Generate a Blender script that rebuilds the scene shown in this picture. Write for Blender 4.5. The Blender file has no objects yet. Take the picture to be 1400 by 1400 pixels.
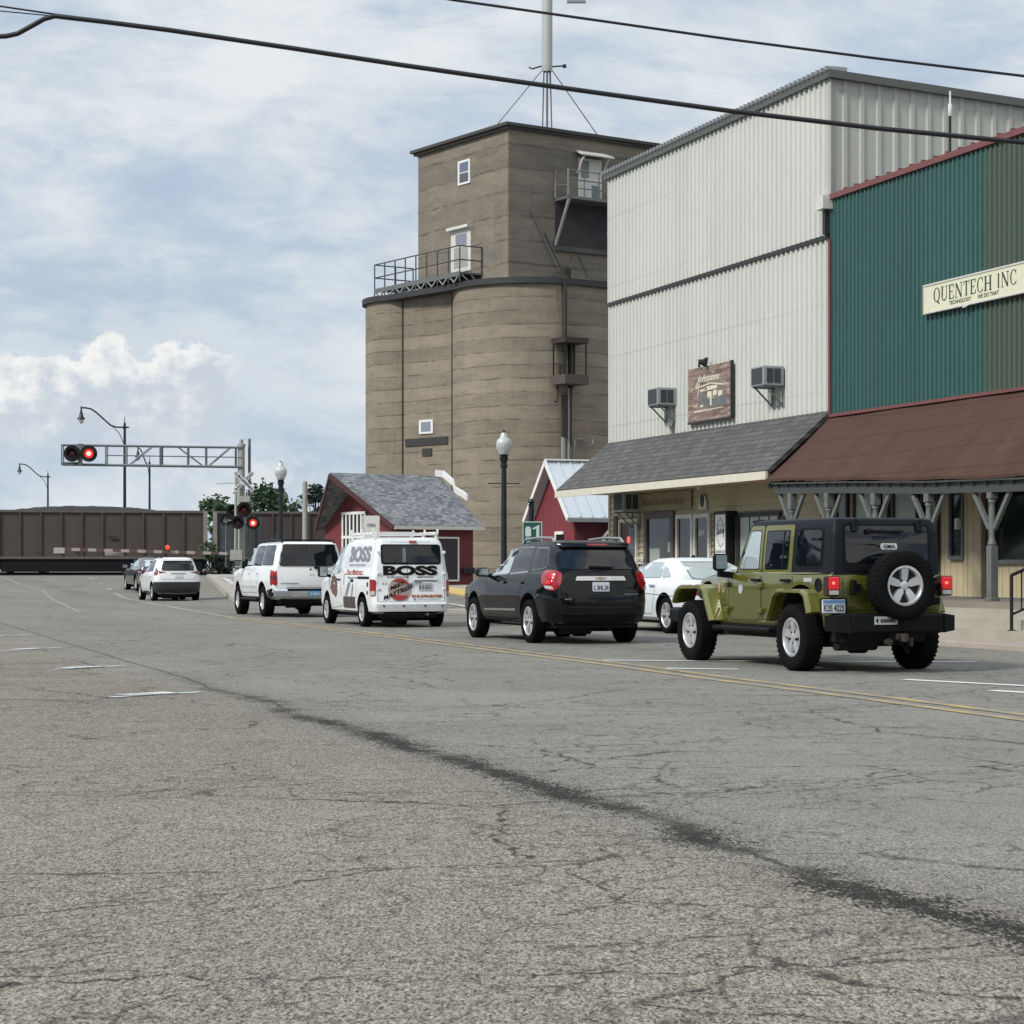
import bpy, bmesh, math, random
from mathutils import Vector, Matrix
random.seed(11)
V = Vector
scene = bpy.context.scene
COL = scene.collection
# ---- survey of the photograph: focal length (1400 px frame), eye height, horizon row, street heading
F, H, YH = 2877.0, 1.25, 775.0
TH = math.atan(.3545); CS, SN = math.cos(TH), math.sin(TH)

def at(px, py, Z):                       # a point seen at pixel, at depth Z
    return V(((px-700)/F*Z, Z, H+(YH-py)/F*Z))
def ST(s, t, z=0):                       # street frame: s across (to the right), t along (away)
    return V((s*CS-t*SN, s*SN+t*CS, z))
def pst(px, py, s):                      # pixel on the upright plane s -> (t, z)
    d = (px-700)/F; Z = s/(d*CS+SN)
    return (-d*Z*SN+Z*CS, H+(YH-py)/F*Z)
def tpx(px, s): return pst(px, YH, s)[0]
def smooth(a, b, x):
    u = min(1, max(0, (x-a)/(b-a))); return u*u*(3-2*u)
def lerp(a, b, u): return a+(b-a)*u
def gz(X, Y):                            # the street climbs to the railway
    s = X*CS+Y*SN
    z0 = lerp(80, 56, smooth(14.8, 18.5, s))
    return (.75*smooth(z0, 119, Y)+.2*smooth(54, 74, Y)*smooth(17.8, 19.6, s)*(1-smooth(96, 119, Y)))*(1-smooth(128, 190, Y))
def gnd(px, py):                         # pixel on the ground
    d = (px-700)/F; Z = 60
    for _ in range(60):
        Z = .5*Z+.5*min(115, (H-gz(d*Z, Z))*F/max(4, py-YH))
    return V((d*Z, Z, gz(d*Z, Z)))

# ------------------------------------------------------------------ mesh builder
class MB:
    def __init__(s, xf=None):
        s.v, s.f, s.sm, s.mi, s.xf, s.m = [], [], [], [], xf, 0
    def add(s, vs, fs, smooth=False):
        o = len(s.v)
        s.v += [s.xf(*p) if s.xf else V(p) for p in vs]
        for f in fs:
            s.f.append([o+i for i in f]); s.sm.append(smooth); s.mi.append(s.m)
        return s
    def box(s, a, b):
        x0, y0, z0 = a; x1, y1, z1 = b
        x0, x1 = sorted((x0, x1)); y0, y1 = sorted((y0, y1)); z0, z1 = sorted((z0, z1))
        return s.add([(x0,y0,z0),(x1,y0,z0),(x1,y1,z0),(x0,y1,z0),(x0,y0,z1),(x1,y0,z1),(x1,y1,z1),(x0,y1,z1)],
              [(3,2,1,0),(4,5,6,7),(0,1,5,4),(1,2,6,5),(2,3,7,6),(3,0,4,7)])
    def rbox(s, a, b, r=.02):            # box with chamfered vertical and top edges
        x0, y0, z0 = a; x1, y1, z1 = b
        x0, x1 = sorted((x0, x1)); y0, y1 = sorted((y0, y1)); z0, z1 = sorted((z0, z1))
        rings = []
        for z, k in ((z0, r), (z0+r, 0), (z1-r, 0), (z1, r)):
            a0, a1, b0, b1 = x0+k, x1-k, y0+k, y1-k
            q = r*.8
            rings.append([(a0+q,b0,z),(a1-q,b0,z),(a1,b0+q,z),(a1,b1-q,z),(a1-q,b1,z),(a0+q,b1,z),(a0,b1-q,z),(a0,b0+q,z)])
        return s.loft(rings, closed=True, caps=True, smooth=False)
    def loft(s, rings, closed=True, caps=False, smooth=True):
        n = len(rings[0]); vs = [p for r in rings for p in r]; fs = []
        for i in range(len(rings)-1):
            for j in range(n if closed else n-1):
                k = (j+1) % n
                fs.append((i*n+j, i*n+k, (i+1)*n+k, (i+1)*n+j))
        s.add(vs, fs, smooth)
        if caps:
            s.add(rings[0], [tuple(range(n-1, -1, -1))]); s.add(rings[-1], [tuple(range(n))])
        return s
    def poly(s, pts): return s.add(pts, [tuple(range(len(pts)))])
    def prism(s, pts, ex):
        pts = [V(p) for p in pts]; ex = V(ex); n = len(pts)
        return s.add(pts+[p+ex for p in pts], [tuple(range(n-1,-1,-1)), tuple(range(n, 2*n))] +
                     [(i, (i+1) % n, n+(i+1) % n, n+i) for i in range(n)])
    def beam(s, p0, p1, w, h, up=(0,0,1)):
        p0, p1 = V(p0), V(p1); d = (p1-p0).normalized(); up = V(up)
        a = d.cross(up)
        if a.length < 1e-4: a = d.cross(V((1,0,0)))
        a.normalize(); b = a.cross(d); a *= w/2; b *= h/2
        r = [[p-a-b, p+a-b, p+a+b, p-a+b] for p in (p0, p1)]
        return s.loft(r, True, True, False)
    def tube(s, p0, p1, r, n=8, r2=None, smooth=True):
        return s.path([p0, p1], r, n, r2, smooth)
    def path(s, pts, r, n=8, r2=None, smooth=True):
        pts = [V(p) for p in pts]; rings = []; up = None
        for i, p in enumerate(pts):
            d = (pts[min(i+1, len(pts)-1)]-pts[max(i-1, 0)]).normalized()
            a = d.cross(V((0,0,1))) if up is None else up-d*up.dot(d)
            if a.length < 1e-3: a = d.cross(V((1,0,0)))
            a.normalize(); up = a; b = d.cross(a)
            rr = r if r2 is None else lerp(r, r2, i/(len(pts)-1))
            rings.append([p+a*rr*math.cos(k*2*math.pi/n)+b*rr*math.sin(k*2*math.pi/n) for k in range(n)])
        return s.loft(rings, True, True, smooth)
    def lathe(s, prof, o=(0,0,0), ax=(0,0,1), n=24, smooth=True, close=False):
        o, ax = V(o), V(ax).normalized()
        a = ax.cross(V((1,0,0)));
        if a.length < .1: a = ax.cross(V((0,1,0)))
        a.normalize(); b = ax.cross(a)
        rings = [[o+ax*h+a*r*math.cos(k*2*math.pi/n)+b*r*math.sin(k*2*math.pi/n) for k in range(n)] for r, h in prof]
        s.loft(rings + ([rings[0]] if close else []), True, False, smooth)
        return s
    def split(s, name, mats, parent=None, autosm=40):      # every loose piece becomes an object of its own
        key, par = {}, list(range(len(s.v)))
        def find(a):
            while par[a] != a: par[a] = par[par[a]]; a = par[a]
            return a
        for i, p in enumerate(s.v):
            k = (round(p[0], 4), round(p[1], 4), round(p[2], 4))
            if k in key: par[find(i)] = find(key[k])
            else: key[k] = i
        for f in s.f:
            for q in f[1:]: par[find(q)] = find(f[0])
        groups = {}
        for n, f in enumerate(s.f): groups.setdefault(find(f[0]), []).append(n)
        out = []
        for fs in groups.values():
            m = MB(); ids = sorted({i for n in fs for i in s.f[n]}); mp = {i: k for k, i in enumerate(ids)}
            m.v = [V(s.v[i]) for i in ids]; m.f = [[mp[i] for i in s.f[n]] for n in fs]; m.sm = [s.sm[n] for n in fs]; m.mi = [s.mi[n] for n in fs]
            out.append(m.build(name, mats, parent, autosm))
        return out
    def build(s, name, mats, parent=None, autosm=40, **props):
        root = parent
        while root is not None and root.parent is not None: root = root.parent
        M = (Matrix.Translation(root.location) @ root.rotation_euler.to_matrix().to_4x4()).inverted() if root is not None else None
        me = bpy.data.meshes.new(name)
        me.from_pydata([(M @ p if M else p) for p in s.v], [], s.f)
        for m in (mats if isinstance(mats, (list, tuple)) else [mats]): me.materials.append(m)
        for p, q, k in zip(me.polygons, s.sm, s.mi): p.use_smooth = q; p.material_index = k
        me.update()
        if any(s.sm) and autosm: me.set_sharp_from_angle(angle=math.radians(autosm))
        o = bpy.data.objects.new(name, me); COL.objects.link(o)
        if parent is not None: o.parent = parent
        for k, v in props.items(): o[k] = v
        return o

def tag(o, label, cat, group=None, kind=None):
    if kind: o['kind'] = kind
    if label: o['label'] = label
    if cat: o['category'] = cat
    if group: o['group'] = group
    return o
def thing(name, label, cat, loc=(0,0,0), rz=0, group=None):
    o = bpy.data.objects.new(name, None); COL.objects.link(o)
    o.empty_display_size = .3; o.location = loc; o.rotation_euler = (0, 0, rz)
    return tag(o, label, cat, group)
def copy_tree(o, parent=None):
    c = o.copy(); COL.objects.link(c)
    if parent is not None: c.parent = parent
    for ch in [x for x in bpy.data.objects if x.parent == o]: copy_tree(ch, c)
    return c

# ------------------------------------------------------------------ writing
_tc = {}
def text_geo(txt, bold=0.0, shear=0.0, res=4):
    k = (txt, bold, shear)
    if k not in _tc:
        cu = bpy.data.curves.new('lettering', 'FONT'); cu.body = txt; cu.offset = bold; cu.shear = shear
        cu.resolution_u = res; cu.size = 1
        o = bpy.data.objects.new('lettering', cu); COL.objects.link(o)
        dg = bpy.context.evaluated_depsgraph_get(); dg.update()
        me = bpy.data.meshes.new_from_object(o.evaluated_get(dg))
        vs = [(v.co.x, v.co.y) for v in me.vertices]; fs = [tuple(p.vertices) for p in me.polygons]
        bpy.data.objects.remove(o); bpy.data.curves.remove(cu); bpy.data.meshes.remove(me)
        x0 = min(v[0] for v in vs); x1 = max(v[0] for v in vs); y0 = min(v[1] for v in vs); y1 = max(v[1] for v in vs)
        _tc[k] = ([((x-x0)/(x1-x0), (y-y0)/(y1-y0)) for x, y in vs], fs)
    return _tc[k]
def put_text(mb, txt, fn, bold=0.0, shear=0.0):    # fn(u, v) maps the unit box of the words into space
    vs, fs = text_geo(txt, bold, shear)
    mb.add([fn(u, v) for u, v in vs], fs)

# ------------------------------------------------------------------ node expressions
class E:
    def __init__(s, nt, so): s.nt, s.so = nt, so
    def _m(s, op, *o, clamp=False):
        n = s.nt.nodes.new('ShaderNodeMath'); n.operation = op; n.use_clamp = clamp
        for i, x in enumerate((s,)+o):
            if isinstance(x, E): s.nt.links.new(x.so, n.inputs[i])
            else: n.inputs[i].default_value = x
        return E(s.nt, n.outputs[0])
    def __add__(s, o): return s._m('ADD', o)
    def __radd__(s, o): return s._m('ADD', o)
    def __mul__(s, o): return s._m('MULTIPLY', o)
    def __rmul__(s, o): return s._m('MULTIPLY', o)
    def __sub__(s, o): return s._m('SUBTRACT', o)
    def __rsub__(s, o): return (s*-1)+o
    def __truediv__(s, o): return s._m('DIVIDE', o)
    def abs(s): return s._m('ABSOLUTE')
    def pow(s, o): return s._m('POWER', o)
    def max(s, o): return s._m('MAXIMUM', o)
    def min(s, o): return s._m('MINIMUM', o)
    def clamp(s): return s._m('ADD', 0.0, clamp=True)
    def gt(s, o): return s._m('GREATER_THAN', o)
    def ss(s, a, b):                                # smoothstep, a may exceed b
        n = s.nt.nodes.new('ShaderNodeMapRange'); n.interpolation_type = 'SMOOTHSTEP'
        if a > b: return 1-s.ss(b, a)
        s.nt.links.new(s.so, n.inputs[0]); n.inputs[1].default_value = a; n.inputs[2].default_value = b
        return E(s.nt, n.outputs[0])
class T:                                            # a node tree being written
    def __init__(s, nt): s.nt = nt
    def node(s, kind, **kw):
        n = s.nt.nodes.new(kind)
        for k, v in kw.items(): setattr(n, k, v)
        return n
    def link(s, a, b): s.nt.links.new(a.so if isinstance(a, E) else a, b)
    def geo(s): return s.node('ShaderNodeNewGeometry').outputs['Position']
    def obj(s): return s.node('ShaderNodeTexCoord').outputs['Object']
    def dot(s, vec, d):
        n = s.node('ShaderNodeVectorMath', operation='DOT_PRODUCT'); s.link(vec, n.inputs[0]); n.inputs[1].default_value = d
        return E(s.nt, n.outputs['Value'])
    def comb(s, x, y, z=0.0):
        n = s.node('ShaderNodeCombineXYZ')
        for i, q in enumerate((x, y, z)):
            if isinstance(q, E): s.link(q, n.inputs[i])
            else: n.inputs[i].default_value = q
        return n.outputs[0]
    def noise(s, vec, scale, detail=4, rough=.55, dist=0.0, color=False):
        n = s.node('ShaderNodeTexNoise'); s.link(vec, n.inputs['Vector'])
        n.inputs['Scale'].default_value = scale; n.inputs['Detail'].default_value = detail
        n.inputs['Roughness'].default_value = rough; n.inputs['Distortion'].default_value = dist
        return n.outputs['Color'] if color else E(s.nt, n.outputs[0])
    def voro(s, vec, scale, feature='F1', out='Distance', rnd=1.0):
        n = s.node('ShaderNodeTexVoronoi', feature=feature); s.link(vec, n.inputs['Vector'])
        n.inputs['Scale'].default_value = scale; n.inputs['Randomness'].default_value = rnd
        return E(s.nt, n.outputs[out]) if out == 'Distance' else n.outputs[out]
    def warp(s, vec, scale, amt):
        c = s.noise(vec, scale, 3, color=True)
        a = s.node('ShaderNodeVectorMath', operation='MULTIPLY_ADD'); s.link(c, a.inputs[0])
        a.inputs[1].default_value = (amt,)*3; s.link(vec, a.inputs[2]); return a.outputs[0]
    def sep(s, vec):
        n = s.node('ShaderNodeSeparateXYZ'); s.link(vec, n.inputs[0]); return [E(s.nt, o) for o in n.outputs]
    def mix(s, f, a, b, mode='MIX'):
        n = s.node('ShaderNodeMix', data_type='RGBA', blend_type=mode)
        for i, q in ((0, f), (6, a), (7, b)):
            if isinstance(q, E): s.link(q, n.inputs[i])
            elif isinstance(q, (int, float)): n.inputs[i].default_value = q
            elif isinstance(q, tuple): n.inputs[i].default_value = (*q[:3], 1)
            else: s.link(q, n.inputs[i])
        return n.outputs[2]
    def scalec(s, col, f):                           # colour times scalar
        n = s.node('ShaderNodeVectorMath', operation='SCALE')
        if isinstance(col, tuple): n.inputs[0].default_value = col[:3]
        else: s.link(col, n.inputs[0])
        if isinstance(f, E): s.link(f, n.inputs['Scale'])
        else: n.inputs['Scale'].default_value = f
        return n.outputs[0]
MATS = {}
def newmat(name):
    m = bpy.data.materials.new(name); m.use_nodes = True; MATS[name] = m
    t = T(m.node_tree); return m, t, m.node_tree.nodes['Principled BSDF']
def bump(t, b, h, strength=.3, dist=.02):
    n = t.node('ShaderNodeBump'); n.inputs['Strength'].default_value = strength; n.inputs['Distance'].default_value = dist
    t.link(h, n.inputs['Height']); t.link(n.outputs[0], b.inputs['Normal'])
def mat(name, col=None, rough=.6, metal=0.0, var=.12, scale=3.0, bmp=0.0, bscale=40.0, coat=0.0, spec=.5, emit=None, es=0.0, grime=0.0):
    if name in MATS: return MATS[name]
    m, t, b = newmat(name); o = t.obj()
    n = t.noise(o, scale, 5); c = t.scalec(col, 1-var+2*var*n)
    if grime:
        g = t.noise(o, scale*2.3, 6, .7).ss(.45, .75)*grime
        c = t.mix(g, c, (.05, .045, .038))
    t.link(c, b.inputs['Base Color'])
    r = (n*.16+(rough-.08)).clamp(); t.link(r, b.inputs['Roughness'])
    b.inputs['Metallic'].default_value = metal; b.inputs['Coat Weight'].default_value = coat
    b.inputs['Coat Roughness'].default_value = .04; b.inputs['Specular IOR Level'].default_value = spec
    if bmp: bump(t, b, t.noise(o, bscale, 4), bmp)
    if emit: b.inputs['Emission Color'].default_value = (*emit, 1); b.inputs['Emission Strength'].default_value = es
    return m
# ------------------------------------------------------------------ camera
cam = bpy.data.cameras.new('camera'); co = bpy.data.objects.new('camera', cam); COL.objects.link(co)
co.location = (0, 0, H); co.rotation_euler = (math.pi/2, 0, 0)
cam.sensor_width = 36; cam.lens = 36*F/1400; cam.shift_y = 75/1400; cam.clip_end = 4000; cam.clip_start = .1
scene.camera = co
scene.view_settings.view_transform = 'Standard'; scene.view_settings.look = 'None'
scene.view_settings.exposure = .08; scene.view_settings.gamma = 1
# ------------------------------------------------------------------ light
SUND = V((-.62, -.50, .66)).normalized()
sun = bpy.data.lights.new('sun', 'SUN'); sun.energy = 3.0; sun.angle = math.radians(11); sun.color = (1, .95, .87)
so = bpy.data.objects.new('sun', sun); COL.objects.link(so)
so.rotation_euler = (-SUND).to_track_quat('-Z', 'Y').to_euler(); so.location = SUND*60
w = bpy.data.worlds.new('World'); scene.world = w; w.use_nodes = True
t = T(w.node_tree); bg = w.node_tree.nodes['Background']; bg.inputs['Strength'].default_value = .1
sk = t.node('ShaderNodeTexSky', sky_type='NISHITA'); sk.sun_disc = False
sk.sun_elevation = math.asin(SUND.z); sk.sun_rotation = math.atan2(SUND.x, SUND.y); sk.air_density = 1.0; sk.dust_density = .6
dirv = t.node('ShaderNodeTexCoord').outputs['Generated']
x, y, z = t.sep(dirv); zz = z.max(0.0)+.10
p = t.comb(x/zz*.55, y/zz*.42)
wv = t.warp(p, 1.6, .55)
yy = y.max(.05); a = x/yy; e = z/yy; fr = y.ss(.05, .4)          # ahead the layers are told by bearing and height
qf = t.warp(t.comb(a*4.6, e*10.5+a*.8, 2.3), 1.3, .42)
mixv = t.mix(fr, wv, qf)
n1 = t.noise(mixv, 1.25, 7, .62); n2 = t.noise(mixv, 3.3, 6, .62); n3 = t.noise(mixv, .6, 2)
cover = (n1*.75+n2*.25+z.max(0.0)*.35).ss(.34, .55)*.84+.10
tone = (n2*.62+n3*.42+n1*.25).ss(.47, .80)
cl = t.mix(tone, (5.7, 6.65, 7.85), (8.9, 9.35, 9.5))
blue = t.mix(.9, sk.outputs[0], (4.9, 6.1, 7.9))
base = t.mix(cover, blue, cl)
# behind the viewer the cloud is broken: white heaps and deep blue gaps
bk = y.ss(.25, -.25); cov2 = (n1*.7+n2*.3).ss(.47, .56)
base = t.mix(bk, base, t.mix(cov2, (1.7, 2.9, 4.9), (9.6, 9.6, 9.4)))
# bank of cumulus low on the left, with smaller puffs to its right
q = t.comb(a*1.0, e*1.15)
b1 = t.noise(q, 17, 2, .5); b2 = t.noise(q, 60, 5, .6); lob = t.voro(t.warp(q, 55, .012), 46, 'SMOOTH_F1')
etop = .1135+(b1-.5)*.034+(b2-.5)*.034-lob*.018-(a+.19).abs()*.10
veil = a.ss(-.03, -.13)*e.ss(.02, .06)*e.ss(.19, .12); base = t.mix(veil*.6, base, t.mix(n2.ss(.4, .62), (5.0, 6.2, 7.6), (6.5, 7.4, 8.3)))
inside = (etop-e).ss(-.0012, .0028)*a.ss(-.126, -.142)*e.ss(.045, .075)
core = (etop-e).ss(.0, .026)
shade = (b2*1.25+lob*.45+core*.42).ss(.72, 1.32)
cum = t.mix(shade, (10.2, 10.2, 10.0), (6.4, 7.1, 7.9))
base = t.mix(inside*.93, base, cum)
b3 = t.noise(t.warp(q, 25, .03), 26, 4, .6); 
puff = b3.ss(.52, .66)*e.ss(.016, .032)*e.ss(.082, .055)*(1-inside)
base = t.mix(puff*.75, base, (8.3, 8.6, 8.8))
b4 = t.noise(t.warp(t.comb(a*.6, e*1.3), 18, .05), 22, 5, .6)
puff2 = b4.ss(.53, .68)*e.ss(.10, .125)*e.ss(.175, .145)*a.ss(.02, -.06)
base = t.mix(puff2*.6, base, t.mix(t.noise(q, 40, 4).ss(.4,.6), (8.0, 8.3, 8.5), (5.6, 6.2, 7.0)))
glow = a.ss(.045, .08)*e.ss(.215, .19)*e.ss(.12,.18)*t.noise(q, 30, 4).ss(.35, .6)
base = t.mix(glow*.75, base, (9.0, 9.2, 9.2))
# the overcast is brightest round the hidden sun, behind the viewer's left shoulder
d = t.dot(dirv, tuple(SUND)); up = z.max(0.0)
gain = 1.0+up.ss(.30, .95)*.75+d.ss(.4, 1.0)*.5
fin = t.scalec(base, gain*.86)
t.link(fin, bg.inputs['Color'])

# ------------------------------------------------------------------ ground materials
def asphalt():
    m, t, b = newmat('weathered_asphalt'); P = t.geo()
    s = t.dot(P, (CS, SN, 0)); tt = t.dot(P, (-SN, CS, 0))
    flat = t.comb(s, tt); st = t.comb(t.dot(P, (1, 0, 0)), t.dot(P, (0, .40, 0)))   # stones rolled long
    stones = t.sep(t.voro(st, 150, 'F1', 'Color'))[0]
    stones2 = t.sep(t.voro(st, 92, 'F1', 'Color'))[1]
    fine = t.noise(st, 260, 2, .7); mid = t.noise(st, 16, 5, .7); big = t.noise(flat, .55, 4, .6); huge = t.noise(t.comb(s*.35, tt*.08), 1, 3)
    coarse = s.ss(6.5, 3.0)                       # the parking side is older and coarser
    agg = (stones-.5)*(coarse*.50+.58)+(stones2-.5)*(coarse*.36+.28)+(fine-.5)*1.5+(mid-.5)*.34
    tone = (agg+1.0)*(big*.34+.83)*(huge*.36+.82)
    tint = t.mix((s+(big-.5)*2.2).ss(5.2, 3.4)*.9, (.216, .204, .178), (.216, .194, .154))
    tint = t.mix(t.noise(flat, .9, 5).ss(.5, .75)*.35, tint, (.255, .228, .18))
    col = t.scalec(tint, tone)
    # the long seam between lane and parking strip, crumbling towards the viewer
    wob = (t.noise(t.comb(s*0.0, tt), .22, 3)-.5)*1.1+(t.noise(flat, 1.7, 4)-.5)*.30
    ds = (s-3.92-tt*.021+wob*tt.ss(30, 14)).abs()
    near = tt.ss(27, 17)
    rag = t.noise(flat, 7.5, 6, .75)
    seam = (ds+(rag-.5)*.50+(stones2-.5)*.16).ss(.22, .06)*near*t.noise(t.comb(s*.4, tt), .8, 3).ss(.26, .48)*.92
    hair = (ds+(rag-.5)*.05).ss(.030, .008)*.75
    halo = (ds+(rag-.5)*.7).ss(.62, .1)*near*.13
    # cracks
    wv = t.warp(t.warp(flat, .8, .6), 6, .20)
    fl2 = t.sep(wv)
    keep = t.noise(flat, .42, 4)
    c1 = t.voro(t.comb(fl2[0]*.23, fl2[1]*.42), 1, 'DISTANCE_TO_EDGE').ss(.0085, .002)*keep.ss(.35, .48)
    c2 = t.voro(t.comb(fl2[0]*.55, fl2[1]*.8, 3.7), 1, 'DISTANCE_TO_EDGE').ss(.013, .003)*keep.ss(.46, .58)
    c3 = t.voro(t.comb(fl2[0]*1.7, fl2[1]*2.4, 7.3), 1, 'DISTANCE_TO_EDGE').ss(.030, .006)*t.noise(flat, .45, 3).ss(.43, .57)
    c4 = t.voro(t.comb(fl2[0]*3.4, fl2[1]*4.4, 11.0), 1, 'DISTANCE_TO_EDGE').ss(.05, .012)*t.noise(flat, .7, 3).ss(.43, .58)*.55
    cr = (c1*.85).max(c2*.8).max(c3*.7).max(c4)*(mid.ss(.36, .58)*.85+.15)
    dark = (cr).max(seam).max(hair).max(halo)
    col = t.mix(dark, col, (.014, .013, .012))
    # oil darkening along the queue lane
    lane = ((s-12.6).abs()).ss(.75, .2)*.22*t.noise(flat, .5, 4).ss(.3, .7)
    col = t.mix(lane, col, (.06, .06, .06))
    light = stones.ss(.93, .97)*fine.ss(.45, .6)*.55*(coarse*.7+.3)
    col = t.mix(light, col, (.46, .44, .40))
    t.link(col, b.inputs['Base Color']); b.inputs['Roughness'].default_value = .9; b.inputs['Specular IOR Level'].default_value = .12
    bump(t, b, stones*.7+mid*.8, .6, .008)
    return m
def concrete(name, col, joint=0.0):
    m, t, b = newmat(name); P = t.geo(); n = t.noise(P, 1.1, 6, .65); f = t.noise(P, 60, 4); g = t.noise(P, 5, 6, .7)
    c = t.scalec(col, (n*.5+.62)*(f*.3+.85)*(g*.35+.83))
    st = g.ss(.58, .75)*.4; c = t.mix(st, c, tuple(k*.45 for k in col))
    t.link(c, b.inputs['Base Color']); b.inputs['Roughness'].default_value = .85; bump(t, b, f+g, .35, .01); return m
def roadpaint(name, col, wear=.5):
    m, t, b = newmat(name); P = t.geo(); f = t.noise(P, 30, 6, .75); g = t.noise(P, 1.4, 5, .6)
    k = (f*.55+g*.45).ss(wear+.13, wear-.10)
    c = t.mix(k, (.185, .18, .168), col); c = t.scalec(c, t.noise(P, 150, 2)*.5+.75)
    t.link(c, b.inputs['Base Color']); b.inputs['Roughness'].default_value = .8; return m
ASPH = asphalt(); CONC = concrete('pale_concrete', (.40, .365, .30)); KERB = concrete('kerb_concrete', (.33, .30, .245))
PINK = concrete('weathered_walk_concrete', (.40, .335, .275))

# ------------------------------------------------------------------ ground
def axis(vals):
    out = []
    for a, b, st in vals:
        k = a
        while k < b-1e-6: out.append(k); k += st
    return out+[vals[-1][1]]
xs = axis([(-900, -90, 135), (-90, -40, 6), (-40, 30, 2), (30, 90, 6), (90, 900, 135)])
ys = axis([(-60, 0, 10), (0, 40, 4), (40, 132, 2), (132, 200, 4), (200, 1800, 160)])
g = MB(); n = len(xs)
g.add([(x, y, gz(x, y)) for y in ys for x in xs], [(j*n+i, j*n+i+1, (j+1)*n+i+1, (j+1)*n+i) for j in range(len(ys)-1) for i in range(n-1)], True)
go = g.build('asphalt_ground', ASPH, autosm=0); tag(go, 'grey cracked asphalt of the wide street and parking strip', 'road', kind='structure')

def strip(mb, pts, w, dz=.006, sub=8):
    P = []
    for i in range(len(pts)-1):
        for k in range(sub): P.append(pts[i].lerp(pts[i+1], k/sub))
    P.append(pts[-1]); rows = []
    for i, p in enumerate(P):
        d = P[min(i+1, len(P)-1)]-P[max(i-1, 0)]; nn = V((d.y, -d.x, 0)).normalized()*w/2
        a, b = p-nn, p+nn
        rows.append([V((a.x, a.y, gz(a.x, a.y)+dz)), V((b.x, b.y, gz(b.x, b.y)+dz))])
    mb.loft(rows, closed=False, smooth=False)
yl = [gnd(*q) for q in ((2600, 1120), (1700, 1022), (1400, 981.5), (1200, 955), (980, 927.5), (850, 909.5), (690, 890), (570, 874.5), (470, 862), (320, 845))]
YEL = roadpaint('worn_yellow_paint', (.47, .33, .105), .475)
m = MB()
for off in (-.16, .16):
    q = []
    for i, p in enumerate(yl):
        d = yl[min(i+1, len(yl)-1)]-yl[max(i-1, 0)]; q.append(p+V((d.y, -d.x, 0)).normalized()*off)
    strip(m, q, .13)
o = m.build('centre_line', YEL); tag(o, 'double yellow centre line, faded', 'road marking', kind='structure')
m = MB()
far = [gnd(320, 845), gnd(250, 833), gnd(171, 818), gnd(140, 803), gnd(120, 791)]
strip(m, far, .24); strip(m, [gnd(110, 838), gnd(60, 808), gnd(30, 796), gnd(0, 786)], .12)
o = m.build('far_lane_line', roadpaint('faint_lane_paint', (.40, .33, .2), .44)); tag(o, 'faint lane lines running up to the railway crossing', 'road marking', kind='structure')
WHT = roadpaint('white_road_paint', (.72, .72, .69), .60); WH2 = roadpaint('worn_white_paint', (.62, .62, .60), .52)
m = MB()
strip(m, [gnd(825, 903), gnd(1080, 904.5), gnd(1335, 905.5)], .16); strip(m, [gnd(910, 914), gnd(1010, 915.5)], .16)
strip(m, [gnd(1237, 929.5), gnd(1420, 939)], .15); strip(m, [gnd(1355, 944.5), gnd(1430, 949)], .15)
o = m.build('crossing_line', WHT); tag(o, 'white painted lines across the lane under the green car', 'road marking', kind='structure')
m = MB()
for (x0, y0, x1, y1, k) in ((152, 953.5, 275, 946.5, 1), (72, 916, 168, 910.5, 1), (5, 890, 85, 885.5, 1), (-40, 873.5, 40, 868, 1)):
    a, b = gnd(x0, y0), gnd(x1, y1); strip(m, [a, b], .13)
    c = a.lerp(b, .42); u = (b-a).normalized(); v = V((-SN, CS, 0))
    strip(m, [c-u*.30+v*.12, c+u*.30+v*.12], .30, .0105, 3)
o = m.build('parking_mark', WH2); tag(o, 'white ticks marking parking bays on the left', 'road marking', kind='structure')

# kerbed walks: profile across the street swept along it
def slab(name, label, prof, t0, t1, matl, n=14):
    m = MB(); rows = []
    for i in range(n+1):
        tt = lerp(t0, t1, i/n); row = []
        for s, z in prof:
            p = ST(s, tt); row.append(V((p.x, p.y, gz(p.x, p.y)+z)))
        rows.append(row)
    m.loft(rows, closed=False, smooth=False); m.poly(rows[0]); m.poly(rows[-1][::-1])
    o = m.build(name, matl); return tag(o, label, 'walk', kind='structure')
slab('sidewalk', 'concrete walk with a kerb in front of the stores', [(17.55, -.1), (17.56, .085), (17.6, .10), (17.78, .10), (21.3, .14), (21.3, -.1)], 38.6, 55, KERB)
slab('front_walk', 'pinkish concrete walk at the foot of the porch steps', [(17.5, -.1), (17.51, .07), (17.56, .085), (18.6, .10), (18.6, -.1)], 20, 38.6, PINK)
# kerb island by the small red house: yellow kerb, blue parking paint
def gq(pts, dz): return [V((p.x, p.y, gz(p.x, p.y)+dz)) for p in pts]
m = MB(); A = gq([gnd(560, 803), gnd(672, 822), gnd(690, 806), gnd(580, 796)], .0)
m.prism([p-V((0,0,.1)) for p in A], (0, 0, .17)); o = m.build('kerb_island', CONC); tag(o, 'concrete kerb island beside the red shed', 'walk', kind='structure')
m = MB(); top = [p+V((0,0,.074)) for p in A]
m.poly([top[0], top[1], top[1].lerp(top[2], .45), top[0].lerp(top[3], .45)])
f0, f1 = A[0]-V((0.004,.012,0)), A[1]-V((0.004,.012,0)); m.poly([f0, f1, f1+V((0,0,.074)), f0+V((0,0,.074))])
o = m.build('kerb_paint', roadpaint('yellow_kerb_paint', (.56, .40, .12), .62)); tag(o, 'yellow painted kerb edge', 'road marking', kind='structure')
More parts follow.
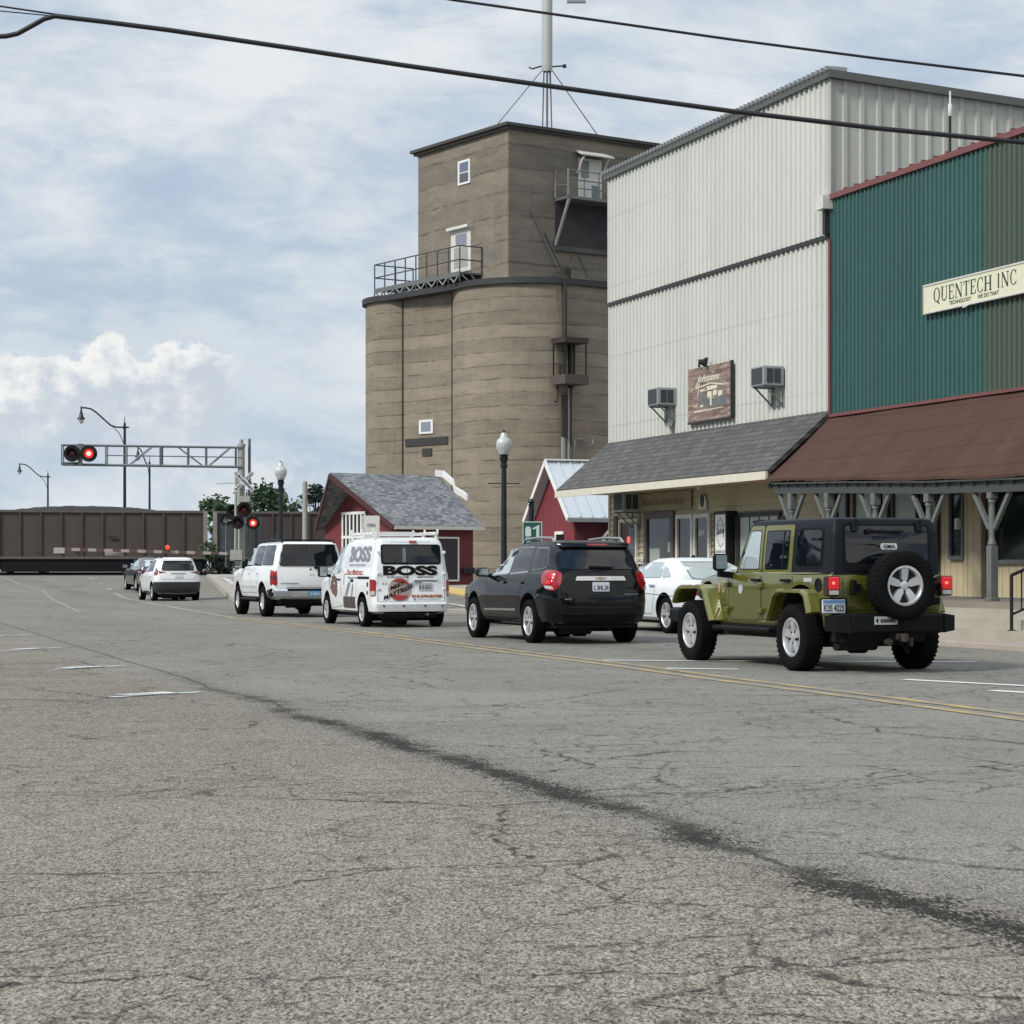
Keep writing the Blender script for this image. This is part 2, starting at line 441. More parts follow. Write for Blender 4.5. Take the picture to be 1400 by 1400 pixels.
m = MB(); m.poly(gq([gnd(556, 808), gnd(668, 826), gnd(668, 821), gnd(560, 804.5)], .008)); 
o = m.build('blue_parking_paint', roadpaint('blue_road_paint', (.06, .15, .27), .62)); tag(o, 'blue painted parking strip by the kerb', 'road marking', kind='structure')
m = MB(); strip(m, [gnd(556, 814), gnd(664, 834)], .16)
o = m.build('bay_line', WH2); tag(o, 'white bay line beside the blue paint', 'road marking', kind='structure')
# far corner walk at the railway crossing
m = MB(); A = [gnd(282, 794.5), gnd(322, 806), gnd(440, 806), gnd(440, 787.5), gnd(284, 788)]
m.prism([p-V((0,0,.1)) for p in A], (0, 0, .2)); o = m.build('corner_walk', CONC); tag(o, 'pale concrete corner by the crossing signal', 'walk', kind='structure')
m = MB(); strip(m, [gnd(305, 801), gnd(345, 814)], .2, .008); o = m.build('corner_line', WH2); tag(o, 'white line at the far corner', 'road marking', kind='structure')
# ------------------------------------------------------------------ materials of the buildings
def siding_mat(name, col, streak=.14, rough=.42, metal=0.0, grime=.25):
    m, t, b = newmat(name); P = t.geo(); X, Y, Z = t.sep(P)
    hz = t.dot(P, (-SN, CS, 0))+t.dot(P, (CS, SN, 0))*1.7
    v = t.noise(t.comb(hz*6, Z*.25), 1, 5, .6); g = t.noise(P, .35, 4); f = t.noise(P, 9, 5, .7)
    c = t.scalec(col, (v*streak*2+1-streak)*(g*.16+.92)*(f*.10+.95))
    pn = t.node('ShaderNodeTexWhiteNoise', noise_dimensions='1D'); t.link((hz*1.11)._m('FLOOR'), pn.inputs['W']); c = t.scalec(c, E(t.nt, pn.outputs['Value'])*.07+.965)
    lap = ((Z*(1/1.83)+.3)._m('FRACT')-.5).abs().ss(.485, .497)*((hz*4.44)._m('FRACT')-.5).abs().ss(.30, .16)*.28; c = t.mix(lap, c, tuple(q*.35 for q in col))
    k = t.noise(t.comb(hz*3.3, Z*.12, 3.0), 1, 6, .7).ss(.52, .80)*grime
    c = t.mix(k, c, tuple(q*.5+.02 for q in col))
    t.link(c, b.inputs['Base Color']); b.inputs['Roughness'].default_value = rough; b.inputs['Metallic'].default_value = metal
    bump(t, b, t.noise(P, 2.2, 3), .08, .03); return m
def silo_mat(name, pitch, col):
    m, t, b = newmat(name); P = t.geo(); X, Y, Z = t.sep(P)
    hz = X*.9-Y*.5
    wob = (t.noise(t.comb(hz, Z*.3), .55, 5, .6)-.5)*.40*pitch
    zz = (Z+wob)*(1/pitch)
    fr = zz._m('FRACT'); band = zz._m('FLOOR')
    wn = t.node('ShaderNodeTexWhiteNoise', noise_dimensions='1D'); t.link(band, wn.inputs['W']); bt = E(t.nt, wn.outputs['Value'])
    ln = ((fr-.5).abs()).ss(.40, .5)*t.noise(t.comb(hz, Z), 1.1, 5, .65).ss(.38, .60)
    n = t.noise(t.comb(hz*.6, Z*1.6), 1.3, 7, .68); v = t.noise(t.comb(hz*3.0, Z*.22), 1, 6, .7); f = t.noise(P, 14, 6, .7)
    big = t.noise(t.comb(hz*.22, Z*.16), 1, 4, .6); c = t.scalec(col, (bt*.24+.88)*(n*1.1+.45)*(f*.5+.75)*(v*.5+.75)*(big*.5+.75))
    c = t.mix(n.ss(.5, .7)*.25, c, (.27, .19, .105))
    ln2 = (((Z+wob*.6)*(2.0/pitch)+.5)._m('FRACT')-.5).abs().ss(.42, .5)*t.noise(t.comb(hz, Z, 9.0), 1.6, 4).ss(.48, .62); c = t.mix(ln2*.3, c, (.07, .06, .046))
    c = t.mix(ln*.62, c, (.055, .048, .038))
    c = t.mix(v.ss(.55, .75)*.5, c, (.055, .050, .043))
    t.link(c, b.inputs['Base Color']); b.inputs['Roughness'].default_value = .9; bump(t, b, f+n-ln*.6, .5, .04); return m
def shingle_mat(name, col, ax, sc=1.0, contrast=.5):
    m, t, b = newmat(name); P = t.geo(); u = t.dot(P, (*ax, 0)); Z = t.sep(P)[2]
    br = t.node('ShaderNodeTexBrick'); t.link(t.comb(u, Z*1.25+t.noise(P, .5, 2)*.02), br.inputs['Vector'])
    br.inputs['Color1'].default_value = (*[k*(1-contrast) for k in col], 1); br.inputs['Color2'].default_value = (*[k*(1+contrast) for k in col], 1)
    br.inputs['Mortar'].default_value = (*[k*.45 for k in col], 1); br.inputs['Scale'].default_value = sc
    br.inputs['Mortar Size'].default_value = .012; br.inputs['Brick Width'].default_value = .32; br.inputs['Row Height'].default_value = .14
    n = t.noise(P, 30, 4); g = t.noise(P, .8, 4)
    c = t.scalec(br.outputs[0], (n*.5+.75)*(g*.4+.8)); t.link(c, b.inputs['Base Color']); b.inputs['Roughness'].default_value = .9
    bump(t, b, n, .4, .01); return m
def board_mat(name, col, ax, pitch, groove=.4, streak=.2):
    m, t, b = newmat(name); P = t.geo(); u = t.dot(P, (*ax, 0)); Z = t.sep(P)[2]
    fr = (u*(1/pitch))._m('FRACT'); gl = ((fr-.5).abs()).ss(.44, .49)
    n = t.noise(t.comb(u*14, Z*.8), 1, 6, .65); g = t.noise(P, 1.2, 4)
    c = t.scalec(col, (n*streak*2+1-streak)*(g*.3+.85)*(1-gl*groove)); t.link(c, b.inputs['Base Color'])
    b.inputs['Roughness'].default_value = .75; bump(t, b, n*.4-gl*2, .4, .01); return m
AXT = (-SN, CS); AXS = (CS, SN)
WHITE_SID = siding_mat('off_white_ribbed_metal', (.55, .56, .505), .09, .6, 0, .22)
WHITE_SHADED = siding_mat('shaded_off_white_metal', (.385, .385, .335), .10, .6, 0, .25)  # darker copy of the front metal; the side wall's shade is in its colour
GREEN_SID = siding_mat('green_ribbed_metal', (.034, .098, .086), .16, .42, 0, .35)
OLIVE_SID = siding_mat('faded_olive_ribbed_metal', (.066, .094, .066), .16, .5, 0, .3)
TRIMG = mat('dark_grey_metal_trim', (.10, .105, .095), .45, .3, .15)
DARKTRIM = mat('near_black_trim', (.025, .025, .024), .6)
PINKTRIM = mat('faded_red_trim', (.165, .055, .052), .6, 0, .2, 4)
SHING = shingle_mat('grey_shingles', (.088, .086, .081), AXT, 1, .24)
HSHING = shingle_mat('blue_grey_shingles', (.185, .195, .20), (.825, .565), 1.6, .45)
def roll_roof():
    m, t, b = newmat('brown_rolled_roofing'); P = t.geo(); u = t.dot(P, (*AXT, 0)); Z = t.sep(P)[2]
    v = t.noise(t.comb(u*3.5, Z*.5), 1, 6, .7); g = t.noise(P, .7, 5, .6); f = t.noise(P, 38, 4, .7); e = t.noise(t.comb(u*1.2, Z*7), 1, 5, .65)
    c = t.scalec((.082, .046, .035), (v*.5+.75)*(g*.5+.75)*(f*.6+.7)*(e*.3+.85))
    lap = (((Z+(t.noise(P, 1.3, 3)-.5)*.03)*2.35)._m('FRACT')-.5).abs().ss(.455, .495)*.38
    jn = ((u*.34+(Z*2.35)._m('FLOOR')*.37)._m('FRACT')-.5).abs().ss(.492, .499)*.6
    c = t.mix(lap.max(jn), c, (.030, .018, .014)); c = t.mix(v.ss(.60, .75)*.35, c, (.17, .12, .095)); c = t.mix(g.ss(.56, .7)*.3, c, (.05, .032, .026))
    t.link(c, b.inputs['Base Color']); b.inputs['Roughness'].default_value = .95; b.inputs['Specular IOR Level'].default_value = .15; bump(t, b, f+lap*-1.5, .6, .012); return m
BROWNROOF = roll_roof()
CREAM = mat('cream_clapboard_paint', (.46, .41, .28), .65, 0, .10, 2.5, .05, 30)
CREAMW = mat('pale_cream_board', (.62, .58, .47), .7, 0, .15, 5)
T111 = board_mat('cream_grooved_boards', (.47, .40, .25), AXT, .22, .55, .16)
GLASS = mat('dark_window_glass', (.008, .010, .011), .06, 0, .2, 2, spec=.5)
GLASSB = mat('dim_shop_glass', (.022, .023, .021), .08, 0, .5, 1.2, spec=.5)
PURPLE = mat('brown_purple_wood', (.095, .066, .066), .6, 0, .2, 6)
BROWNW = mat('brown_shutter_wood', (.085, .058, .045), .7, 0, .25, 8)
POSTG = mat('grey_green_porch_paint', (.125, .137, .128), .6, 0, .22, 6, .1, 60, grime=.5)
BEAMG = mat('weathered_beam_paint', (.05, .058, .055), .7, 0, .25, 5, grime=.4)
CURT = mat('pale_window_blind', (.42, .47, .44), .5, 0, .15, 1.5)
WHITEP = mat('white_paint', (.74, .74, .71), .5, 0, .08, 4)
OFFW = mat('aged_white_paint', (.60, .59, .54), .6, 0, .2, 5, grime=.3)
BLACKM = mat('black_metal', (.010, .010, .011), .5, 0, .2, 6, spec=.35)
STEEL = mat('galvanised_steel', (.30, .31, .31), .5, .4, .2, 5, grime=.2)
GREYM = mat('weathered_grey_metal', (.17, .175, .17), .55, .4, .25, 5, grime=.35)
ACM = mat('air_conditioner_grey', (.30, .33, .34), .5, .1, .15, 6)
ACD = mat('air_conditioner_grille', (.035, .042, .047), .6, 0, .3, 9)
RUST = mat('rusty_dark_iron', (.045, .037, .032), .7, .3, .35, 6)

def ribs(mb, s, t0, t1, z0, z1, pitch=.225, dep=.05, taper=None):
    """ribbed metal sheet standing on the plane s; z1 may be a function of t"""
    n = max(1, round((t1-t0)/pitch)); pts = []
    for i in range(n):
        a = t0+(t1-t0)*i/n; w = (t1-t0)/n
        for k, d in ((0, 0), (.60, 0), (.68, dep), (.88, dep), (.97, 0)): pts.append((a+k*w, s-d))
    pts.append((t1, s))
    zt = z1 if callable(z1) else (lambda q: z1)
    lo = [(q, r, z0) for r, q in [(p[1], p[0]) for p in pts]]
    mb.loft([[(p[1], p[0], z0) for p in pts], [(p[1], p[0], zt(p[0])) for p in pts]], closed=False, smooth=False)
def ribs_s(mb, t, s0, s1, z0, z1, pitch=.40, dep=.035):      # the same on a plane t, facing the viewer
    n = max(1, round((s1-s0)/pitch)); pts = []
    for i in range(n):
        a = s0+(s1-s0)*i/n; w = (s1-s0)/n
        for k, d in ((0, 0), (.62, 0), (.70, dep), (.90, dep), (.97, 0)): pts.append((a+k*w, t-d))
    pts.append((s1, t))
    mb.loft([[(p[0], p[1], z0) for p in pts], [(p[0], p[1], z1(p[0])) for p in pts]], closed=False, smooth=False)
def claps(mb, s, t0, t1, z0, z1, h=.15):
    n = max(1, round((z1-z0)/h)); rows = []
    for i in range(n):
        a = z0+(z1-z0)*i/n; b = z0+(z1-z0)*(i+1)/n
        rows += [[(s-.004, t0, a), (s-.004, t1, a)], [(s-.042, t0, a+.004), (s-.042, t1, a+.004)], [(s-.004, t0, b), (s-.004, t1, b)]]
    mb.loft(rows, closed=False, smooth=False)

SF = 21.0; TA, TB, TC = 39.25, 51.5, 24.0
# ------------------------------------------------------------------ white metal building
ws = thing('metal_store', 'tall off white ribbed metal store with a grey shingled awning', 'building', ST(SF, TA, 0))
m = MB(ST); m.box((SF+.04, TA+.04, 0), (SF+14, TB, 4.4)); m.box((SF+.04, TA+.04, 4.4), (SF+14, TB-.02, 10.8)); m.build('wall_core', WHITE_SHADED, ws)
m = MB(ST); ribs(m, SF, TA, TB, 4.3, 8.16); m.box((SF-.035, TB, 4.3), (SF+.2, TB+.03, 11.5)); m.build('lower_siding', WHITE_SID, ws)
m = MB(ST); ribs(m, SF-.03, TA, TB, 8.2, 11.5); m.build('upper_siding', WHITE_SID, ws)
m = MB(ST); m.box((SF-.075, TA, 8.12), (SF-.004, TB+.03, 8.21)); m.build('belt_trim', DARKTRIM, ws)
zr = lambda s: 11.5-(s-SF)/17
m = MB(ST); ribs_s(m, TA, SF, SF+14, 8.5, lambda s: zr(s)); m.build('side_siding', WHITE_SHADED, ws)
m = MB(ST); m.prism([(SF-.14, TA-.16, 11.46), (SF+14.2, TA-.16, zr(SF+14.2)-.04), (SF+14.2, TA-.16, zr(SF+14.2)+.13), (SF-.14, TA-.16, 11.62)], (0, TB-TA+.3, 0))
rf = m.build('roof', TRIMG, ws)
m = MB(ST)
for i in range(62):
    q = TA-.1+i*(TB-TA+.2)/61; m.box((SF-.2, q-.03, 11.60), (SF+.3, q+.03, 11.69))
m.build('roof_rib', STEEL, rf, kind='stuff') if False else m.build('roof_rib', STEEL, rf)
m = MB(ST); m.box((SF-.05, TA-.06, 8.55), (SF-.032, TA+.08, 11.46)); m.build('corner_trim', WHITE_SHADED, ws)
# ground floor
m = MB(ST); claps(m, SF+.028, TA, TB+.02, .12, 4.3); m.box((SF-.03, TB-.04, .12), (SF+.2, TB+.05, 3.4)); m.build('clapboard_wall', CREAM, ws)
EZ, ES = 3.26, 19.5
m = MB(ST); A = [(SF-.04, TA-.05, 4.52), (ES, TA-.05, EZ), (ES, TB+.05, EZ), (SF-.04, TB+.05, 4.52)]
m.prism(A, (0.03, 0, -.09)); aw = m.build('awning_roof', SHING, ws)
m = MB(ST); m.box((ES-.03, TA-.0, EZ-.20), (ES+.03, TB+.07, EZ-.03)); m.build('fascia', CREAMW, aw)
m = MB(ST); m.box((ES+.05, TA, EZ-.12), (SF-.03, TB, EZ-.09)); m.build('soffit', CREAM, aw)
def pane(name, p0, p1, y0, y1, matl, parent, fr=None, fw=.06, s=SF, out=.05, bars=()):
    t0, za = pst(p0, y1, s); t1, zb = pst(p1, y0, s); zt = pst((p0+p1)/2, y0, s)[1]; zl = pst((p0+p1)/2, y1, s)[1]
    a, b = min(t0, t1), max(t0, t1)
    m = MB(ST); m.box((s-.035, a, zl), (s-.02, b, zt))
    o = m.build(name, matl, parent)
    if fr:
        m = MB(ST)
        for u0, u1, v0, v1 in ((a-fw, a, zl-fw, zt+fw), (b, b+fw, zl-fw, zt+fw), (a, b, zt, zt+fw), (a, b, zl-fw, zl)):
            m.box((s-out-.03, u0, v0), (s-.016, u1, v1))
        for k in bars: m.box((s-.045, lerp(b, a, k)-.02, zl), (s-.036, lerp(b, a, k)+.02, zt))
        m.build('frame', fr, o)
    return o, a, b, zl, zt
BY = 800
pane('window', 850.5, 872, 714, 790, GLASSB, ws, CREAMW, .08)
pane('window', 887.5, 920, 709, 795, GLASSB, ws, PURPLE, .17)
pane('door', 929.5, 947.5, 709, 803, GLASS, ws, OFFW, .10)
pane('door', 954, 971, 708, 803, GLASS, ws, OFFW, .10)
pane('window', 1014, 1067, 706, 780, CURT, ws, DARKTRIM, .10, bars=(.25, .5, .75))
for p0, p1 in ((1002.5, 1010), (1070, 1077), (841.5, 846)):
    t0, _ = pst(p0, 700, SF); t1, _ = pst(p1, 700, SF); m = MB(ST)
    m.box((SF-.065, t1, 1.0), (SF-.02, t0, pst(p0, 706, SF)[1])); m.build('shutter', BROWNW, ws)
def flat(mb, s, p0, p1, y0, y1, th=.03):          # a board lying on the facade, given by the pixels of its corners
    t0, z0 = pst(p0, y1, s); t1, z1 = pst(p1, y0, s); zc0 = pst((p0+p1)/2, y1, s)[1]; zc1 = pst((p0+p1)/2, y0, s)[1]
    mb.box((s-th, min(t0, t1), zc0), (s, max(t0, t1), zc1)); return (t0, t1, zc0, zc1)
# things behind the shop glass and on the door
m = MB(ST); flat(m, SF-.036, 851, 859, 716, 780, .004); m.build('blind', mat('red_brown_board', (.10, .045, .035), .6), ws)
m = MB(ST); 
for k in range(4): flat(m, SF-.036, 861+k*2.8, 862.8+k*2.8, 717, 750, .004+.002*(k % 2))
m.build('curtain', mat('grey_blue_cloth', (.18, .22, .27), .8, 0, .4, 6), ws)
m = MB(ST); flat(m, SF-.036, 888.5, 902, 750, 790, .004); flat(m, SF-.036, 913, 919, 741, 755, .004); m.split('notice', mat('pale_notice_paper', (.30, .34, .31), .7), ws)
m = MB(ST); flat(m, SF-.036, 967, 970, 738, 748, .004); m.build('notice', WHITEP, ws)
t0, t1, z0, z1 = 0, 0, 0, 0
m = MB(ST); ta, zb = pst(957.5, 733, SF); tb, zc = pst(965.5, 722, SF)
put_text(m, 'Salon', lambda u, v: (SF-.042, lerp(ta, tb, u), lerp(zb, zc, v)+.02*u), .01, .4); m.build('door_lettering', WHITEP, ws)
o = MB(ST); a = pst(862, 738, SF)
o.lathe([(.0, 0), (.07, 0), (.09, .02), (0, .03)], (SF-.04, a[0], a[1]), (-1, 0, 0), 12)
tag(o.build('window_lamp', mat('lit_red_lamp', (.6, .02, .02), .4, emit=(1, .06, .05), es=2.2)), 'small lit red lamp in the leftmost shop window', 'lamp')
o = MB(ST); b0, b1, z0, z1 = flat(o, SF-.045, 868.5, 884.5, 762, 771, .02); sg = o.build('sale_sign', OFFW)
tag(sg, 'small white board lettered SALE below the shop window', 'sign')
o = MB(ST); put_text(o, 'SALE', lambda u, v: (SF-.068, lerp(b0, b1, .12+.76*u), lerp(z0, z1, .2+.6*v)), .01); o.build('lettering', BLACKM, sg)
# sign boards under the awning
o = MB(ST); b0, b1, z0, z1 = flat(o, SF-.03, 873, 946, 673, 698, .03); sg = o.build('faded_sign', mat('olive_weathered_board', (.25, .225, .155), .8, 0, .3, 2))
tag(sg, 'wide weathered board with illegible faded rust lettering under the awning', 'sign')
o = MB(ST); fm = mat('faded_rust_lettering', (.185, .12, .075), .85, 0, .5, 9); rr = random.Random(5)
for k in range(15):
    u = .10+k*.054; hgt = rr.uniform(.22, .34); wd = .018
    for q in range(rr.choice((2, 2, 3))):
        uu = u+q*.014
        o.box((SF-.066, lerp(b0, b1, uu), lerp(z0, z1, .36)), (SF-.060, lerp(b0, b1, uu+.008), lerp(z0, z1, .36+hgt*rr.uniform(.8, 1.1))))
    vv = .36+rr.choice((0, .5, 1))*hgt
    o.box((SF-.066, lerp(b0, b1, u), lerp(z0, z1, vv-.03)), (SF-.060, lerp(b0, b1, u+.03), lerp(z0, z1, vv+.03)))
o.box((SF-.064, lerp(b0, b1, .10), lerp(z0, z1, .33)), (SF-.061, lerp(b0, b1, .90), lerp(z0, z1, .37))); o.build('lettering', fm, sg)
o = MB(ST); ta, za = pst(957.5, 697, SF); tb, zb = pst(968, 675, SF); mid = (ta+tb)/2; hw = abs(ta-tb)/2
o.prism([(SF-.05, mid-hw, za), (SF-.05, mid+hw, za)]+[(SF-.05, mid+hw*math.cos(k*math.pi/10), zb-.3+.3*math.sin(k*math.pi/10)) for k in range(11)], (.03, 0, 0))
sg = o.build('arched_sign', OFFW); tag(sg, 'small white arched sign with a dark oval beside the faded board', 'sign')
o = MB(ST); o.prism([(SF-.062, mid+hw*.5*math.cos(k*math.pi/8), lerp(za, zb, .58)+.16*math.sin(k*math.pi/8)) for k in range(16)], (.01, 0, 0)); o.build('oval_mark', ACD, sg)
o = MB(ST); o.lathe([(0, 0), (.05, .01), (.08, .08), (.07, .16), (0, .2)], (SF-.12, mid, zb+.1), (0, 0, 1), 10)
o.tube((SF-.12, mid, zb+.28), (SF, mid, zb+.28), .015); tag(o.build('wall_lamp', OFFW), 'small round lamp on the wall above the arched sign', 'lamp')
# light box beside the doors
ta, zt = pst(976.5, 705, SF-.3); tb, zl = pst(991, 772, SF-.3)
lb = thing('light_box_sign', 'tall white light box sign in a black case beside the shop doors', 'sign', ST(SF-.3, tb, zl))
o = MB(ST); o.box((SF-.26, tb-.05, zl-.1), (SF-.02, ta+.05, zt+.10)); o.box((SF-.29, tb-.05, zt+.02), (SF-.26, ta+.05, zt+.10)); o.box((SF-.29, tb-.05, zl-.1), (SF-.26, tb, zt+.02)); o.box((SF-.29, ta, zl-.1), (SF-.26, ta+.05, zt+.02)); o.build('case', BLACKM, lb)
o = MB(ST); o.box((SF-.28, tb, zl), (SF-.262, ta, zt+.02)); fc = o.build('face', mat('white_sign_plastic', (.74, .75, .73), .35, 0, .04), lb)
o = MB(ST); L = lambda u, v: (SF-.285, lerp(ta, tb, u), lerp(zl, zt, v))
def line(p, q, w=.012): 
    p, q = V(p), V(q); o.beam(p, q, w, .006, (1, 0, 0))
for p, q in (((.22, .80), (.5, .95)), ((.5, .95), (.8, .80)), ((.22, .80), (.8, .80)), ((.22, .80), (.2, .55)), ((.8, .80), (.82, .55)), ((.25, .52), (.4, .40)), ((.4, .40), (.55, .36)), ((.55, .36), (.78, .44)), ((.05, .28), (.95, .28)), ((.05, .255), (.95, .255))):
    line(L(*p), L(*q))
put_text(o, 'Salon', lambda u, v: L(.12+.76*u, .60+.13*v+.04*u), .02, .3); o.build('lettering', mat('grey_lettering', (.10, .10, .10), .6), fc)
# air conditioners
def ac(px, py, wpx, hpx, s, label):
    t, z = pst(px, py, s-.5); r = thing('air_conditioner', label, 'air conditioner', ST(s, t, z), 0, 'window air conditioners on the store')
    hh = hpx/2*(s-.5)/((px-700)/F*CS+SN)/F; hw = .30
    o = MB(ST); o.rbox((s-.52, t-hw, z-hh), (s-.01, t+hw, z+hh), .015); o.build('case', ACM, r)
    o = MB(ST); o.box((s-.53, t-hw+.04, z-hh+.04), (s-.515, t+hw-.04, z+hh-.04)); o.build('front_grille', ACD, r)
    o = MB(ST)
    for a, b in ((.09, .21), (.27, .39)): 
        o.box((s-.52+a, t-hw-.012, z-hh+.06), (s-.52+b+.03, t-hw-.003, z+hh-.06))
    o.build('side_louvre', ACD, r)
    o = MB(ST)
    for q in (t-hw+.05, t+hw-.05):
        o.beam((s-.45, q, z-hh-.01), (s-.02, q, z-hh-.42), .03, .03); o.beam((s-.5, q, z-hh-.02), (s-.02, q, z-hh-.02), .03, .03); o.beam((s-.025, q, z-hh), (s-.025, q, z-hh-.44), .03, .03)
    o.beam((s-.03, t-hw+.05, z-hh-.42), (s-.03, t+hw-.05, z-hh-.42), .03, .03)
    o.build('bracket', GREYM, r)
ac(893, 542.5, 24, 24, SF-.03, 'grey window air conditioner left of the plank sign on white siding')
ac(1036, 514.5, 26, 27, SF-.03, 'grey window air conditioner right of the plank sign on white siding')
ac(846, 686.5, 24, 26, SF-.01, 'darker air conditioner tucked under the left end of the shingled awning')
# plank sign with script lettering
s = SF-.07; ta, z1 = pst(944, 506, s); tb, _ = pst(1002, 495, s); z0 = pst(944, 578, s)[1]
def plank_mat():
    m, t, b = newmat('weathered_planks'); P = t.geo(); u = t.dot(P, (*AXT, 0)); Z = t.sep(P)[2]
    n = t.noise(t.comb(u*1.2, Z*9), 1.0, 6, .7); k = t.noise(t.comb(u*2, Z*6, 4), 1.2, 5, .6)
    c = t.mix(n.ss(.35, .65), (.13, .065, .058), (.30, .235, .185)); c = t.mix(k.ss(.55, .66)*.8, c, (.46, .41, .33))
    fr = ((Z*5.2)._m('FRACT')-.5).abs().ss(.46, .5); c = t.mix(fr*.7, c, (.06, .04, .035))
    t.link(c, b.inputs['Base Color']); b.inputs['Roughness'].default_value = .8; return m
o = MB(ST); o.box((s-.06, tb, z0), (s, ta, z1)); sg = o.build('plank_sign', plank_mat())
tag(sg, 'square weathered plank sign with cream script lettering on white siding', 'sign')
o = MB(ST); o.box((s-.07, tb-.05, z0-.02), (s+.0, tb, z1+.02)); o.box((s-.07, tb-.05, z0-.05), (s, ta+.02, z0)); o.build('frame', DARKTRIM, sg)
o = MB(ST); L = lambda u, v, d=.066: (s-d, lerp(ta, tb, u), lerp(z0, z1, v))
put_text(o, 'Johnsons', lambda u, v: L(.20+.56*u, .68+.17*v+.05*u*0), .03, .45)
o.beam(L(.2, .62), L(.55, .67), .03, .008, (1,0,0)); o.beam(L(.55, .67), L(.86, .60), .03, .008, (1,0,0)); o.beam(L(.24, .45), L(.28, .7), .03, .008, (1,0,0))
for u0, u1, v0, v1 in ((.46, .70, .54, .62), (.30, .40, .53, .58), (.47, .57, .40, .52), (.60, .69, .42, .53), (.72, .82, .40, .50), (.53, .57, .25, .42), (.30, .37, .24, .29), (.15, .85, .165, .195)):
    o.poly([L(u0, v0), L(u1, v0+.02), L(u1, v1), L(u0, v1)])
o.build('lettering', mat('cream_sign_paint', (.62, .60, .46), .6, 0, .2, 9), sg)
o = MB(ST)
for u0, u1, v0, v1 in ((.26, .44, .26, .50), (.46, .52, .22, .38), (.58, .68, .20, .38), (.70, .92, .22, .42)): o.poly([L(u0, v0, .064), L(u1, v0, .064), L(u1, v1, .064), L(u0, v1, .064)])
o.build('picture_panel', mat('grey_sign_picture', (.13, .14, .135), .7, 0, .7, 6), sg)
t, z = pst(962, 494, SF-.2); fl = thing('sign_floodlight', 'tiny black floodlight on the siding above the plank sign', 'lamp', ST(SF, t, z))
o = MB(ST); o.path([(SF, t+.25, z+.05), (SF-.2, t+.25, z+.05), (SF-.2, t+.25, z-.12)], .03, 6); o.build('arm', BLACKM, fl)
o = MB(ST); o.lathe([(.02, 0), (.05, .05), (.11, .2), (.0, .2)], (SF-.15, t-.1, z+.08), (-.5, 0, -.7), 10); o.build('lamp_head', BLACKM, fl)
t, z = pst(923, 585, SF); o = MB(ST); o.path([(SF-.04, t, z-.75), (SF-.06, t, z-.2), (SF-.12, t, z)], .025, 6); o.lathe([(.0, 0), (.08, .02), (.09, .12), (0, .14)], (SF-.12, t, z), (0, 0, 1), 8)
tag(o.build('roof_vent', STEEL), 'small grey pipe vent standing on the shingled awning', 'vent')

# ------------------------------------------------------------------ green metal building with porch
gb = thing('green_store', 'green ribbed metal store with a brown porch roof', 'building', ST(SF, TC, 0))
TG = 33.3; GT = 8.97
m = MB(ST); m.box((SF+.05, TC, 0), (SF+13.9, TA-.03, 8.85)); m.build('wall_core', GREEN_SID, gb)
m = MB(ST); ribs(m, SF-.02, TG, TA-.03, 4.3, GT, .16, .035); m.build('green_siding', GREEN_SID, gb)
m = MB(ST); ribs(m, SF-.02, TC, TG, 4.3, GT, .16, .035); m.build('olive_siding', OLIVE_SID, gb, label='faded olive siding')
m = MB(ST); m.box((SF-.10, TC-.1, GT-.06), (SF+.3, TA-.02, GT+.05)); m.box((SF-.09, TA-.09, 4.4), (SF-.045, TA-.02, 8.1)); m.box((SF-.12, TC, 4.37), (SF-.045, TA-.1, 4.43)); m.build('red_trim', PINKTRIM, gb)
m = MB(ST); m.box((SF+.3, TC, GT-.12), (SF+13.9, TA-.05, GT-.02)); m.build('roof', STEEL, gb)
m = MB(ST)
for i in range(34): q = TC+i*.44; m.box((SF-.1, q-.03, GT+.05), (SF+.2, q+.03, GT+.09))
m.build('roof_rib', PINKTRIM, gb)
m = MB(ST); m.box((SF-.26, TA-.12, 8.72), (SF-.03, TA+.22, 9.0)); m.build('gutter_end', OFFW, gb)
m = MB(ST); m.box((SF-.16, TA-.02, 8.2), (SF-.06, TA+.10, 8.7)); m.build('downspout', DARKTRIM, gb)
# porch roof: sagging sheet of brown roofing
rows = []; rr = random.Random(3)
NT = 26
for k in range(9):
    u = k/8; row = []
    for i in range(NT+1):
        t = lerp(TA+.02+.95*u, TC-1, i/NT)
        ze = lerp(3.06, 2.80, smooth(40, 30, t)); z = lerp(4.40, ze, u)-.05*math.sin(math.pi*u)+.014*math.sin(t*2.1+u*3)
        row.append((lerp(SF-.03, 19.46, u), t, z))
    rows.append(row)
m = MB(ST); m.loft(rows, closed=False); m.loft([[(a, b, c-.055) for a, b, c in r] for r in rows], closed=False)
m.loft([rows[-1], [(a, b, c-.055) for a, b, c in rows[-1]]], closed=False, smooth=False)
m.loft([[r[0] for r in rows], [(r[0][0], r[0][1], r[0][2]-.055) for r in rows]], closed=False, smooth=False)
pr = m.build('porch_roof', BROWNROOF, gb)
SP = 19.62
m = MB(ST); zb = lambda t: lerp(3.06, 2.80, smooth(40, 30, t))-.06
for t0, t1 in ((39.0, 36), (36, 33), (33, 30), (30, TC-1)):
    m.beam((SP, t0, zb(t0)-.14), (SP, t1, zb(t1)-.14), .14, .20)
    m.beam((SP-.05, t0, zb(t0)-.03), (SP-.05, t1, zb(t1)-.03), .2, .03)
m.build('porch_beam', BEAMG, gb)
m = MB(ST)
for k in range(40):
    t = TC-.8+k*.41
    if t < TA: m.beam((SP-.1, t, zb(t)-.10), (SF-.03, t, 4.10), .05, .10)
m.split('rafter', BEAMG, gb)
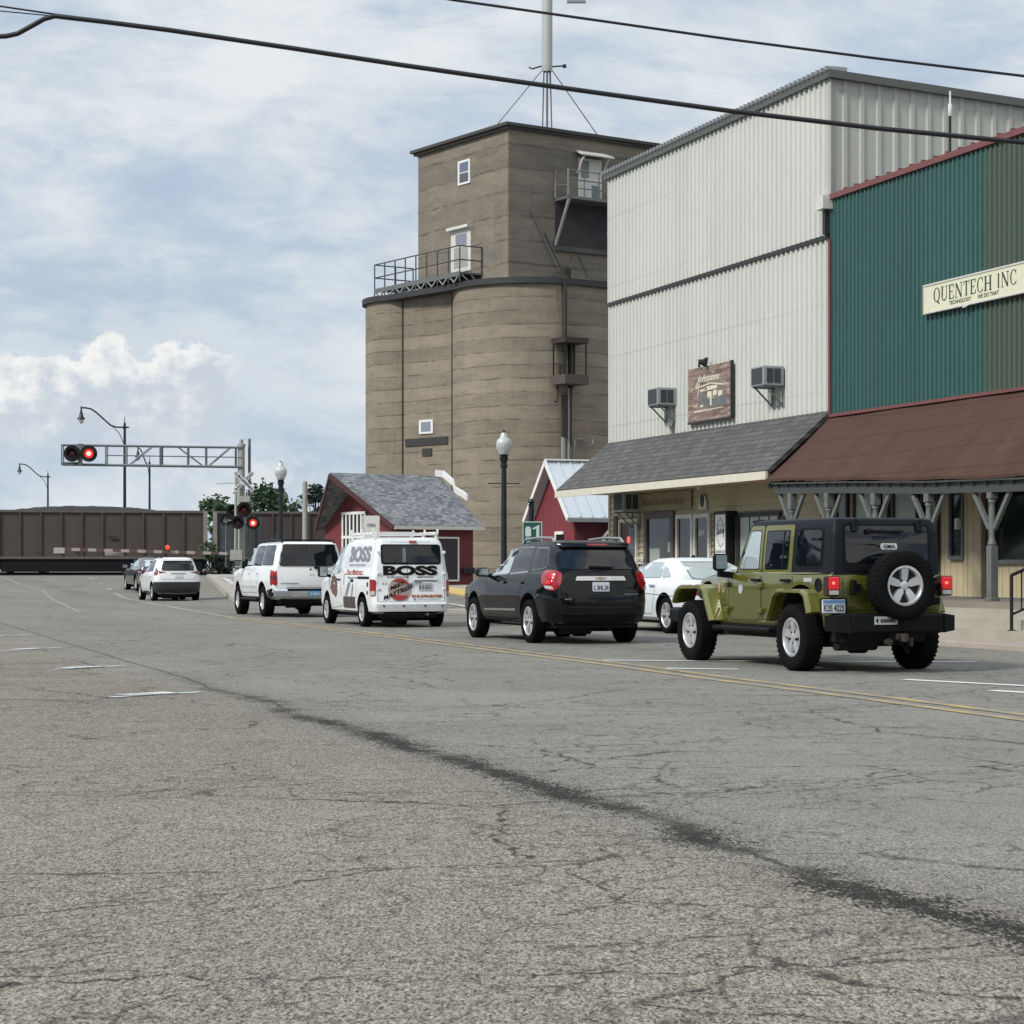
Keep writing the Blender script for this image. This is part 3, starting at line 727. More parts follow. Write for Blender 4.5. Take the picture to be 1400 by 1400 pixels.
def post(px, slim=True):
    t = tpx(px, SP); z0, z1 = .66, zb(t)-.23
    m = MB(ST); a = .075
    m.rbox((SP-a, t-a, z0), (SP+a, t+a, z0+.95), .012); m.rbox((SP-a-.02, t-a-.02, z0), (SP+a+.02, t+a+.02, z0+.07), .01)
    m.lathe([(.07, .95), (.085, .98), (.06, 1.03), (.05, 1.12), (.062, 1.35), (.055, 1.6), (.05, 1.66), (.075, 1.70), (.06, 1.74)], (SP, t, z0), (0, 0, 1), 14)
    m.rbox((SP-a, t-a, z0+1.74), (SP+a, t+a, z1), .012)
    p = m.build('porch_post', POSTG, gb)
    m = MB(ST)
    for q in (-1, 1): m.beam((SP, t+q*.07, z1-.62), (SP, t+q*.55, z1-.0), .065, .08)
    m.split('brace', POSTG, p)
for px in (1083, 1133, 1197, 1270, 1356.5, 1475, 1640): post(px)
# porch wall, windows, floor, steps
m = MB(ST); m.box((SF-.005, TC, .6), (SF+.045, TA-.01, 4.3)); m.build('porch_wall', T111, gb)
m = MB(ST); claps(m, SF+.028, tpx(1131, SF), TA-.01, .66, 4.2); m.build('clapboard_wall', CREAM, gb)
m = MB(ST); m.box((SF-.05, TC, .64), (SF-.006, tpx(1240, SF), .70)); m.build('sill_board', POSTG, gb)
for p0, p1, y0, y1, mt, fr in ((1363, 1470, 655, 765, GLASS, POSTG), (1530, 1660, 650, 765, GLASS, POSTG), (1303.5, 1318.5, 656, 760, GLASS, POSTG), (1172, 1196, 664, 735, CURT, DARKTRIM), (1226, 1256, 662, 735, CURT, DARKTRIM), (1146, 1160, 662, 740, GLASS, DARKTRIM), (1206, 1216, 660, 740, GLASS, DARKTRIM), (1266, 1284, 660, 800, GLASS, DARKTRIM)):
    pane('window', p0, p1, y0, y1, mt, gb, fr, .07)
t1, t0 = tpx(1321, SF), tpx(1345, SF)
m = MB(ST); m.box((SF-.05, t0, .70), (SF-.008, t1, pst(1330, 655, SF)[1])); m.build('door_panel', T111, gb)
m = MB(ST); m.box((SF-.06, t0-.14, .68), (SF-.009, t0-.01, 3.0)); m.build('door_post', BROWNW, gb)
m = MB(ST); m.box((SF-.16, tpx(1319, SF), 1.95), (SF-.04, tpx(1315, SF), 2.15)); m.build('meter_box', OFFW, gb)
m = MB(ST); m.box((19.35, 18, .52), (SF, TA-.2, .665)); m.build('porch_floor', concrete('porch_boards', (.25, .215, .17)), gb)
m = MB(ST); m.box((18.6, 18, 0), (18.75, TA-.3, .25)); m.box((18.7, 18, .0), (19.05, TA-.3, .405)); m.box((19.0, 18, .0), (19.4, TA-.3, .55)); m.box((18.3, 18, -.05), (18.65, TA-.3, .245))
m.build('steps', CONC, gb)
m = MB(ST); m.box((SP+.3, 30.2, .67), (SP+.9, 33.2, .672)); 
# hand rail on the steps
t = tpx(1383, 18.45); hr = thing('handrail', 'black iron handrail climbing the concrete porch steps', 'railing', ST(18.45, t, .245))
m = MB(ST); P0, P1 = V((18.45, t, 1.12)), V((19.9, t, 1.66))
m.tube((18.45, t, .245), P0, .028); m.tube(P1, (19.9, t, .66), .028); m.beam((18.40, t-.05, .25), (18.50, t+.05, .25), .1, .02); m.build('post', BLACKM, hr)
m = MB(ST); m.path([P0+V((0,0,0)), P1, P1+V((.25, 0, 0))], .028); m.path([P0-V((0,0,.62)), P1-V((0,0,.62))], .02); m.build('rail', BLACKM, hr)
m = MB(ST)
for k in range(1, 8): a = P0.lerp(P1, k/8); m.tube(a, a-V((0,0,.62)), .012, 6)
m.split('baluster', BLACKM, hr)
# QUENTECH sign: serif capitals built from strokes
s = SF-.09; ta = tpx(1266.5, s); tb = 30.6; zt, zl = 6.60, 6.10
sg = thing('company_sign', 'long cream sign with dark serif capitals on green siding', 'sign', ST(s, tb, zl))
m = MB(ST); m.box((s-.05, tb, zl), (s+.02, ta, zt)); m.build('board', mat('cream_sign_board', (.66, .65, .47), .5, 0, .06, 3, grime=.08), sg)
m = MB(ST); m.box((s-.065, tb, zt), (s+.02, ta+.02, zt+.03)); m.box((s-.065, tb, zl-.03), (s+.02, ta+.02, zl)); m.box((s-.065, ta, zl), (s+.02, ta+.02, zt)); m.build('frame', OFFW, sg)
def glyphs(word, u0, u1, fn, mb):
    Wd = {'Q': 1.0, 'U': 1.05, 'E': .85, 'N': 1.1, 'T': .9, 'C': .9, 'H': 1.1, 'I': .5, ' ': .45}
    tot = sum(Wd[c]+.10 for c in word); x = 0
    def rect(a, b, c, d): mb.add([fn(*q) for q in ((a, b), (c, b), (c, d), (a, d))], [(0, 1, 2, 3)])
    for ch in word:
        w = Wd[ch]; X = lambda k: u0+(x+k*w)/tot*(u1-u0)
        def R(a, b, c, d): rect(X(a), b, X(c), d)
        def stem(c, thick=.17): R(c-thick/2, 0, c+thick/2, 1); R(c-.17, 0, c+.17, .05); R(c-.17, .95, c+.17, 1)
        def ring(cx, cy, rx, ry, a0, a1, th=.17, tv=.05):
            n = 20; o_, i_ = [], []
            for k in range(n+1):
                a = math.radians(lerp(a0, a1, k/n)); o_.append(fn(X(cx+rx*math.cos(a)), cy+ry*math.sin(a))); i_.append(fn(X(cx+(rx-th)*math.cos(a)), cy+(ry-tv)*math.sin(a)))
            mb.loft([o_, i_], closed=False, smooth=False)
        def diag(x0, y0, x1, y1, th): mb.add([fn(*q) for q in ((X(x0), y0), (X(x0+th), y0), (X(x1+th), y1), (X(x1), y1))], [(0, 1, 2, 3)])
        if ch == 'Q': ring(.5, .5, .48, .52, 0, 360); diag(.78, -.16, .45, .12, .2)
        if ch == 'U': R(.12, .28, .30, 1); R(.02, .95, .42, 1); R(.78, .28, .85, 1); R(.66, .95, .98, 1); ring(.485, .30, .365, .32, 180, 360, .12, .08)
        if ch == 'E': stem(.22, .2); R(.2, 0, .9, .06); R(.2, .94, .88, 1); R(.2, .48, .66, .53); R(.82, 0, .92, .26); R(.80, .76, .9, 1); R(.62, .4, .68, .62)
        if ch == 'N': R(.12, 0, .19, 1); R(.02, 0, .3, .05); R(.80, 0, .87, 1); R(.68, .95, .98, 1); diag(.72, 0, .06, 1, .2)
        if ch == 'T': stem(.5, .2); R(.04, .94, .96, 1); R(.04, .74, .10, 1); R(.90, .74, .96, 1)
        if ch == 'C': ring(.54, .5, .5, .52, 42, 318); R(.86, .66, .92, 1.0); R(.88, .05, .93, .3)
        if ch == 'H': stem(.2, .18); stem(.8, .18); R(.2, .47, .8, .53)
        if ch == 'I': stem(.5, .34)
        x += w+.10
t0_, t1_ = tpx(1279.5, s), tpx(1394.5, s)
m = MB(ST); glyphs('QUENTECH INC', 0, 1, lambda u, v: (s-.054, lerp(t0_, t1_, u), zl+.155+.27*v), m)
a0, a1 = tpx(1301, s), tpx(1331, s); put_text(m, 'TECHNOLOGY', lambda u, v: (s-.054, lerp(a0, a1, u), zl+.045+.075*v), .015)
a2, a3 = tpx(1340, s), tpx(1369, s); put_text(m, 'WE DO THAT', lambda u, v: (s-.054, lerp(a2, a3, u), zl+.045+.075*v), .02)
m.build('lettering', mat('dark_green_lettering', (.030, .042, .032), .6), sg)
m = MB(ST); m.beam((s-.08, tpx(1322, s), zl-.06), (s-.04, tpx(1335, s), zl+.015), .03, .03); m.build('loose_strip', OFFW, sg)
# antenna on the green roof
t, z = pst(1299, 205, SF+.6); an = thing('roof_antenna', 'slim antenna on a bent black pipe on the green roof', 'antenna', ST(SF+.6, t, GT))
m = MB(ST); m.path([(SF+.6, t-.12, GT-.05), (SF+.6, t-.02, GT+.08), (SF+.6, t, GT+.2), (SF+.6, t, GT+1.05)], .024, 8); m.build('pipe', BLACKM, an)
m = MB(ST); m.lathe([(.03, 1.0), (.042, 1.03), (.042, 1.22), (.022, 1.25), (.02, 1.48), (0, 1.5)], (SF+.6, t, GT), (0, 0, 1), 10); m.build('antenna_head', OFFW, an)
# ------------------------------------------------------------------ concrete grain elevator
SIL = silo_mat('banded_grey_brown_concrete', .58, (.228, .194, .145)); SIT = silo_mat('tower_grey_brown_concrete', 1.02, (.188, .163, .127))
C0 = V((-.156, 90, 0)); VL = V((-.565, .825, 0)); VR = V((.825, .565, 0))
def LR(l, r, z=0): return C0+VL*l+VR*r+V((0, 0, z))
def LRp(px, py, l=None, r=None):          # pixel onto a plane of constant L or R -> (other coordinate, z)
    d = (px-700)/F
    base, dr, k = (LR(l, 0), VR, 0) if l is not None else (LR(0, r), VL, 1)
    q = (base.x-d*base.y)/(d*dr.y-dr.x); Z = base.y+q*dr.y
    return q, H+(YH-py)/F*Z
el = thing('grain_elevator', 'old concrete grain elevator with rounded silos and a square tower', 'grain elevator', LR(0, 0, .3))
RZ = 13.5
def outline(off=0.0):
    r = 3.46+off; pts = []
    c1 = V((.83, 93.1, 0)); c2 = V((-4.3, 97.8, 0))
    def arc(c, a0, a1, n=28, r=r):
        for i in range(n+1):
            a = math.radians(lerp(a0, a1, i/n)); pts.append(c+V((r*math.cos(a), r*math.sin(a), 0)))
    arc(c2, 95, 238 if off else 255, 34, 2.5+off)  # left bin
    arc(c1, 205 if off else 183, 290-off*3, 34)     # front bin
    pts.append(V((4.64+off*.6, 91.66-off*.8, 0))); pts.append(V((9+off, 95, 0)))   # flat wall on the right
    pts.append(V((8, 104, 0))); pts.append(V((2, 106, 0)))
    return pts
P = outline(); m = MB(); n = len(P)
zs = [-.2, 4, 8, 11, RZ]
m.loft([[p+V((0, 0, z)) for p in P] for z in zs], closed=True, caps=True, smooth=True); m.build('silo_wall', SIL, el, 20)
Q = outline(.16); m = MB(); m.loft([[p+V((0,0,z)) for p in Q] for z in (RZ-.16, RZ+.10)], True, True, False); m.build('silo_rim', mat('tarred_rim', (.030, .030, .032), .7, 0, .2), el)
HL, HR, TT = 7.3, 8.7, 20.1
m = MB(LR); m.box((0, 0, RZ), (HL, HR, TT)); tw = m.build('tower', SIT, el)
m = MB(LR); m.box((-.28, -.28, TT), (HL+.28, HR+.28, TT+.13)); m.box((-.16, -.16, TT-.12), (HL+.16, HR+.16, TT)); m.build('roof', mat('dark_roof_edge', (.055, .052, .047), .8), tw)
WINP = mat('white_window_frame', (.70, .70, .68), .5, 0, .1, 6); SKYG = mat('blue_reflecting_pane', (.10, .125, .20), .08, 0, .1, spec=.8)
def face(mb, dep, p0, p1, y0, y1, l=None, r=None):
    a, za = LRp((p0+p1)/2, y0, l, r); b, zb = LRp((p0+p1)/2, y1, l, r); q0 = LRp(p0, y0, l, r)[0]; q1 = LRp(p1, y0, l, r)[0]
    if r is not None: mb.box((q0, r-dep, zb), (q1, r, za))
    else: mb.box((l-dep, q0, zb), (l, q1, za))
m = MB(LR); face(m, .05, 627, 643.5, 219, 252, r=0); wn = m.build('window', WINP, tw)
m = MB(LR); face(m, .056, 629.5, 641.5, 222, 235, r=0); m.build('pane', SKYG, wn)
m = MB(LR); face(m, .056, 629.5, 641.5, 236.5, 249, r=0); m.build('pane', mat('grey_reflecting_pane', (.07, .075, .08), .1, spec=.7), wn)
m = MB(LR); face(m, .04, 617.5, 644.5, 310, 372, r=0); m.box((LRp(616, 312, r=0)[0], -.25, LRp(630, 314, r=0)[1]), (LRp(645, 312, r=0)[0], 0, LRp(630, 310, r=0)[1])); dr = m.build('door', OFFW, tw)
m = MB(LR); face(m, .05, 624, 639, 320, 336, r=0); m.build('pane', mat('violet_grey_pane', (.22, .21, .26), .15), dr)
m = MB(LR); face(m, .05, 622, 640.5, 338, 366, r=0); m.build('door_leaf', mat('grey_door_paint', (.32, .30, .28), .6), dr)
# gallery on the rim
g0, gl, gr, fz = 2.0, 9.2, -1.18, 14.0
m = MB(LR); m.box((g0, gr, fz-.06), (gl, 0, fz+.02)); m.box((g0, gr-.03, fz-.16), (gl, gr+.03, fz+.04)); m.build('gallery_floor', GREYM, el)
m = MB(LR); tp = fz+1.15
for k in range(9):
    l = lerp(g0, gl, k/8); m.tube((l, gr, RZ+.1), (l, gr, tp), .035, 6)
for l in (g0, gl): m.tube((l, -.05, fz), (l, -.05, tp), .035, 6)
for z in (tp, fz+.55):
    m.tube((g0, gr, z), (gl, gr, z), .03, 6); m.tube((g0, gr, z), (g0, 0, z), .03, 6); m.tube((gl, gr, z), (gl, .9, z), .03, 6)
m.tube((gl, .9, fz), (gl, .9, tp), .035, 6)
m.build('gallery_rail', mat('dull_rail_steel', (.075, .08, .082), .6, .3), el)
m = MB(LR)
for k in range(8):
    a, b = lerp(g0, gl, k/8), lerp(g0, gl, (k+1)/8); c = (a+b)/2
    m.beam((a+.05, gr, fz-.1), (c, gr, RZ+.1), .05, .06); m.beam((b-.05, gr, fz-.1), (c, gr, RZ+.1), .05, .06)
for k in range(2): m.beam((g0, gr+.1+k*.5, fz-.1), (g0, gr+.5+k*.4, RZ+.1), .05, .06)
m.build('gallery_brace', STEEL, el)
# balcony on the right face with door and canopy
b0, b1, bl, bz = 2.45, 8.2, -1.0, 17.25
m = MB(LR); m.box((bl, b0, bz-.12), (0, b1, bz)); m.build('balcony_floor', GREYM, el)
m = MB(LR)
for r in (b0, 3.3, 4.1, 4.9, 5.7, 6.6, 7.4): m.tube((bl, r, bz), (bl, r, bz+1.15), .03 if r > b0 else .06, 6)
m.tube((-.06, b0, bz), (-.06, b0, bz+1.2), .06, 6)
for z in (.35, .7, 1.1): m.tube((bl, b0, bz+z), (bl, b1, bz+z), .028, 6)
m.beam((-.06, b0, bz+.6), (bl, b0, bz+.45), .05, .05)
m.build('balcony_rail', GREYM, el)
m = MB(LR); m.beam((bl+.05, b0+.08, bz-.1), (-.04, b0-.02, 15.15), .10, .10); m.beam((bl+.05, 5.2, bz-.1), (-.04, 5.2, 15.9), .07, .07); m.split('balcony_brace', STEEL, el)
m = MB(LR); m.box((-.012, b0, 15.2), (0, b1, bz-.12)); m.build('shade_stain_panel', mat('stained_shaded_concrete', (.036, .037, .038), .9, 0, .6, 1.6), el)  # flush panel paints the stain and shade on the wall below the balcony
m = MB(LR); m.box((-.14, b0-.1, 14.98), (0, b1, 15.2)); m.build('ledge', mat('stained_ledge', (.075, .072, .066), .85, 0, .4, 3), el)
m = MB(LR); m.box((-.05, 3.7, bz), (0, 4.95, 19.15)); dr = m.build('door', OFFW, tw)
m = MB(LR); m.box((-.06, 3.82, bz+1.05), (-.05, 4.25, 19.05)); m.box((-.06, 4.4, bz+.1), (-.05, 4.85, 18.0)); m.build('door_leaf', mat('grey_wood_door', (.20, .21, .21), .7, 0, .4, 5), dr)
m = MB(LR); m.prism([(-.65, 3.45, 19.16), (-.65, 5.2, 19.16), (0, 5.1, 19.42), (0, 3.55, 19.42)], (0, 0, .07)); 
for r in (3.65, 5.0): m.path([(0, r, 18.5), (-.2, r, 18.7), (-.35, r, 19.0), (-.55, r, 19.15)], .05, 6)
m.build('canopy', OFFW, dr)
m = MB(LR); m.tube((-.05, 1.15, 16.6), (-.12, 2.6, 14.1), .035, 6); m.tube((-.05, 1.9, 15.7), (-.12, 2.9, 14.0), .035, 6); m.tube((-.04, 3.4, 14.9), (-.1, 3.1, 14.0), .02, 6); m.tube((-.04, 3.7, 14.9), (-.04, 4.2, 14.0), .02, 6); m.split('stay_rod', GREYM, el)
m = MB(LR); m.prism([(-.5, 1.7, 13.62), (-.9, 2.5, 13.62), (-.3, 3.0, 13.62), (-.1, 2.2, 13.62)], (.1, .05, .16)); m.box((-.7, 2.5, 13.62), (-.35, 2.8, 14.15)); m.build('chute_head', RUST, el)
# spout and cage hanging on the right-hand wall
W0 = at(770, 400, 90.0); ux = VR; un = -VL
def SW(a, d, z): return W0*1.0+ux*a+un*d+V((0, 0, z-W0.z))
m = MB(SW); m.tube((0, .12, RZ), (0, .12, 11.0), .10, 10); m.build('spout', RUST, el)
m = MB(SW); m.box((-.62, 0, 10.75), (.62, 1.0, 10.98)); m.build('cage_top', RUST, el)
m = MB(SW); m.box((-.62, 0, 9.0), (.62, 1.0, 9.40)); m.build('cage_floor', mat('brown_weathered_plank', (.085, .066, .055), .8, 0, .3, 5), el)
m = MB(SW)
for a, d in ((-.55, .06), (-.55, .9), (.55, .06), (.55, .9)): m.tube((a, d, 9.2), (a, d, 10.8), .035, 6)
m.box((.22, .05, 8.9), (.34, .2, 10.8)); m.tube((-.02, .15, 9.4), (-.02, .15, 10.8), .05, 8); m.tube((-.3, .2, 9.4), (-.3, .2, 9.9), .03, 6); m.build('cage_rod', BLACKM, el)
m = MB(SW); m.box((-.12, 0, 6.8), (.12, .16, 8.6)); m.box((.26, .02, 6.5), (.36, .14, 9.0)); m.path([(-.4, .15, 9.0), (-.4, .15, 8.5), (-.5, .2, 8.25), (-.6, .2, 8.3)], .04, 6); m.build('ladder_chute', RUST, el)
m = MB(SW); m.box((.18, .02, 5.2), (.25, .12, 8.9)); m.box((-.12, .0, 5.3), (.02, .1, 6.8)); m.build('conduit', mat('pale_pipe', (.36, .36, .33), .6), el)
m = MB(SW); m.path([(.5, .1, 5.9), (.5, .2, 6.7), (.8, .25, 6.75), (1.1, .3, 6.4), (1.35, .3, 6.5), (1.4, .3, 6.75)], .05, 8); m.build('vent_pipe', GREYM, el)
# small window and dark name boards on the flat wall between bins
FA, FB = V((-2.63, 92.93, 0)), V((-4.945, 95.38, 0)); fd = (FB-FA).normalized(); fn_ = V((-fd.y, fd.x, 0)); 
if fn_.y > 0: fn_ = -fn_
def FW(px, py, dep):
    d = (px-700)/F; q = (FA.x-d*FA.y)/(d*fd.y-fd.x); p = FA+fd*q; return p+fn_*dep+V((0, 0, H+(YH-py)/F*p.y))
def fboard(name, matl, p0, p1, y0, y1, d0, d1, parent):
    m = MB(); a = FW(p0, y0, d1); b = FW(p1, y0, d1); z1 = (a.z+b.z)/2; z0 = (FW(p0, y1, d1).z+FW(p1, y1, d1).z)/2
    m.prism([V((a.x, a.y, z0)), V((b.x, b.y, z0)), V((b.x, b.y, z1)), V((a.x, a.y, z1))], -fn_*(d1-d0)); return m.build(name, matl, parent)
wn = fboard('window', WINP, 574, 593, 574, 593, -.1, .06, el); fboard('pane', mat('pale_pane', (.20, .24, .26), .15), 577, 590, 577, 590, .05, .07, wn)
m = MB()
for p in (FA, FB): q = p+fn_*.01; m.box((q.x-.04, q.y-.04, 0), (q.x+.04, q.y+.04, RZ-.2))
m.split('expansion_joint', mat('dark_joint', (.05, .044, .038), .9), el)
DKB = mat('dark_stained_board', (.035, .034, .033), .8, 0, .3, 4)
fboard('name_board', DKB, 555, 613, 598.5, 609, -.1, .05, el); fboard('name_board', DKB, 578, 591, 613, 623.5, -.1, .05, el)
# mast on the tower roof
mx = at(748, 165, 94.2); mb_ = V((mx.x, mx.y, TT+.13))
ma = thing('antenna_mast', 'grey antenna mast with guy wires on the elevator tower', 'antenna mast', mb_)
zt = at(748, 92, 94.2).z
m = MB(); 
for k in range(3):
    a = k*2*math.pi/3+.5; dx, dy = .16*math.cos(a), .16*math.sin(a); m.tube(mb_+V((dx*1.6, dy*1.6, 0)), V((mx.x+dx, mx.y+dy, zt)), .03, 6)
m.tube(mb_, V((mx.x, mx.y, zt)), .05, 8); m.build('lattice', GREYM, ma)
m = MB(); m.lathe([(.2, -.2), (.24, 0), (.24, 6), (.2, 9.5), (0, 9.5)], (mx.x, mx.y, zt), (0, 0, 1), 16); m.build('pole', mat('pale_mast_paint', (.45, .46, .43), .5, .1, .1, 3), ma)
m = MB(); c = V((mx.x, mx.y, zt)); m.path([c+V((-.82, 0, -.05)), c+V((-.76, 0, .0)), c+V((-.7, 0, -.08)), c+V((-.3, 0, .04)), c, c+V((.5, 0, .05)), c+V((.8, .0, .05))], .035, 6); m.box(c+V((.7, -.06, -.02)), c+V((.86, .06, .12))); m.build('crossarm', BLACKM, ma)
m = MB(); 
for px, py, Zb, q in ((668, 168, 92.5, -.1), (834, 182, 96.5, .1)):
    e = at(px, py, Zb); e.z = TT+.13; m.tube(c+V((q*2, 0, -.1)), e, .022, 6)
m.tube(c+V((.1, 0, -.1)), V((mx.x+.25, mx.y, TT+.1)), .02, 6); m.build('guy_wire', GREYM, ma)
m = MB(); q = at(788, 2, 94.2); m.box((q.x-.42, q.y-.1, q.z-.06), (q.x+.42, q.y+.1, q.z+.5)); m.beam((mx.x, mx.y, q.z+.3), (q.x, q.y, q.z+.3), .08, .08); m.build('panel_antenna', STEEL, ma)

# ------------------------------------------------------------------ red shed with blue-grey shingles
REDB = board_mat('red_board_siding', (.165, .030, .030), (-.565, .825), .14, .5, .2); REDF = board_mat('red_front_boards', (.13, .022, .026), (.825, .565), .2, .45, .2)
REDT = mat('dark_red_trim', (.06, .016, .018), .7, 0, .2, 4)
G1 = at(538, 718, 80); G1.z = 0
hs = 3.0; RL = 4.1
def HS(a, b, z=0): return G1+VR*a+VL*b+V((0, 0, z))       # a along the ridge, b back from the front eave
gzh = gz(G1.x, G1.y)
h1 = thing('red_shed', 'small dark red shed with a blue grey shingle roof in front of the elevator', 'shed', HS(0, 0, gzh))
ez, rz = 2.80, 4.83
m = MB(HS); m.prism([(.25, .25, 0), (.25, 2*hs-.25, 0), (.25, 2*hs-.25, ez), (.25, hs, rz-.18), (.25, .25, ez)], (.05, 0, 0)); m.build('gable_wall', REDB, h1)
m = MB(HS); m.box((.30, .27, 0), (RL-.3, .33, ez-.02)); m.box((RL-.36, .33, 0), (RL-.3, 2*hs-.3, ez-.02)); m.build('front_wall', REDF, h1)
m = MB(HS); th = .09
front = [(-.0, 0, ez-.06), (RL, 0, ez-.06), (RL-.15, hs, rz), (-1.05, hs, rz)]; back = [(RL, 2*hs, ez-.06), (0, 2*hs, ez-.06), (-1.05, hs, rz), (RL-.15, hs, rz)]
m.prism(front, (0, 0, th)); m.prism(back, (0, 0, th)); rf = m.build('roof', HSHING, h1)
m = MB(HS); m.beam((-.03, -.03, ez-.06), (-1.09, hs, rz-.03), .06, .18); m.beam((-.03, 2*hs+.03, ez-.06), (-1.09, hs, rz-.03), .06, .18); m.build('rake_board', REDT, rf)
m = MB(HS); m.beam((0, -.05, ez-.05), (RL, -.05, ez-.05), .06, .13); m.build('gutter', OFFW, rf)
m = MB(HS); cv = [(RL-.35, hs-.02, rz+.06), (RL-.1, hs-.2, rz+.02), (RL+.12, hs-.60, rz-.33), (RL+.16, hs-.66, rz-.62), (RL+.34, hs-.95, rz-.80), (RL+.42, hs-1.15, rz-.94)]
ln = [V(HS(*q)) for q in cv]
m2 = MB(); m2.loft([[p+V((0,0,.0)), p+V((0, 0, .26)), p+V((.06, .02, .26)), p+V((.06, .02, 0))] for p in ln], True, True, False); m2.build('ridge_flashing', WHITEP, rf)
m = MB(HS); b1_, b0_ = hs+1.2, hs-.55; m.box((.21, b0_, .7), (.24, b1_, 3.4)); wn = m.build('window', GLASS, h1)
m = MB(HS)
for k in range(7): b = lerp(b0_, b1_, k/6); m.box((.165, b-.05, .7), (.205, b+.05, 3.4))
for z in (.68, 2.42, 3.36): m.box((.15, b0_-.05, z-.05), (.20, b1_+.05, z+.06))
m.build('frame', WHITEP, wn)
m = MB(HS); m.box((1.9, .22, .75), (3.05, .265, 2.35)); wn = m.build('window', mat('dark_red_glass', (.03, .016, .018), .1), h1)
m = MB(HS)
for q in ((1.84, 1.9, .69, 2.41), (3.05, 3.11, .69, 2.41)): m.box((q[0], .2, q[2]), (q[1], .262, q[3]))
m.box((1.9, .2, 2.35), (3.05, .262, 2.41)); m.box((1.9, .2, .69), (3.05, .262, .75)); m.build('frame', WHITEP, wn)
m = MB(HS); m.rbox((3.25, .05, .98), (3.75, .255, 1.22), .02); tag(m.build('mailbox', BLACKM), 'black wall mailbox beside the shed window', 'mailbox')
# board sign standing by the shed
p = at(507, 716, 74); sg = thing('notice_sign', 'white notice board with two dark lines beside the red shed', 'sign', (p.x, p.y, gz(p.x, p.y)))
def NS(a, d, z): return p+V((a*.97+d*.25, -d*.97+a*.25, z-p.z))
m = MB(NS); zb0, zb1 = at(507, 738, 74).z, at(507, 705, 74).z; m.box((-.27, -.03, zb0), (.27, .03, zb1)); bd = m.build('board', WHITEP, sg)
m = MB(NS); put_text(m, 'OPEN', lambda u, v: (lerp(-.14, .16, u), .034, lerp(zb0, zb1, .52)+.13*v), .02); put_text(m, 'SUNDAYS', lambda u, v: (lerp(-.2, .2, u), .034, lerp(zb0, zb1, .18)+.13*v), .02); m.build('lettering', mat('blue_grey_lettering', (.10, .12, .14), .6), bd)
m = MB(NS); m.box((-.31, -.04, -.05+gz(p.x, p.y)), (-.27, .04, zb1)); m.box((.27, -.04, gz(p.x, p.y)-.05), (.31, .04, zb1)); m.build('leg', OFFW, sg)

# ------------------------------------------------------------------ red cottage with white metal roof
RED2 = board_mat('red_batten_boards', (.175, .024, .033), AXT, .38, .6, .15); RED2S = board_mat('red_side_boards', (.09, .012, .02), AXS, .38, .5, .15)
WROOF = mat('white_metal_roofing', (.52, .56, .58), .35, .1, .08, 2, grime=.08)
s0, tc, hw = 24.7, 65.5, 1.95; h2 = thing('red_cottage', 'red board cottage with a white ribbed metal roof behind the store', 'shed', ST(s0, tc, .3))
ez, rz = 2.92, 4.72
m = MB(ST); m.prism([(s0, tc-hw+.1, 0), (s0, tc+hw-.1, 0), (s0, tc+hw-.1, ez), (s0, tc, rz-.08), (s0, tc-hw+.1, ez)], (.06, 0, 0)); m.build('gable_wall', RED2, h2)
m = MB(ST); m.box((s0+.06, tc-hw+.1, 0), (s0+8, tc-hw+.16, ez)); m.build('side_wall', RED2S, h2)
def metal_roof(s_a, s_b, tc, hw, ez, rz):
    m = MB(ST)
    for sg_ in (-1, 1):
        m.prism([(s_a, tc, rz), (s_b, tc, rz), (s_b, tc+sg_*hw, ez), (s_a, tc+sg_*hw, ez)], (0, 0, .05))
        k = s_a
        while k < s_b: m.beam((k, tc, rz+.07), (k, tc+sg_*hw, ez+.07), .05, .05); k += .42
    return m
rf = metal_roof(s0-.3, s0+8, tc, hw+.15, ez-.12, rz).build('roof', WROOF, h2)
m = MB(ST)
for q in (-1, 1): m.beam((s0-.32, tc, rz-.0), (s0-.32, tc+q*(hw+.17), ez-.14), .05, .15)
m.beam((s0-.3, tc, rz+.09), (s0+3.0, tc, rz+.09), .25, .05); m.build('rake_board', WHITEP, rf)
m = metal_roof(s0+2.75, s0+8, tc+.5, hw+.4, ez+.3, rz+.62); m.build('rear_roof', WROOF, h2)
m = MB(ST); m.box((s0-.3, tc-hw-.24, ez-.22), (s0+8, tc-hw-.10, ez-.10)); m.build('gutter', STEEL, rf)
m = MB(ST); m.path([(s0+1.2, tc-hw-.18, ez-.2), (s0+1.2, tc-hw-.14, ez-.42), (s0+1.0, tc-hw+.04, ez-.7), (s0+1.0, tc-hw+.04, .3)], .06, 8); m.build('downspout', WHITEP, h2)
a = pst(760, 728, s0); m = MB(ST); m.box((s0-.03, a[0]-.75, .8), (s0-.01, a[0]-.1, 2.32)); wn = m.build('window', GLASS, h2)
m = MB(ST); m.box((s0-.05, a[0]-.1, .7), (s0-.005, a[0]+.0, 2.42)); m.box((s0-.05, a[0]-.75, 2.32), (s0-.005, a[0]-.1, 2.42)); m.build('frame', WHITEP, wn)
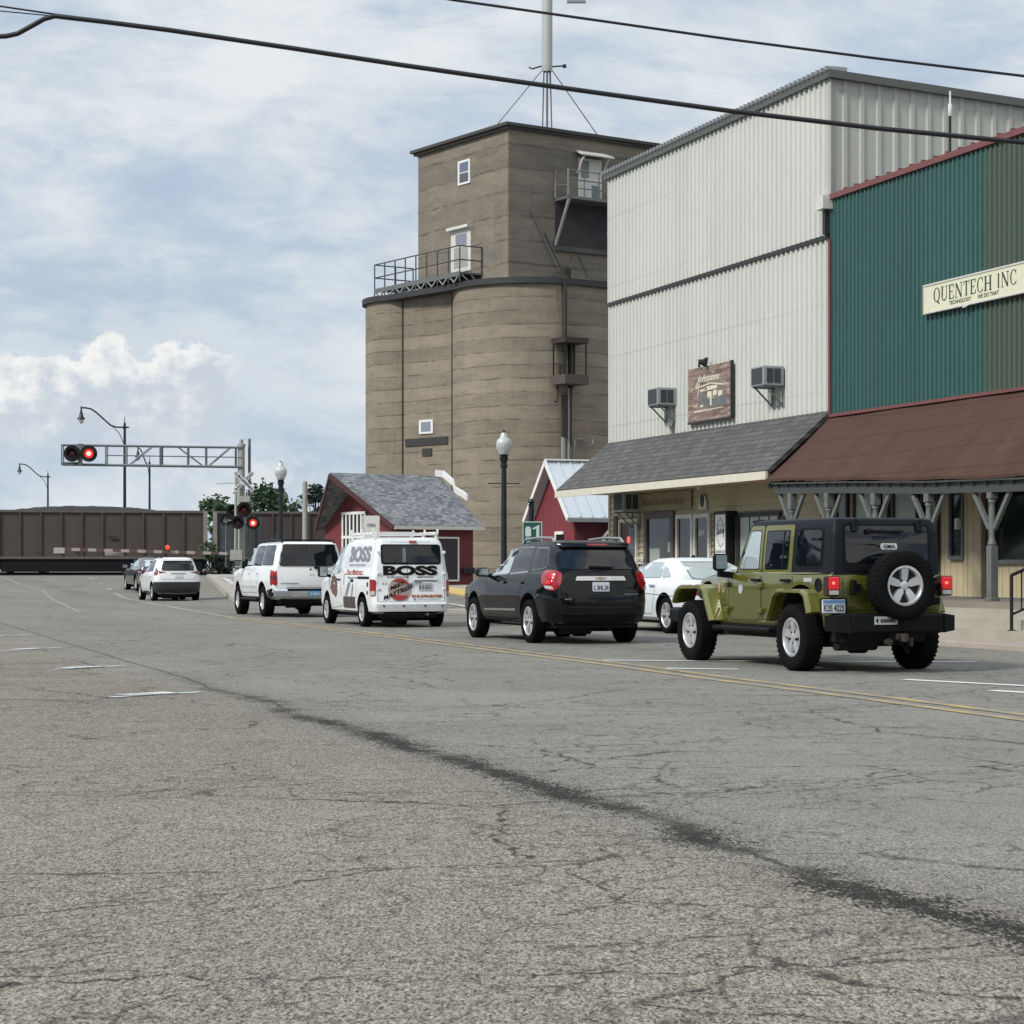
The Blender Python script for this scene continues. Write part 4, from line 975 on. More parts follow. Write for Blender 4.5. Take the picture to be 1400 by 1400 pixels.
# ------------------------------------------------------------------ railway: train, signals
RD = V((1, .19, 0)).normalized(); RN = V((RD.y, -RD.x, 0))     # along the track, and towards the viewer
R0 = V((-29.3, 120.4, 0))
GZR = .76
def RW(a, d, z): return R0+RD*a+RN*d+V((0, 0, z))           # a along, d towards viewer from near car side
m = MB(RW)
m.prism([(-70, 1.2, GZR-.6), (-70, .9, GZR+.02), (-70, -3.9, GZR+.02), (-70, -4.2, GZR-.6)], (130, 0, 0)); o = m.build('track_bed', concrete('dark_ballast', (.10, .095, .09))); tag(o, 'dark ballast bed under the train', 'track', kind='structure')
m = MB(RW)
for d in (-.75, -2.19): m.box((-70, d-.04, GZR+.02), (60, d+.04, GZR+.17))
o = m.build('rail', RUST); tag(o, 'steel rails across the street', 'track', kind='structure')
def train_car(a0, a1, col, label, heap, patch=None, endcol=None, zt=4.52):
    L = a1-a0; c = RW((a0+a1)/2, -1.47, GZR+.17); r = thing('freight_car', label, 'freight car', c, 0, 'freight cars blocking the crossing')
    zb = 1.80
    m = MB(RW); m.box((a0+.15, -2.9, zb), (a1-.15, -.06, zt-.12)); m.build('body', col, r)
    m = MB(RW); n = max(3, round(L/1.16))
    for i in range(n+1):
        x = lerp(a0+.2, a1-.2, i/n); m.box((x-.055, -.06, zb+.05), (x+.055, .03, zt-.14))
    m.build('side_rib', col, r)
    m = MB(RW); m.box((a0+.05, -.1, zt-.14), (a1-.05, .05, zt)); m.box((a0+.05, -.1, zb-.1), (a1-.05, .04, zb+.06)); m.build('top_chord', mat('dusty_brown_steel', (.105, .092, .080), .7, 0, .3, 2), r)
    m = MB(RW)
    for x in (a0+.1, a1-.1): m.box((x-.12, -.12, zb-.1), (x+.12, .06, zt-.02))
    m.split('end_post', endcol or col, r)
    m = MB(RW); m.box((a0, -2.75, 1.15), (a1, -.18, zb-.1)); m.box((a0+.3, -.2, .96), (a1-.3, -.05, 1.72)); m.build('sill_and_shade_skirt', mat('shade_dark_steel', (.010, .010, .012), .8, 0, .3, 3, spec=.2), r)  # low full-length skirt added as the dark band of shade below the body
    for x in (a0+1.7, a1-1.7):
        m = MB(RW); m.box((x-1.5, -.46, 1.1), (x+1.5, -.34, 1.42)); m.box((x-.3, -.5, 1.0), (x+.3, -.3, 1.5)); tr = m.build('truck_frame', mat('shade_dark_steel'), r)
        for q in (-.9, .9):
            m = MB(RW)
            for d in (-.62, -2.25): m.lathe([(0, .06), (.42, .06), (.45, 0), (.45, -.09), (.0, -.09)], RW(x+q, d, GZR+.17+.45) if False else (0, 0, 0), (0, 0, 1), 4) if False else None
            c_ = RW(x+q, -.68, GZR+.17+.44); mm = MB(); mm.lathe([(0, .05), (.40, .05), (.44, 0), (.48, -.05), (.48, -.12), (0, -.12)], c_, RN, 20); mm.build('wheel', RUST, tr)
    if heap:
        rows = []; rr = random.Random(int(a0*7))
        for i in range(25):
            u = i/24; x = lerp(heap[0], heap[1], u); row = []
            for k in range(9):
                v = k/8; hgt = heap[2]*math.sin(math.pi*min(1, max(0, u*.98+.01)))**.45*math.sin(math.pi*(.12+.76*v))
                row.append((x, lerp(-.12, -2.8, v), zt-.16+hgt+rr.uniform(-.03, .03)))
            rows.append(row)
        m = MB(RW); m.loft(rows, closed=False); m.build('coal_load', mat('coal', (.016, .016, .018), .85, 0, .5, 8, .8, 20), r)
    if patch:
        m = MB(RW)
        for q in patch: m.box((q[0], -.06, q[2]), (q[1], -.052, q[3]))
        m.build('painted_patch', mat('faded_graffiti_blue', (.050, .060, .066), .7, 0, .6, 1.6), r)
    return r
BRN = mat('brown_freight_paint', (.070, .054, .042), .75, 0, .28, 1.1, grime=.45); BR2 = mat('dark_maroon_freight_paint', (.058, .042, .040), .75, 0, .35, 1.0, grime=.45)
PALE = mat('pale_rusted_post', (.24, .215, .185), .7, 0, .25, 4)
train_car(-12.8, -.60, BRN, 'brown loaded gondola cut off at the left edge of the frame', (-12.4, -1.1, .55), endcol=PALE)
r = train_car(-.25, 11.75, BRN, 'brown ribbed gondola with a low coal heap behind the lowered gate', (-.1+.5, 9.2, .44), endcol=PALE)
m = MB(RW)
for x in (2.0, 4.2, 5.8): m.box((x, .032, 2.05), (x+.35, .036, 2.12))
m.box((6.1, .032, 2.85), (6.6, .036, 3.05)); m.build('stencil', mat('dark_stencil', (.03, .028, .026), .8), r)
train_car(12.1, 24.4, BR2, 'dark maroon gondola with blue grey graffiti behind the crossing signal', None, [(12.3, 14.9, 1.95, 4.3), (15.4, 16.3, 1.95, 3.2)], PALE, 4.50)
train_car(24.75, 38, BR2, 'dark gondola half hidden by the red shed', None, None, PALE, 4.46)

# crossing signal with cantilever
MASTP = mat('silver_signal_paint', (.36, .36, .32), .5, .2, .15, 3, grime=.2); TRUSS = mat('truss_steel', (.16, .18, .19), .5, .3, .2, 4)
RLIT = mat('lit_red_lens', (.8, .05, .03), .3, emit=(1, .06, .04), es=.75); RCORE = mat('bright_lamp_core', (.9, .5, .45), .3, emit=(1, .62, .55), es=1.25); RDIM = mat('unlit_red_lens', (.05, .012, .016), .15); RHALF = mat('dark_red_lens', (.12, .025, .03), .2)
mp = at(330, 775, 108); zg = gz(mp.x, mp.y); cs = thing('crossing_signal', 'silver cantilever railroad crossing signal with flashing red lamps and crossbuck', 'crossing signal', (mp.x, mp.y, zg))
def CG(px, py, dz=0): return at(px, py, 108+dz)
m = MB(); m.lathe([(.24, 0), (.24, .25), (.19, .3), (.18, 6.6), (.21, 6.62), (.21, 6.78), (.10, 6.8), (.10, 7.0), (0, 7.02)], (mp.x, mp.y, zg), (0, 0, 1), 16); m.build('mast', MASTP, cs)
a = CG(341, 600, .4); m = MB(); m.tube((a.x, a.y, zg), a, .075, 8); m.build('conduit_pole', GREYM, cs)
m = MB(); m.tube((CG(323, 700).x, 107.6, zg), CG(323, 645, -.4), .075, 8); m.box(CG(318, 790, -.7), CG(331, 772, -.2)); m.build('signal_mast', MASTP, cs)
xl, xr = CG(85.5, 608), CG(331, 612); zt0, zt1, zb0, zb1 = CG(85, 608.5).z, CG(330, 612).z, CG(85, 635).z, CG(330, 638.5).z
Yc = 108; m = MB()
for dy in (-.22, .22):
    A0, A1, B0, B1 = V((xl.x, Yc+dy, zt0)), V((xr.x, Yc+dy, zt1)), V((xl.x, Yc+dy, zb0)), V((xr.x, Yc+dy, zb1))
    m.tube(A0, A1, .055, 6); m.tube(B0, B1, .065, 6)
    for u in (0, .245, .355, .55, .70, .80, .965): m.tube(A0.lerp(A1, u), B0.lerp(B1, u), .035 if u not in (.55,) else .07, 6)
    for u0, u1 in ((.50, .37), (.64, .785), (.935, .81)): m.tube(A0.lerp(A1, u0), B0.lerp(B1, u1), .035, 6)
    m.tube(A0.lerp(B0, .5).lerp(A1.lerp(B1, .5), .245), A0.lerp(B0, .5).lerp(A1.lerp(B1, .5), 1), .018, 5)
for u in (0, .245, .55, .8, 1): 
    for z0_, z1_ in ((zt0, zt1), (zb0, zb1)): m.beam((lerp(xl.x, xr.x, u), Yc-.22, lerp(z0_, z1_, u)), (lerp(xl.x, xr.x, u), Yc+.22, lerp(z0_, z1_, u)), .05, .05)
m.box((xl.x, Yc-.3, zb0+.05), (xl.x+.95, Yc+.3, zb0+.11)); m.build('truss_arm', TRUSS, cs)
def signal(px, py, Z, lens, rad=.30, face=-1, name='signal_light'):
    c = at(px, py, Z); ax = V((.10*1, face, 0)).normalized(); m = MB()
    m.lathe([(rad*1.28, .0), (rad*1.3, .02), (rad*.9, .03), (0, .035)], c, -ax, 20); m.lathe([(rad*.62, .0), (rad*.6, .2), (0, .22)], c, -ax, 14)
    n = 12; pts = []
    for rr_, d in ((rad*.72, 0), (rad*.80, .34)):
        pts.append([c+ax*(d*(1-.35*(abs(k/n-.5)*2)**2))+V((rr_*math.cos(math.radians(lerp(-25, 205, k/n))), 0, rr_*math.sin(math.radians(lerp(-25, 205, k/n))))) for k in range(n+1)])
    m.loft(pts, closed=False); b = m.build(name, BLACKM, cs)
    m = MB(); m.lathe([(rad*.70, .01), (rad*.5, .06), (0, .075)], c, ax, 18); m.build('lens', lens, b)
    if lens is RLIT: m = MB(); m.lathe([(rad*.36, .068), (rad*.3, .085), (0, .09)], c, ax, 14); m.build('lamp_core', RCORE, b)
signal(98.5, 620, 107.4, RDIM, .33); signal(121.5, 620, 107.4, RLIT, .33)
m = MB(); u = CG(109.5, 608, -.35); m.box((u.x-.1, u.y-.1, zb0-.05), (u.x+.1, u.y+.15, zt0+.05)); m.path([CG(98, 620, -.4), CG(103, 611, -.4), CG(116, 611, -.4), CG(121, 620, -.4)], .05, 6); m.build('lamp_bracket', GREYM, cs)
signal(346, 715, 107.0, RLIT, .27); signal(325, 714, 107.0, RDIM, .27); signal(333.5, 697, 107.6, RHALF, .30); signal(318, 698, 108.4, RDIM, .26)
signal(309, 710.5, 108.2, mat('pale_lens_cover', (.42, .43, .43), .3), .25)
m = MB(); m.tube(CG(309, 711, .1), CG(346, 715, -.7), .04, 6); m.tube(CG(309, 712, .2), CG(309, 775, .2), .04, 6); m.tube(CG(318, 698, .3), CG(334, 697, -.3), .04, 6); m.build('light_arm', GREYM, cs)
m = MB(); c = CG(333.5, 658, -.55)
for sg_ in (-1, 1): m.beam(c+V((-.52*sg_, .02*sg_, -.52)), c+V((.52*sg_, .02*sg_, .52)), .03, .22, (0, 1, 0)) if False else m.prism([c+V((x*.7071-z*sg_*.7071, .02*sg_, z*.7071+x*sg_*.7071)) for x, z in ((-.68, -.115), (.68, -.115), (.68, .115), (-.68, .115))], (0, .012, 0))
cb = m.build('crossbuck', mat('reflective_white', (.66, .67, .66), .4, 0, .1, 5), cs)
for sg_, wd in ((1, 'RAIL'), (1, 'ROAD'), (-1, 'CROSSING')):
    m = MB()
    x0, x1 = {'RAIL': (-.62, -.16), 'ROAD': (.16, .62), 'CROSSING': (-.62, .62)}[wd]
    put_text(m, wd, lambda u, v: c+V((lerp(x0, x1, u)*.7071-(-.07+.14*v)*sg_*.7071, .02*sg_-.006-.02, (-.07+.14*v)*.7071+lerp(x0, x1, u)*sg_*.7071)), .02)
    m.build('lettering', BLACKM, cb)
m = MB(); m.prism([c+V((x, .05, z)) for x, z in ((-.3, -1.05), (.3, -1.05), (.3, -.75), (-.3, -.75))], (0, .01, 0)); m.beam(CG(296, 661.5, -.3), CG(330, 660, -.3), .05, .04); m.build('sign_plate', MASTP, cs)
m = MB(); q = CG(331, 774, -.9); m.box((q.x-.28, q.y-.2, q.z-.3), (q.x+.28, q.y+.2, q.z+.25)); m.build('relay_box', BLACKM, cs)
# gate
ga, gb_ = at(322, 757, 106.8), at(75, 750.5, 105.6); gt = thing('crossing_gate', 'lowered red and white striped gate arm with a lit red tip lamp', 'gate', (ga.x, ga.y, gz(ga.x, ga.y)))
m = MB(); m.box(ga+V((-.25, -.2, -.35)), ga+V((.35, .2, .2))); m.tube((ga.x, ga.y, gz(ga.x, ga.y)), ga, .12, 8); m.build('gate_mechanism', MASTP, gt)
wst, rst = MB(), MB(); n = 22
for i in range(n): (wst if i % 2 else rst).beam(ga.lerp(gb_, i/n), ga.lerp(gb_, (i+1)/n), .05, .15)
wst.box(gb_+V((-.05, -.06, -.22)), gb_+V((.5, -.04, .06)))
wst.build('white_stripe', mat('pale_gate_white', (.36, .335, .30), .5, 0, .2, 3), gt); rst.build('red_stripe', mat('faded_gate_red', (.115, .06, .05), .5, 0, .2, 3), gt)
m = MB(); q = at(229, 748.5, 106.2); m.lathe([(0, -.1), (.10, -.09), (.12, 0), (.10, .09), (0, .1)], q, (0, -1, 0), 12); m.build('gate_lamp', RLIT, gt)
m = MB(); q = at(157, 756, 106.2); m.box((q.x-.5, q.y-.03, q.z-.14), (q.x+.45, q.y+.03, q.z+.10)); m.build('gate_plate', mat('grey_gate_plate', (.30, .28, .25), .6), gt)

# ------------------------------------------------------------------ street lamps
IRON = mat('dark_blue_black_iron', (.018, .019, .024), .4, .3, .15, 5)
GLOBE = mat('frosted_globe', (.50, .52, .50), .25, 0, .12, 6, spec=.6)
def acorn(px, Z, ztop, label, arm):
    p = at(px, 775, Z); zg = gz(p.x, p.y); r = thing('street_lamp', label, 'street lamp', (p.x, p.y, zg), 0, 'acorn globe street lamps')
    h = ztop-zg; B = V((p.x, p.y, zg)); m = MB()
    m.lathe([(.20, 0), (.20, .12), (.15, .2), (.13, .7), (.10, .78), (.085, .9), (.07, h-.95), (.10, h-.93), (.10, h-.86), (.075, h-.84), (.11, h-.72), (.12, h-.66), (.09, h-.64), (.13, h-.60), (.0, h-.59)], B, (0, 0, 1), 16); m.build('pole', IRON, r)
    g = [(.105, h-.60), (.15, h-.54), (.19, h-.40), (.205, h-.30), (.195, h-.25), (.17, h-.20), (.10, h-.13), (.085, h-.06), (.07, h-.02), (0, h)]
    m = MB(); m.lathe(g, B, (0, 0, 1), 20)
    for k in range(20):
        a = k*math.pi/10; m.tube(B+V((.19*math.cos(a), .19*math.sin(a), h-.46)), B+V((.203*math.cos(a), .203*math.sin(a), h-.29)), .006, 4)
    m.build('globe', GLOBE, r); m = MB(); m.lathe([(.03, h-.01), (.045, h+.02), (.02, h+.05), (0, h+.09)], B, (0, 0, 1), 10); m.build('finial', IRON if arm else STEEL, r)
    if arm:
        m = MB(); zc = H+(775-661)/F*Z
        for q in (-1, 1): m.tube(B+V((0, 0, zc-zg)), B+V((q*.38, q*.05, zc-zg)), .015, 6); m.lathe([(0, -.03), (.03, 0), (0, .03)], B+V((q*.39, q*.05, zc-zg)), (1, 0, 0), 8)
        m.build('banner_arm', IRON, r)
    return r
acorn(689, 56, at(689, 591, 56).z, 'tall black lamp post with white acorn globe in front of the elevator', True)
acorn(384, 72, at(384, 632, 72).z, 'black lamp post with acorn globe left of the red shed', False)
def armlamp(px, ytop, Z, rz, label, tpl=[None]):
    p = at(px, 775, Z); top = at(px, ytop, Z).z
    if tpl[0] is None:
        r = thing('arm_street_lamp', label, 'street lamp', (0, 0, 0), 0, 'curved arm street lamps beyond the train')
        m = MB(); m.lathe([(.16, 0), (.13, 1.2), (.09, 11.3), (.09, 11.35), (.03, 11.5), (.02, 11.9), (0, 11.9)], (0, 0, 0), (0, 0, 1), 10)
        m.lathe([(.09, 11.0), (.15, 11.05), (.15, 11.15), (.09, 11.2)], (0, 0, 0), (0, 0, 1), 10); m.build('pole', IRON, r)
        m = MB(); pts = [(.3, 0, 11.1), (-.6, 0, 11.12), (-1.0, 0, 11.25), (-1.4, 0, 11.6), (-2.0, 0, 12.15), (-2.4, 0, 12.42), (-2.8, 0, 12.5), (-3.1, 0, 12.5)]; m.path(pts, .06, 8); m.path([(-.05, 0, 9.9), (-.4, 0, 10.7), (-.85, 0, 11.15)], .03, 6); m.build('arm', IRON, r)
        m = MB(); m.lathe([(0, 12.62), (.05, 12.6), (.06, 12.3), (.12, 12.1), (.15, 11.9), (.28, 11.72), (.28, 11.68), (.0, 11.66)], (-3.1, 0, 0), (0, 0, 1), 14); hd = m.build('lamp_head', IRON, r)
        m = MB(); m.lathe([(.2, 11.67), (.17, 11.5), (.08, 11.38), (0, 11.36)], (-3.1, 0, 0), (0, 0, 1), 12); m.build('bulb_glass', GLOBE, hd); tpl[0] = r
    else:
        r = copy_tree(tpl[0]); r['label'] = label
    r.location = (p.x, p.y, top-11.9); r.rotation_euler = (0, 0, rz)
armlamp(170.5, 569, 150, 0, 'tallest curved arm street lamp rising behind the crossing arm')
armlamp(65.5, 642, 230, 0, 'smallest curved arm street lamp standing far left over the train')
armlamp(204.5, 624, 196, math.radians(80), 'street lamp with its arm end on, seen under the crossing truss')
p = at(417, 657, 96); zg = gz(p.x, p.y); m = MB(); m.lathe([(.13, zg), (.115, p.z-.05), (.0, p.z)], (p.x, p.y, 0), (0, 0, 1), 10)
tag(m.build('bare_pole', MASTP), 'plain grey pole between the lamp post and the red shed', 'pole')
p = at(275, 685, 150); m = MB(); m.lathe([(.12, 0), (.12, p.z-.2), (.17, p.z-.15), (.17, p.z), (0, p.z)], (p.x, p.y, 0), (0, 0, 1), 8)
tag(m.build('far_post', DARKTRIM), 'short dark post top showing above the train', 'pole')
# green street sign by the black SUV
p = at(728, 775, 53); zg = gz(p.x, p.y); sg = thing('town_sign', 'small green sign with white lantern emblem on a black post with ball top', 'sign', (p.x, p.y, zg))
zt, zl = at(728, 713, 53).z, at(728, 748, 53).z; pt = at(726, 684, 53).z
m = MB(); m.lathe([(.09, zg), (.075, zg+.1), (.07, pt-.12), (.09, pt-.10), (.05, pt-.08), (.095, pt-.03), (.07, pt+.03), (0, pt+.05)], (p.x-.03, p.y+.14, 0), (0, 0, 1), 12); m.build('post', IRON, sg)
m = MB(); m.rbox((p.x-.25, p.y, zl), (p.x+.24, p.y+.04, zt), .012); bd = m.build('board', mat('deep_green_sign', (.012, .075, .058), .4), sg)
m = MB(); L = lambda u, v: (p.x-.25+.49*u, p.y-.004, zl+(zt-zl)*v)
for fr in (((0, 0), (1, 0), (1, .035), (0, .035)), ((0, .965), (1, .965), (1, 1), (0, 1)), ((0, .035), (.04, .035), (.04, .965), (0, .965)), ((.96, .035), (1, .035), (1, .965), (.96, .965))): m.poly([L(*q) for q in fr])
m.poly([L(*q) for q in ((.14, .42), (.44, .42), (.44, .70), (.38, .80), (.18, .80), (.14, .70))]); m.poly([L(*q) for q in ((.68, .30), (.86, .30), (.86, .88), (.52, .74), (.52, .68), (.74, .74), (.70, .68), (.70, .40))])
m.build('emblem', mat('pale_mint_paint', (.50, .60, .56), .5), bd)
m = MB(); m.poly([L(*q) for q in ((.14, .14), (.46, .14), (.40, .28), (.44, .40), (.15, .40), (.2, .28))]); m.build('emblem_base', mat('teal_paint', (.12, .28, .26), .5), bd)

# ------------------------------------------------------------------ overhead wires
WIRE = mat('black_cable', (.010, .010, .012), .6)
def wire(name, label, pts, Z, r, ends):
    P = [at(px, py, Z+dz) for px, py, dz in pts]
    m = MB(); m.path(P, r, 6); return tag(m.build(name, WIRE), label, 'cable')
main = [(75, 22, 0), (140, 29.5, 0), (230, 41, 0), (400, 66, 0), (550, 89, 0), (700, 110.5, 0), (850, 131.5, 0), (1000, 152, 0), (1200, 175.5, 0), (1400, 195, 0), (1800, 222, 0), (2600, 240, 0), (4800, 230, 0)]
wire('overhead_cable', 'thick black overhead cable with a loop at the left edge', [(-4200, 210, 0), (-1500, 130, 0), (-500, 82, 0), (-120, 58, 0), (-20, 50.5, 0), (8, 49.5, 0), (24, 46, 0), (44, 35, 0), (60, 26, 0)]+main, 13, .0158, 0)
wire('thin_cable', 'thin cable meeting the thick cable at top left', [(-4200, -330, 0), (-900, -76, 0), (-300, -18, 0), (0, 8.5, 0), (75, 19.5, 0), (160, 30, 0)], 13, .006, 0)
wire('thin_cable', 'second thin cable just under the first at top left', [(-4200, -310, 0), (-900, -68, 0), (-300, -10, 0), (0, 15, 0), (80, 22.5, 0), (160, 31.5, 0)], 13.0, .004, 0)
wire('upper_cable', 'thinner black cable crossing the top right sky', [(-4000, -800, 0), (-400, -190, 0), (100, -90, 0), (620, 0, 0), (800, 25.5, 0), (1000, 54, 0), (1200, 80, 0), (1400, 104, 0), (1900, 150, 0), (2600, 180, 0), (4800, 170, 0)], 15, .010, 0)

# ------------------------------------------------------------------ trees
def leafm(name, c):
    m, t, b = newmat(name); n = t.noise(t.geo(), 2.2, 4); oi = t.node('ShaderNodeObjectInfo')
    cc = t.scalec(c, n*1.3+.35); t.link(cc, b.inputs['Base Color']); b.inputs['Roughness'].default_value = .6; return m
LF = leafm('green_foliage', (.040, .085, .030)); LF2 = leafm('yellow_green_foliage', (.085, .12, .028)); LF3 = leafm('dark_shrub_foliage', (.020, .045, .030)); BARK = mat('grey_bark', (.07, .055, .042), .9, 0, .3, 6, .5, 25)
def tree(name, label, cat, p, h, w, lm, n=900, leaf=.30, trunk=.3, seed=1, group=None, low=.25):
    rr = random.Random(seed); zg = gz(p.x, p.y) if p.y < 190 else 0
    r = thing(name, label, cat, (p.x, p.y, zg), 0, group); B = V((p.x, p.y, zg)); m = MB()
    m.path([B, B+V((w*.02, 0, h*.35)), B+V((-w*.02, 0, h*.75))], trunk*.5, 8, trunk*.14); cl = []
    for k in range(11):
        a = rr.uniform(0, 6.28); rad = w*.5*rr.uniform(.25, .78); zc = h*rr.uniform(low+.12, .86); c = B+V((rad*math.cos(a), rad*math.sin(a)*.8, zc)); cl.append((c, w*rr.uniform(.13, .24)))
        m.path([B+V((0, 0, h*lerp(.25, .55, rr.random()))), B.lerp(c, .55)+V((0, 0, h*.18)), c], trunk*.16, 5, trunk*.05)
    cl.append((B+V((0, 0, h*.84)), w*.2)); m.build('trunk', BARK, r); m = MB()
    for i in range(n):
        c, q = rr.choice(cl); d = V((rr.gauss(0, 1), rr.gauss(0, 1), rr.gauss(0, .75))).normalized()*q*rr.random()**.45*rr.choice((1, 1, 1.25)); o = c+d
        u = V((rr.gauss(0, 1), rr.gauss(0, 1), rr.gauss(0, .6))).normalized(); v = u.cross(V((rr.gauss(0, 1), rr.gauss(0, 1), rr.gauss(0, 1)))).normalized(); l = leaf*rr.uniform(.6, 1.3)
        m.add([o-u*l, o+v*l*.45, o+u*l, o-v*l*.45], [(0, 1, 2, 3)])
    m.build('crown', lm, r, 0); return r
T_ = 'trees beyond the train'
def tp(px, Z): q = at(px, 775, Z); return V((q.x, q.y, 0))
tree('leafy_tree', 'broad green tree beyond the train right of the signal mast', 'tree', tp(360, 150), at(360, 668, 150).z+.4, 4.2, LF, 1000, .26, .4, 3, T_)
tree('leafy_tree', 'leafy green tree behind the lamp post by the signal', 'tree', tp(388, 156), at(388, 675, 156).z+.2, 2.8, LF, 600, .26, .35, 4, T_)
tree('leafy_tree', 'dark tree peeking beside the eave of the red shed', 'tree', tp(432, 150), at(432, 666, 150).z+.4, 2.4, LF3, 700, .24, .35, 5, T_)
tree('leafy_tree', 'low green tree top above the train left of the signal', 'tree', tp(300, 150), at(300, 684, 150).z+.3, 3.4, LF, 500, .26, .3, 6, T_)
tree('bush', 'yellow green bush behind the gate arm', 'bush', tp(286, 111.5), at(286, 738, 111.5).z-gz(-16, 111.5)+.1, 1.3, LF2, 420, .10, .08, 7, None, .1)
tree('bush', 'dark bush beside the crossing signal', 'bush', tp(302, 112), at(302, 756, 112).z-gz(-15, 112)+.2, 2.0, LF3, 700, .12, .1, 8, None, -.05)
# ------------------------------------------------------------------ vehicle body: a stack of rounded plan outlines
NR, NC, NS, NFq = 6, 7, 26, 6
def interp(pl, x):
    if not isinstance(pl, (list, tuple)): return pl
    if x <= pl[0][0]: return pl[0][1]
    for (a, b), (c, d) in zip(pl, pl[1:]):
        if x <= c: return lerp(b, d, (x-a)/(c-a))
    return pl[-1][1]
class Body:
    """levels: dict z (number or [(x, z)...]), xr, xf, w, cr / cf (corner radii), br / bf (bow of rear / front), tr / tf (plan taper)"""
    def __init__(s, levels):
        s.half = []
        for L in levels:
            xr, xf, w = L['xr'], L['xf'], L['w']; cr, cf = L.get('cr', .25), L.get('cf', .35)
            br, bf = L.get('br', .05), L.get('bf', .12); tr, tf = L.get('tr', .03), L.get('tf', .06)
            def wid(x):
                u = (x-xr)/(xf-xr); k = w-tf*smooth(.62, 1, u)-tr*smooth(.35, 0, u); return k
            wr, wf = wid(xr), wid(xf); ex = L.get('ex', 2.4); pts = []
            for i in range(NR+1): y = (wr-cr)*i/NR; pts.append((xr+br*(y/wr)**2, y))
            x0 = pts[-1][0]
            for i in range(1, NC+1):
                a = i/NC*math.pi/2; pts.append((x0+cr*(1-math.cos(a)**(2/ex)), (wr-cr)+cr*math.sin(a)**(2/ex)))
            xa = pts[-1][0]; xe = xf-bf*((wf-cf)/wf)**2; xb = xe-cf
            for i in range(1, NS+1): x = lerp(xa, xb, i/NS); pts.append((x, wid(x) if i < NS else wf))
            for i in range(1, NC+1):
                a = i/NC*math.pi/2; pts.append((xb+cf*math.sin(a)**(2/ex), (wf-cf)+cf*math.cos(a)**(2/ex)))
            for i in range(1, NFq+1): y = (wf-cf)*(1-i/NFq); pts.append((xf-bf*(y/wf)**2, y))
            s.half.append([(x, y, interp(L['z'], x)) for x, y in pts])
        s.n = len(s.half[0])
    def rings(s):
        return [[V(p) for p in h]+[V((x, -y, z)) for x, y, z in h[-2:0:-1]] for h in s.half]
    def _pick(s, vals, z):
        for k in range(len(vals)-1):
            if vals[k][1] <= z <= vals[k+1][1] and vals[k+1][1] > vals[k][1]:
                return lerp(vals[k][0], vals[k+1][0], (z-vals[k][1])/(vals[k+1][1]-vals[k][1]))
        return vals[0][0] if z < vals[0][1] else vals[-1][0]
    def side(s, x, z):                                   # half width
        vals = []
        for h in s.half:
            seg = h[NR:NR+NC+NS+NC]
            if x < seg[0][0] or x > seg[-1][0]: continue
            for a, b in zip(seg, seg[1:]):
                if a[0] <= x <= b[0]: u = (x-a[0])/max(1e-6, b[0]-a[0]); vals.append((lerp(a[1], b[1], u), lerp(a[2], b[2], u))); break
        return s._pick(vals, z) if vals else 0
    def end(s, y, z, front=False):                       # x of the tail (or nose) at y
        y = abs(y); vals = []
        for h in s.half:
            seg = h[NR+NC+NS:] if front else h[:NR+NC+2]
            if front: seg = seg[::-1]
            if y > seg[-1][1]: continue
            for a, b in zip(seg, seg[1:]):
                if a[1] <= y <= b[1]: u = (y-a[1])/max(1e-6, b[1]-a[1]); vals.append((lerp(a[0], b[0], u), lerp(a[2], b[2], u))); break
        return s._pick(vals, z) if vals else 0
    def wrap(s, q, z):                                   # q: arc length from the tail centre, + left, - right
        sg = 1 if q >= 0 else -1; q = abs(q); vx, vy = [], []
        for h in s.half:
            acc = 0
            for a, b in zip(h, h[1:]):
                d = math.hypot(b[0]-a[0], b[1]-a[1])
                if acc+d >= q: u = (q-acc)/d; vx.append((lerp(a[0], b[0], u), lerp(a[2], b[2], u))); vy.append((lerp(a[1], b[1], u), lerp(a[2], b[2], u))); break
                acc += d
        return V((s._pick(vx, z), sg*s._pick(vy, z), z))
    def P(s, mode, a, z, off=0.0):
        if mode == 'L': return V((a, s.side(a, z)+off, z))
        if mode == 'R': return V((a, -s.side(a, z)-off, z))
        if mode == 'B': return V((s.end(a, z)-off, a, z))
        if mode == 'F': return V((s.end(a, z, True)+off, a, z))
        p = s.wrap(a, z); d = s.wrap(a+.02*(1 if a >= 0 else -1), z)-p; d.z = 0; d.normalize()
        return p+V((-d.y, d.x, 0) if a >= 0 else (d.y, -d.x, 0))*off
    def build(s, paint, dark, root, arches=(), name='body'):
        R = s.rings(); m = MB(); m.loft(R, True, True, True)
        o = m.build(name, [paint, dark], root, 0)
        bmx = bmesh.new(); bmx.from_mesh(o.data); bmesh.ops.recalc_face_normals(bmx, faces=bmx.faces); bmx.to_mesh(o.data); bmx.free()
        for (x, z, r, depth) in arches:
            for sg in (-1, 1):
                c = MB(); c.m = 1; W = 1.3
                c.lathe([(0, W), (r, W), (r, depth), (0, depth)], (x, 0, z), (0, sg, 0), 40)
                k = c.build('arch_cutter', [paint, dark], None, 0)
                bmx = bmesh.new(); bmx.from_mesh(k.data); bmesh.ops.remove_doubles(bmx, verts=bmx.verts, dist=1e-5); bmesh.ops.recalc_face_normals(bmx, faces=bmx.faces); bmx.to_mesh(k.data); bmx.free()
                md = o.modifiers.new('cut', 'BOOLEAN'); md.operation = 'DIFFERENCE'; md.object = k; md.solver = 'EXACT'
                dg = bpy.context.evaluated_depsgraph_get(); dg.update(); me = bpy.data.meshes.new_from_object(o.evaluated_get(dg))
                o.modifiers.clear(); o.data = me; bpy.data.objects.remove(k)
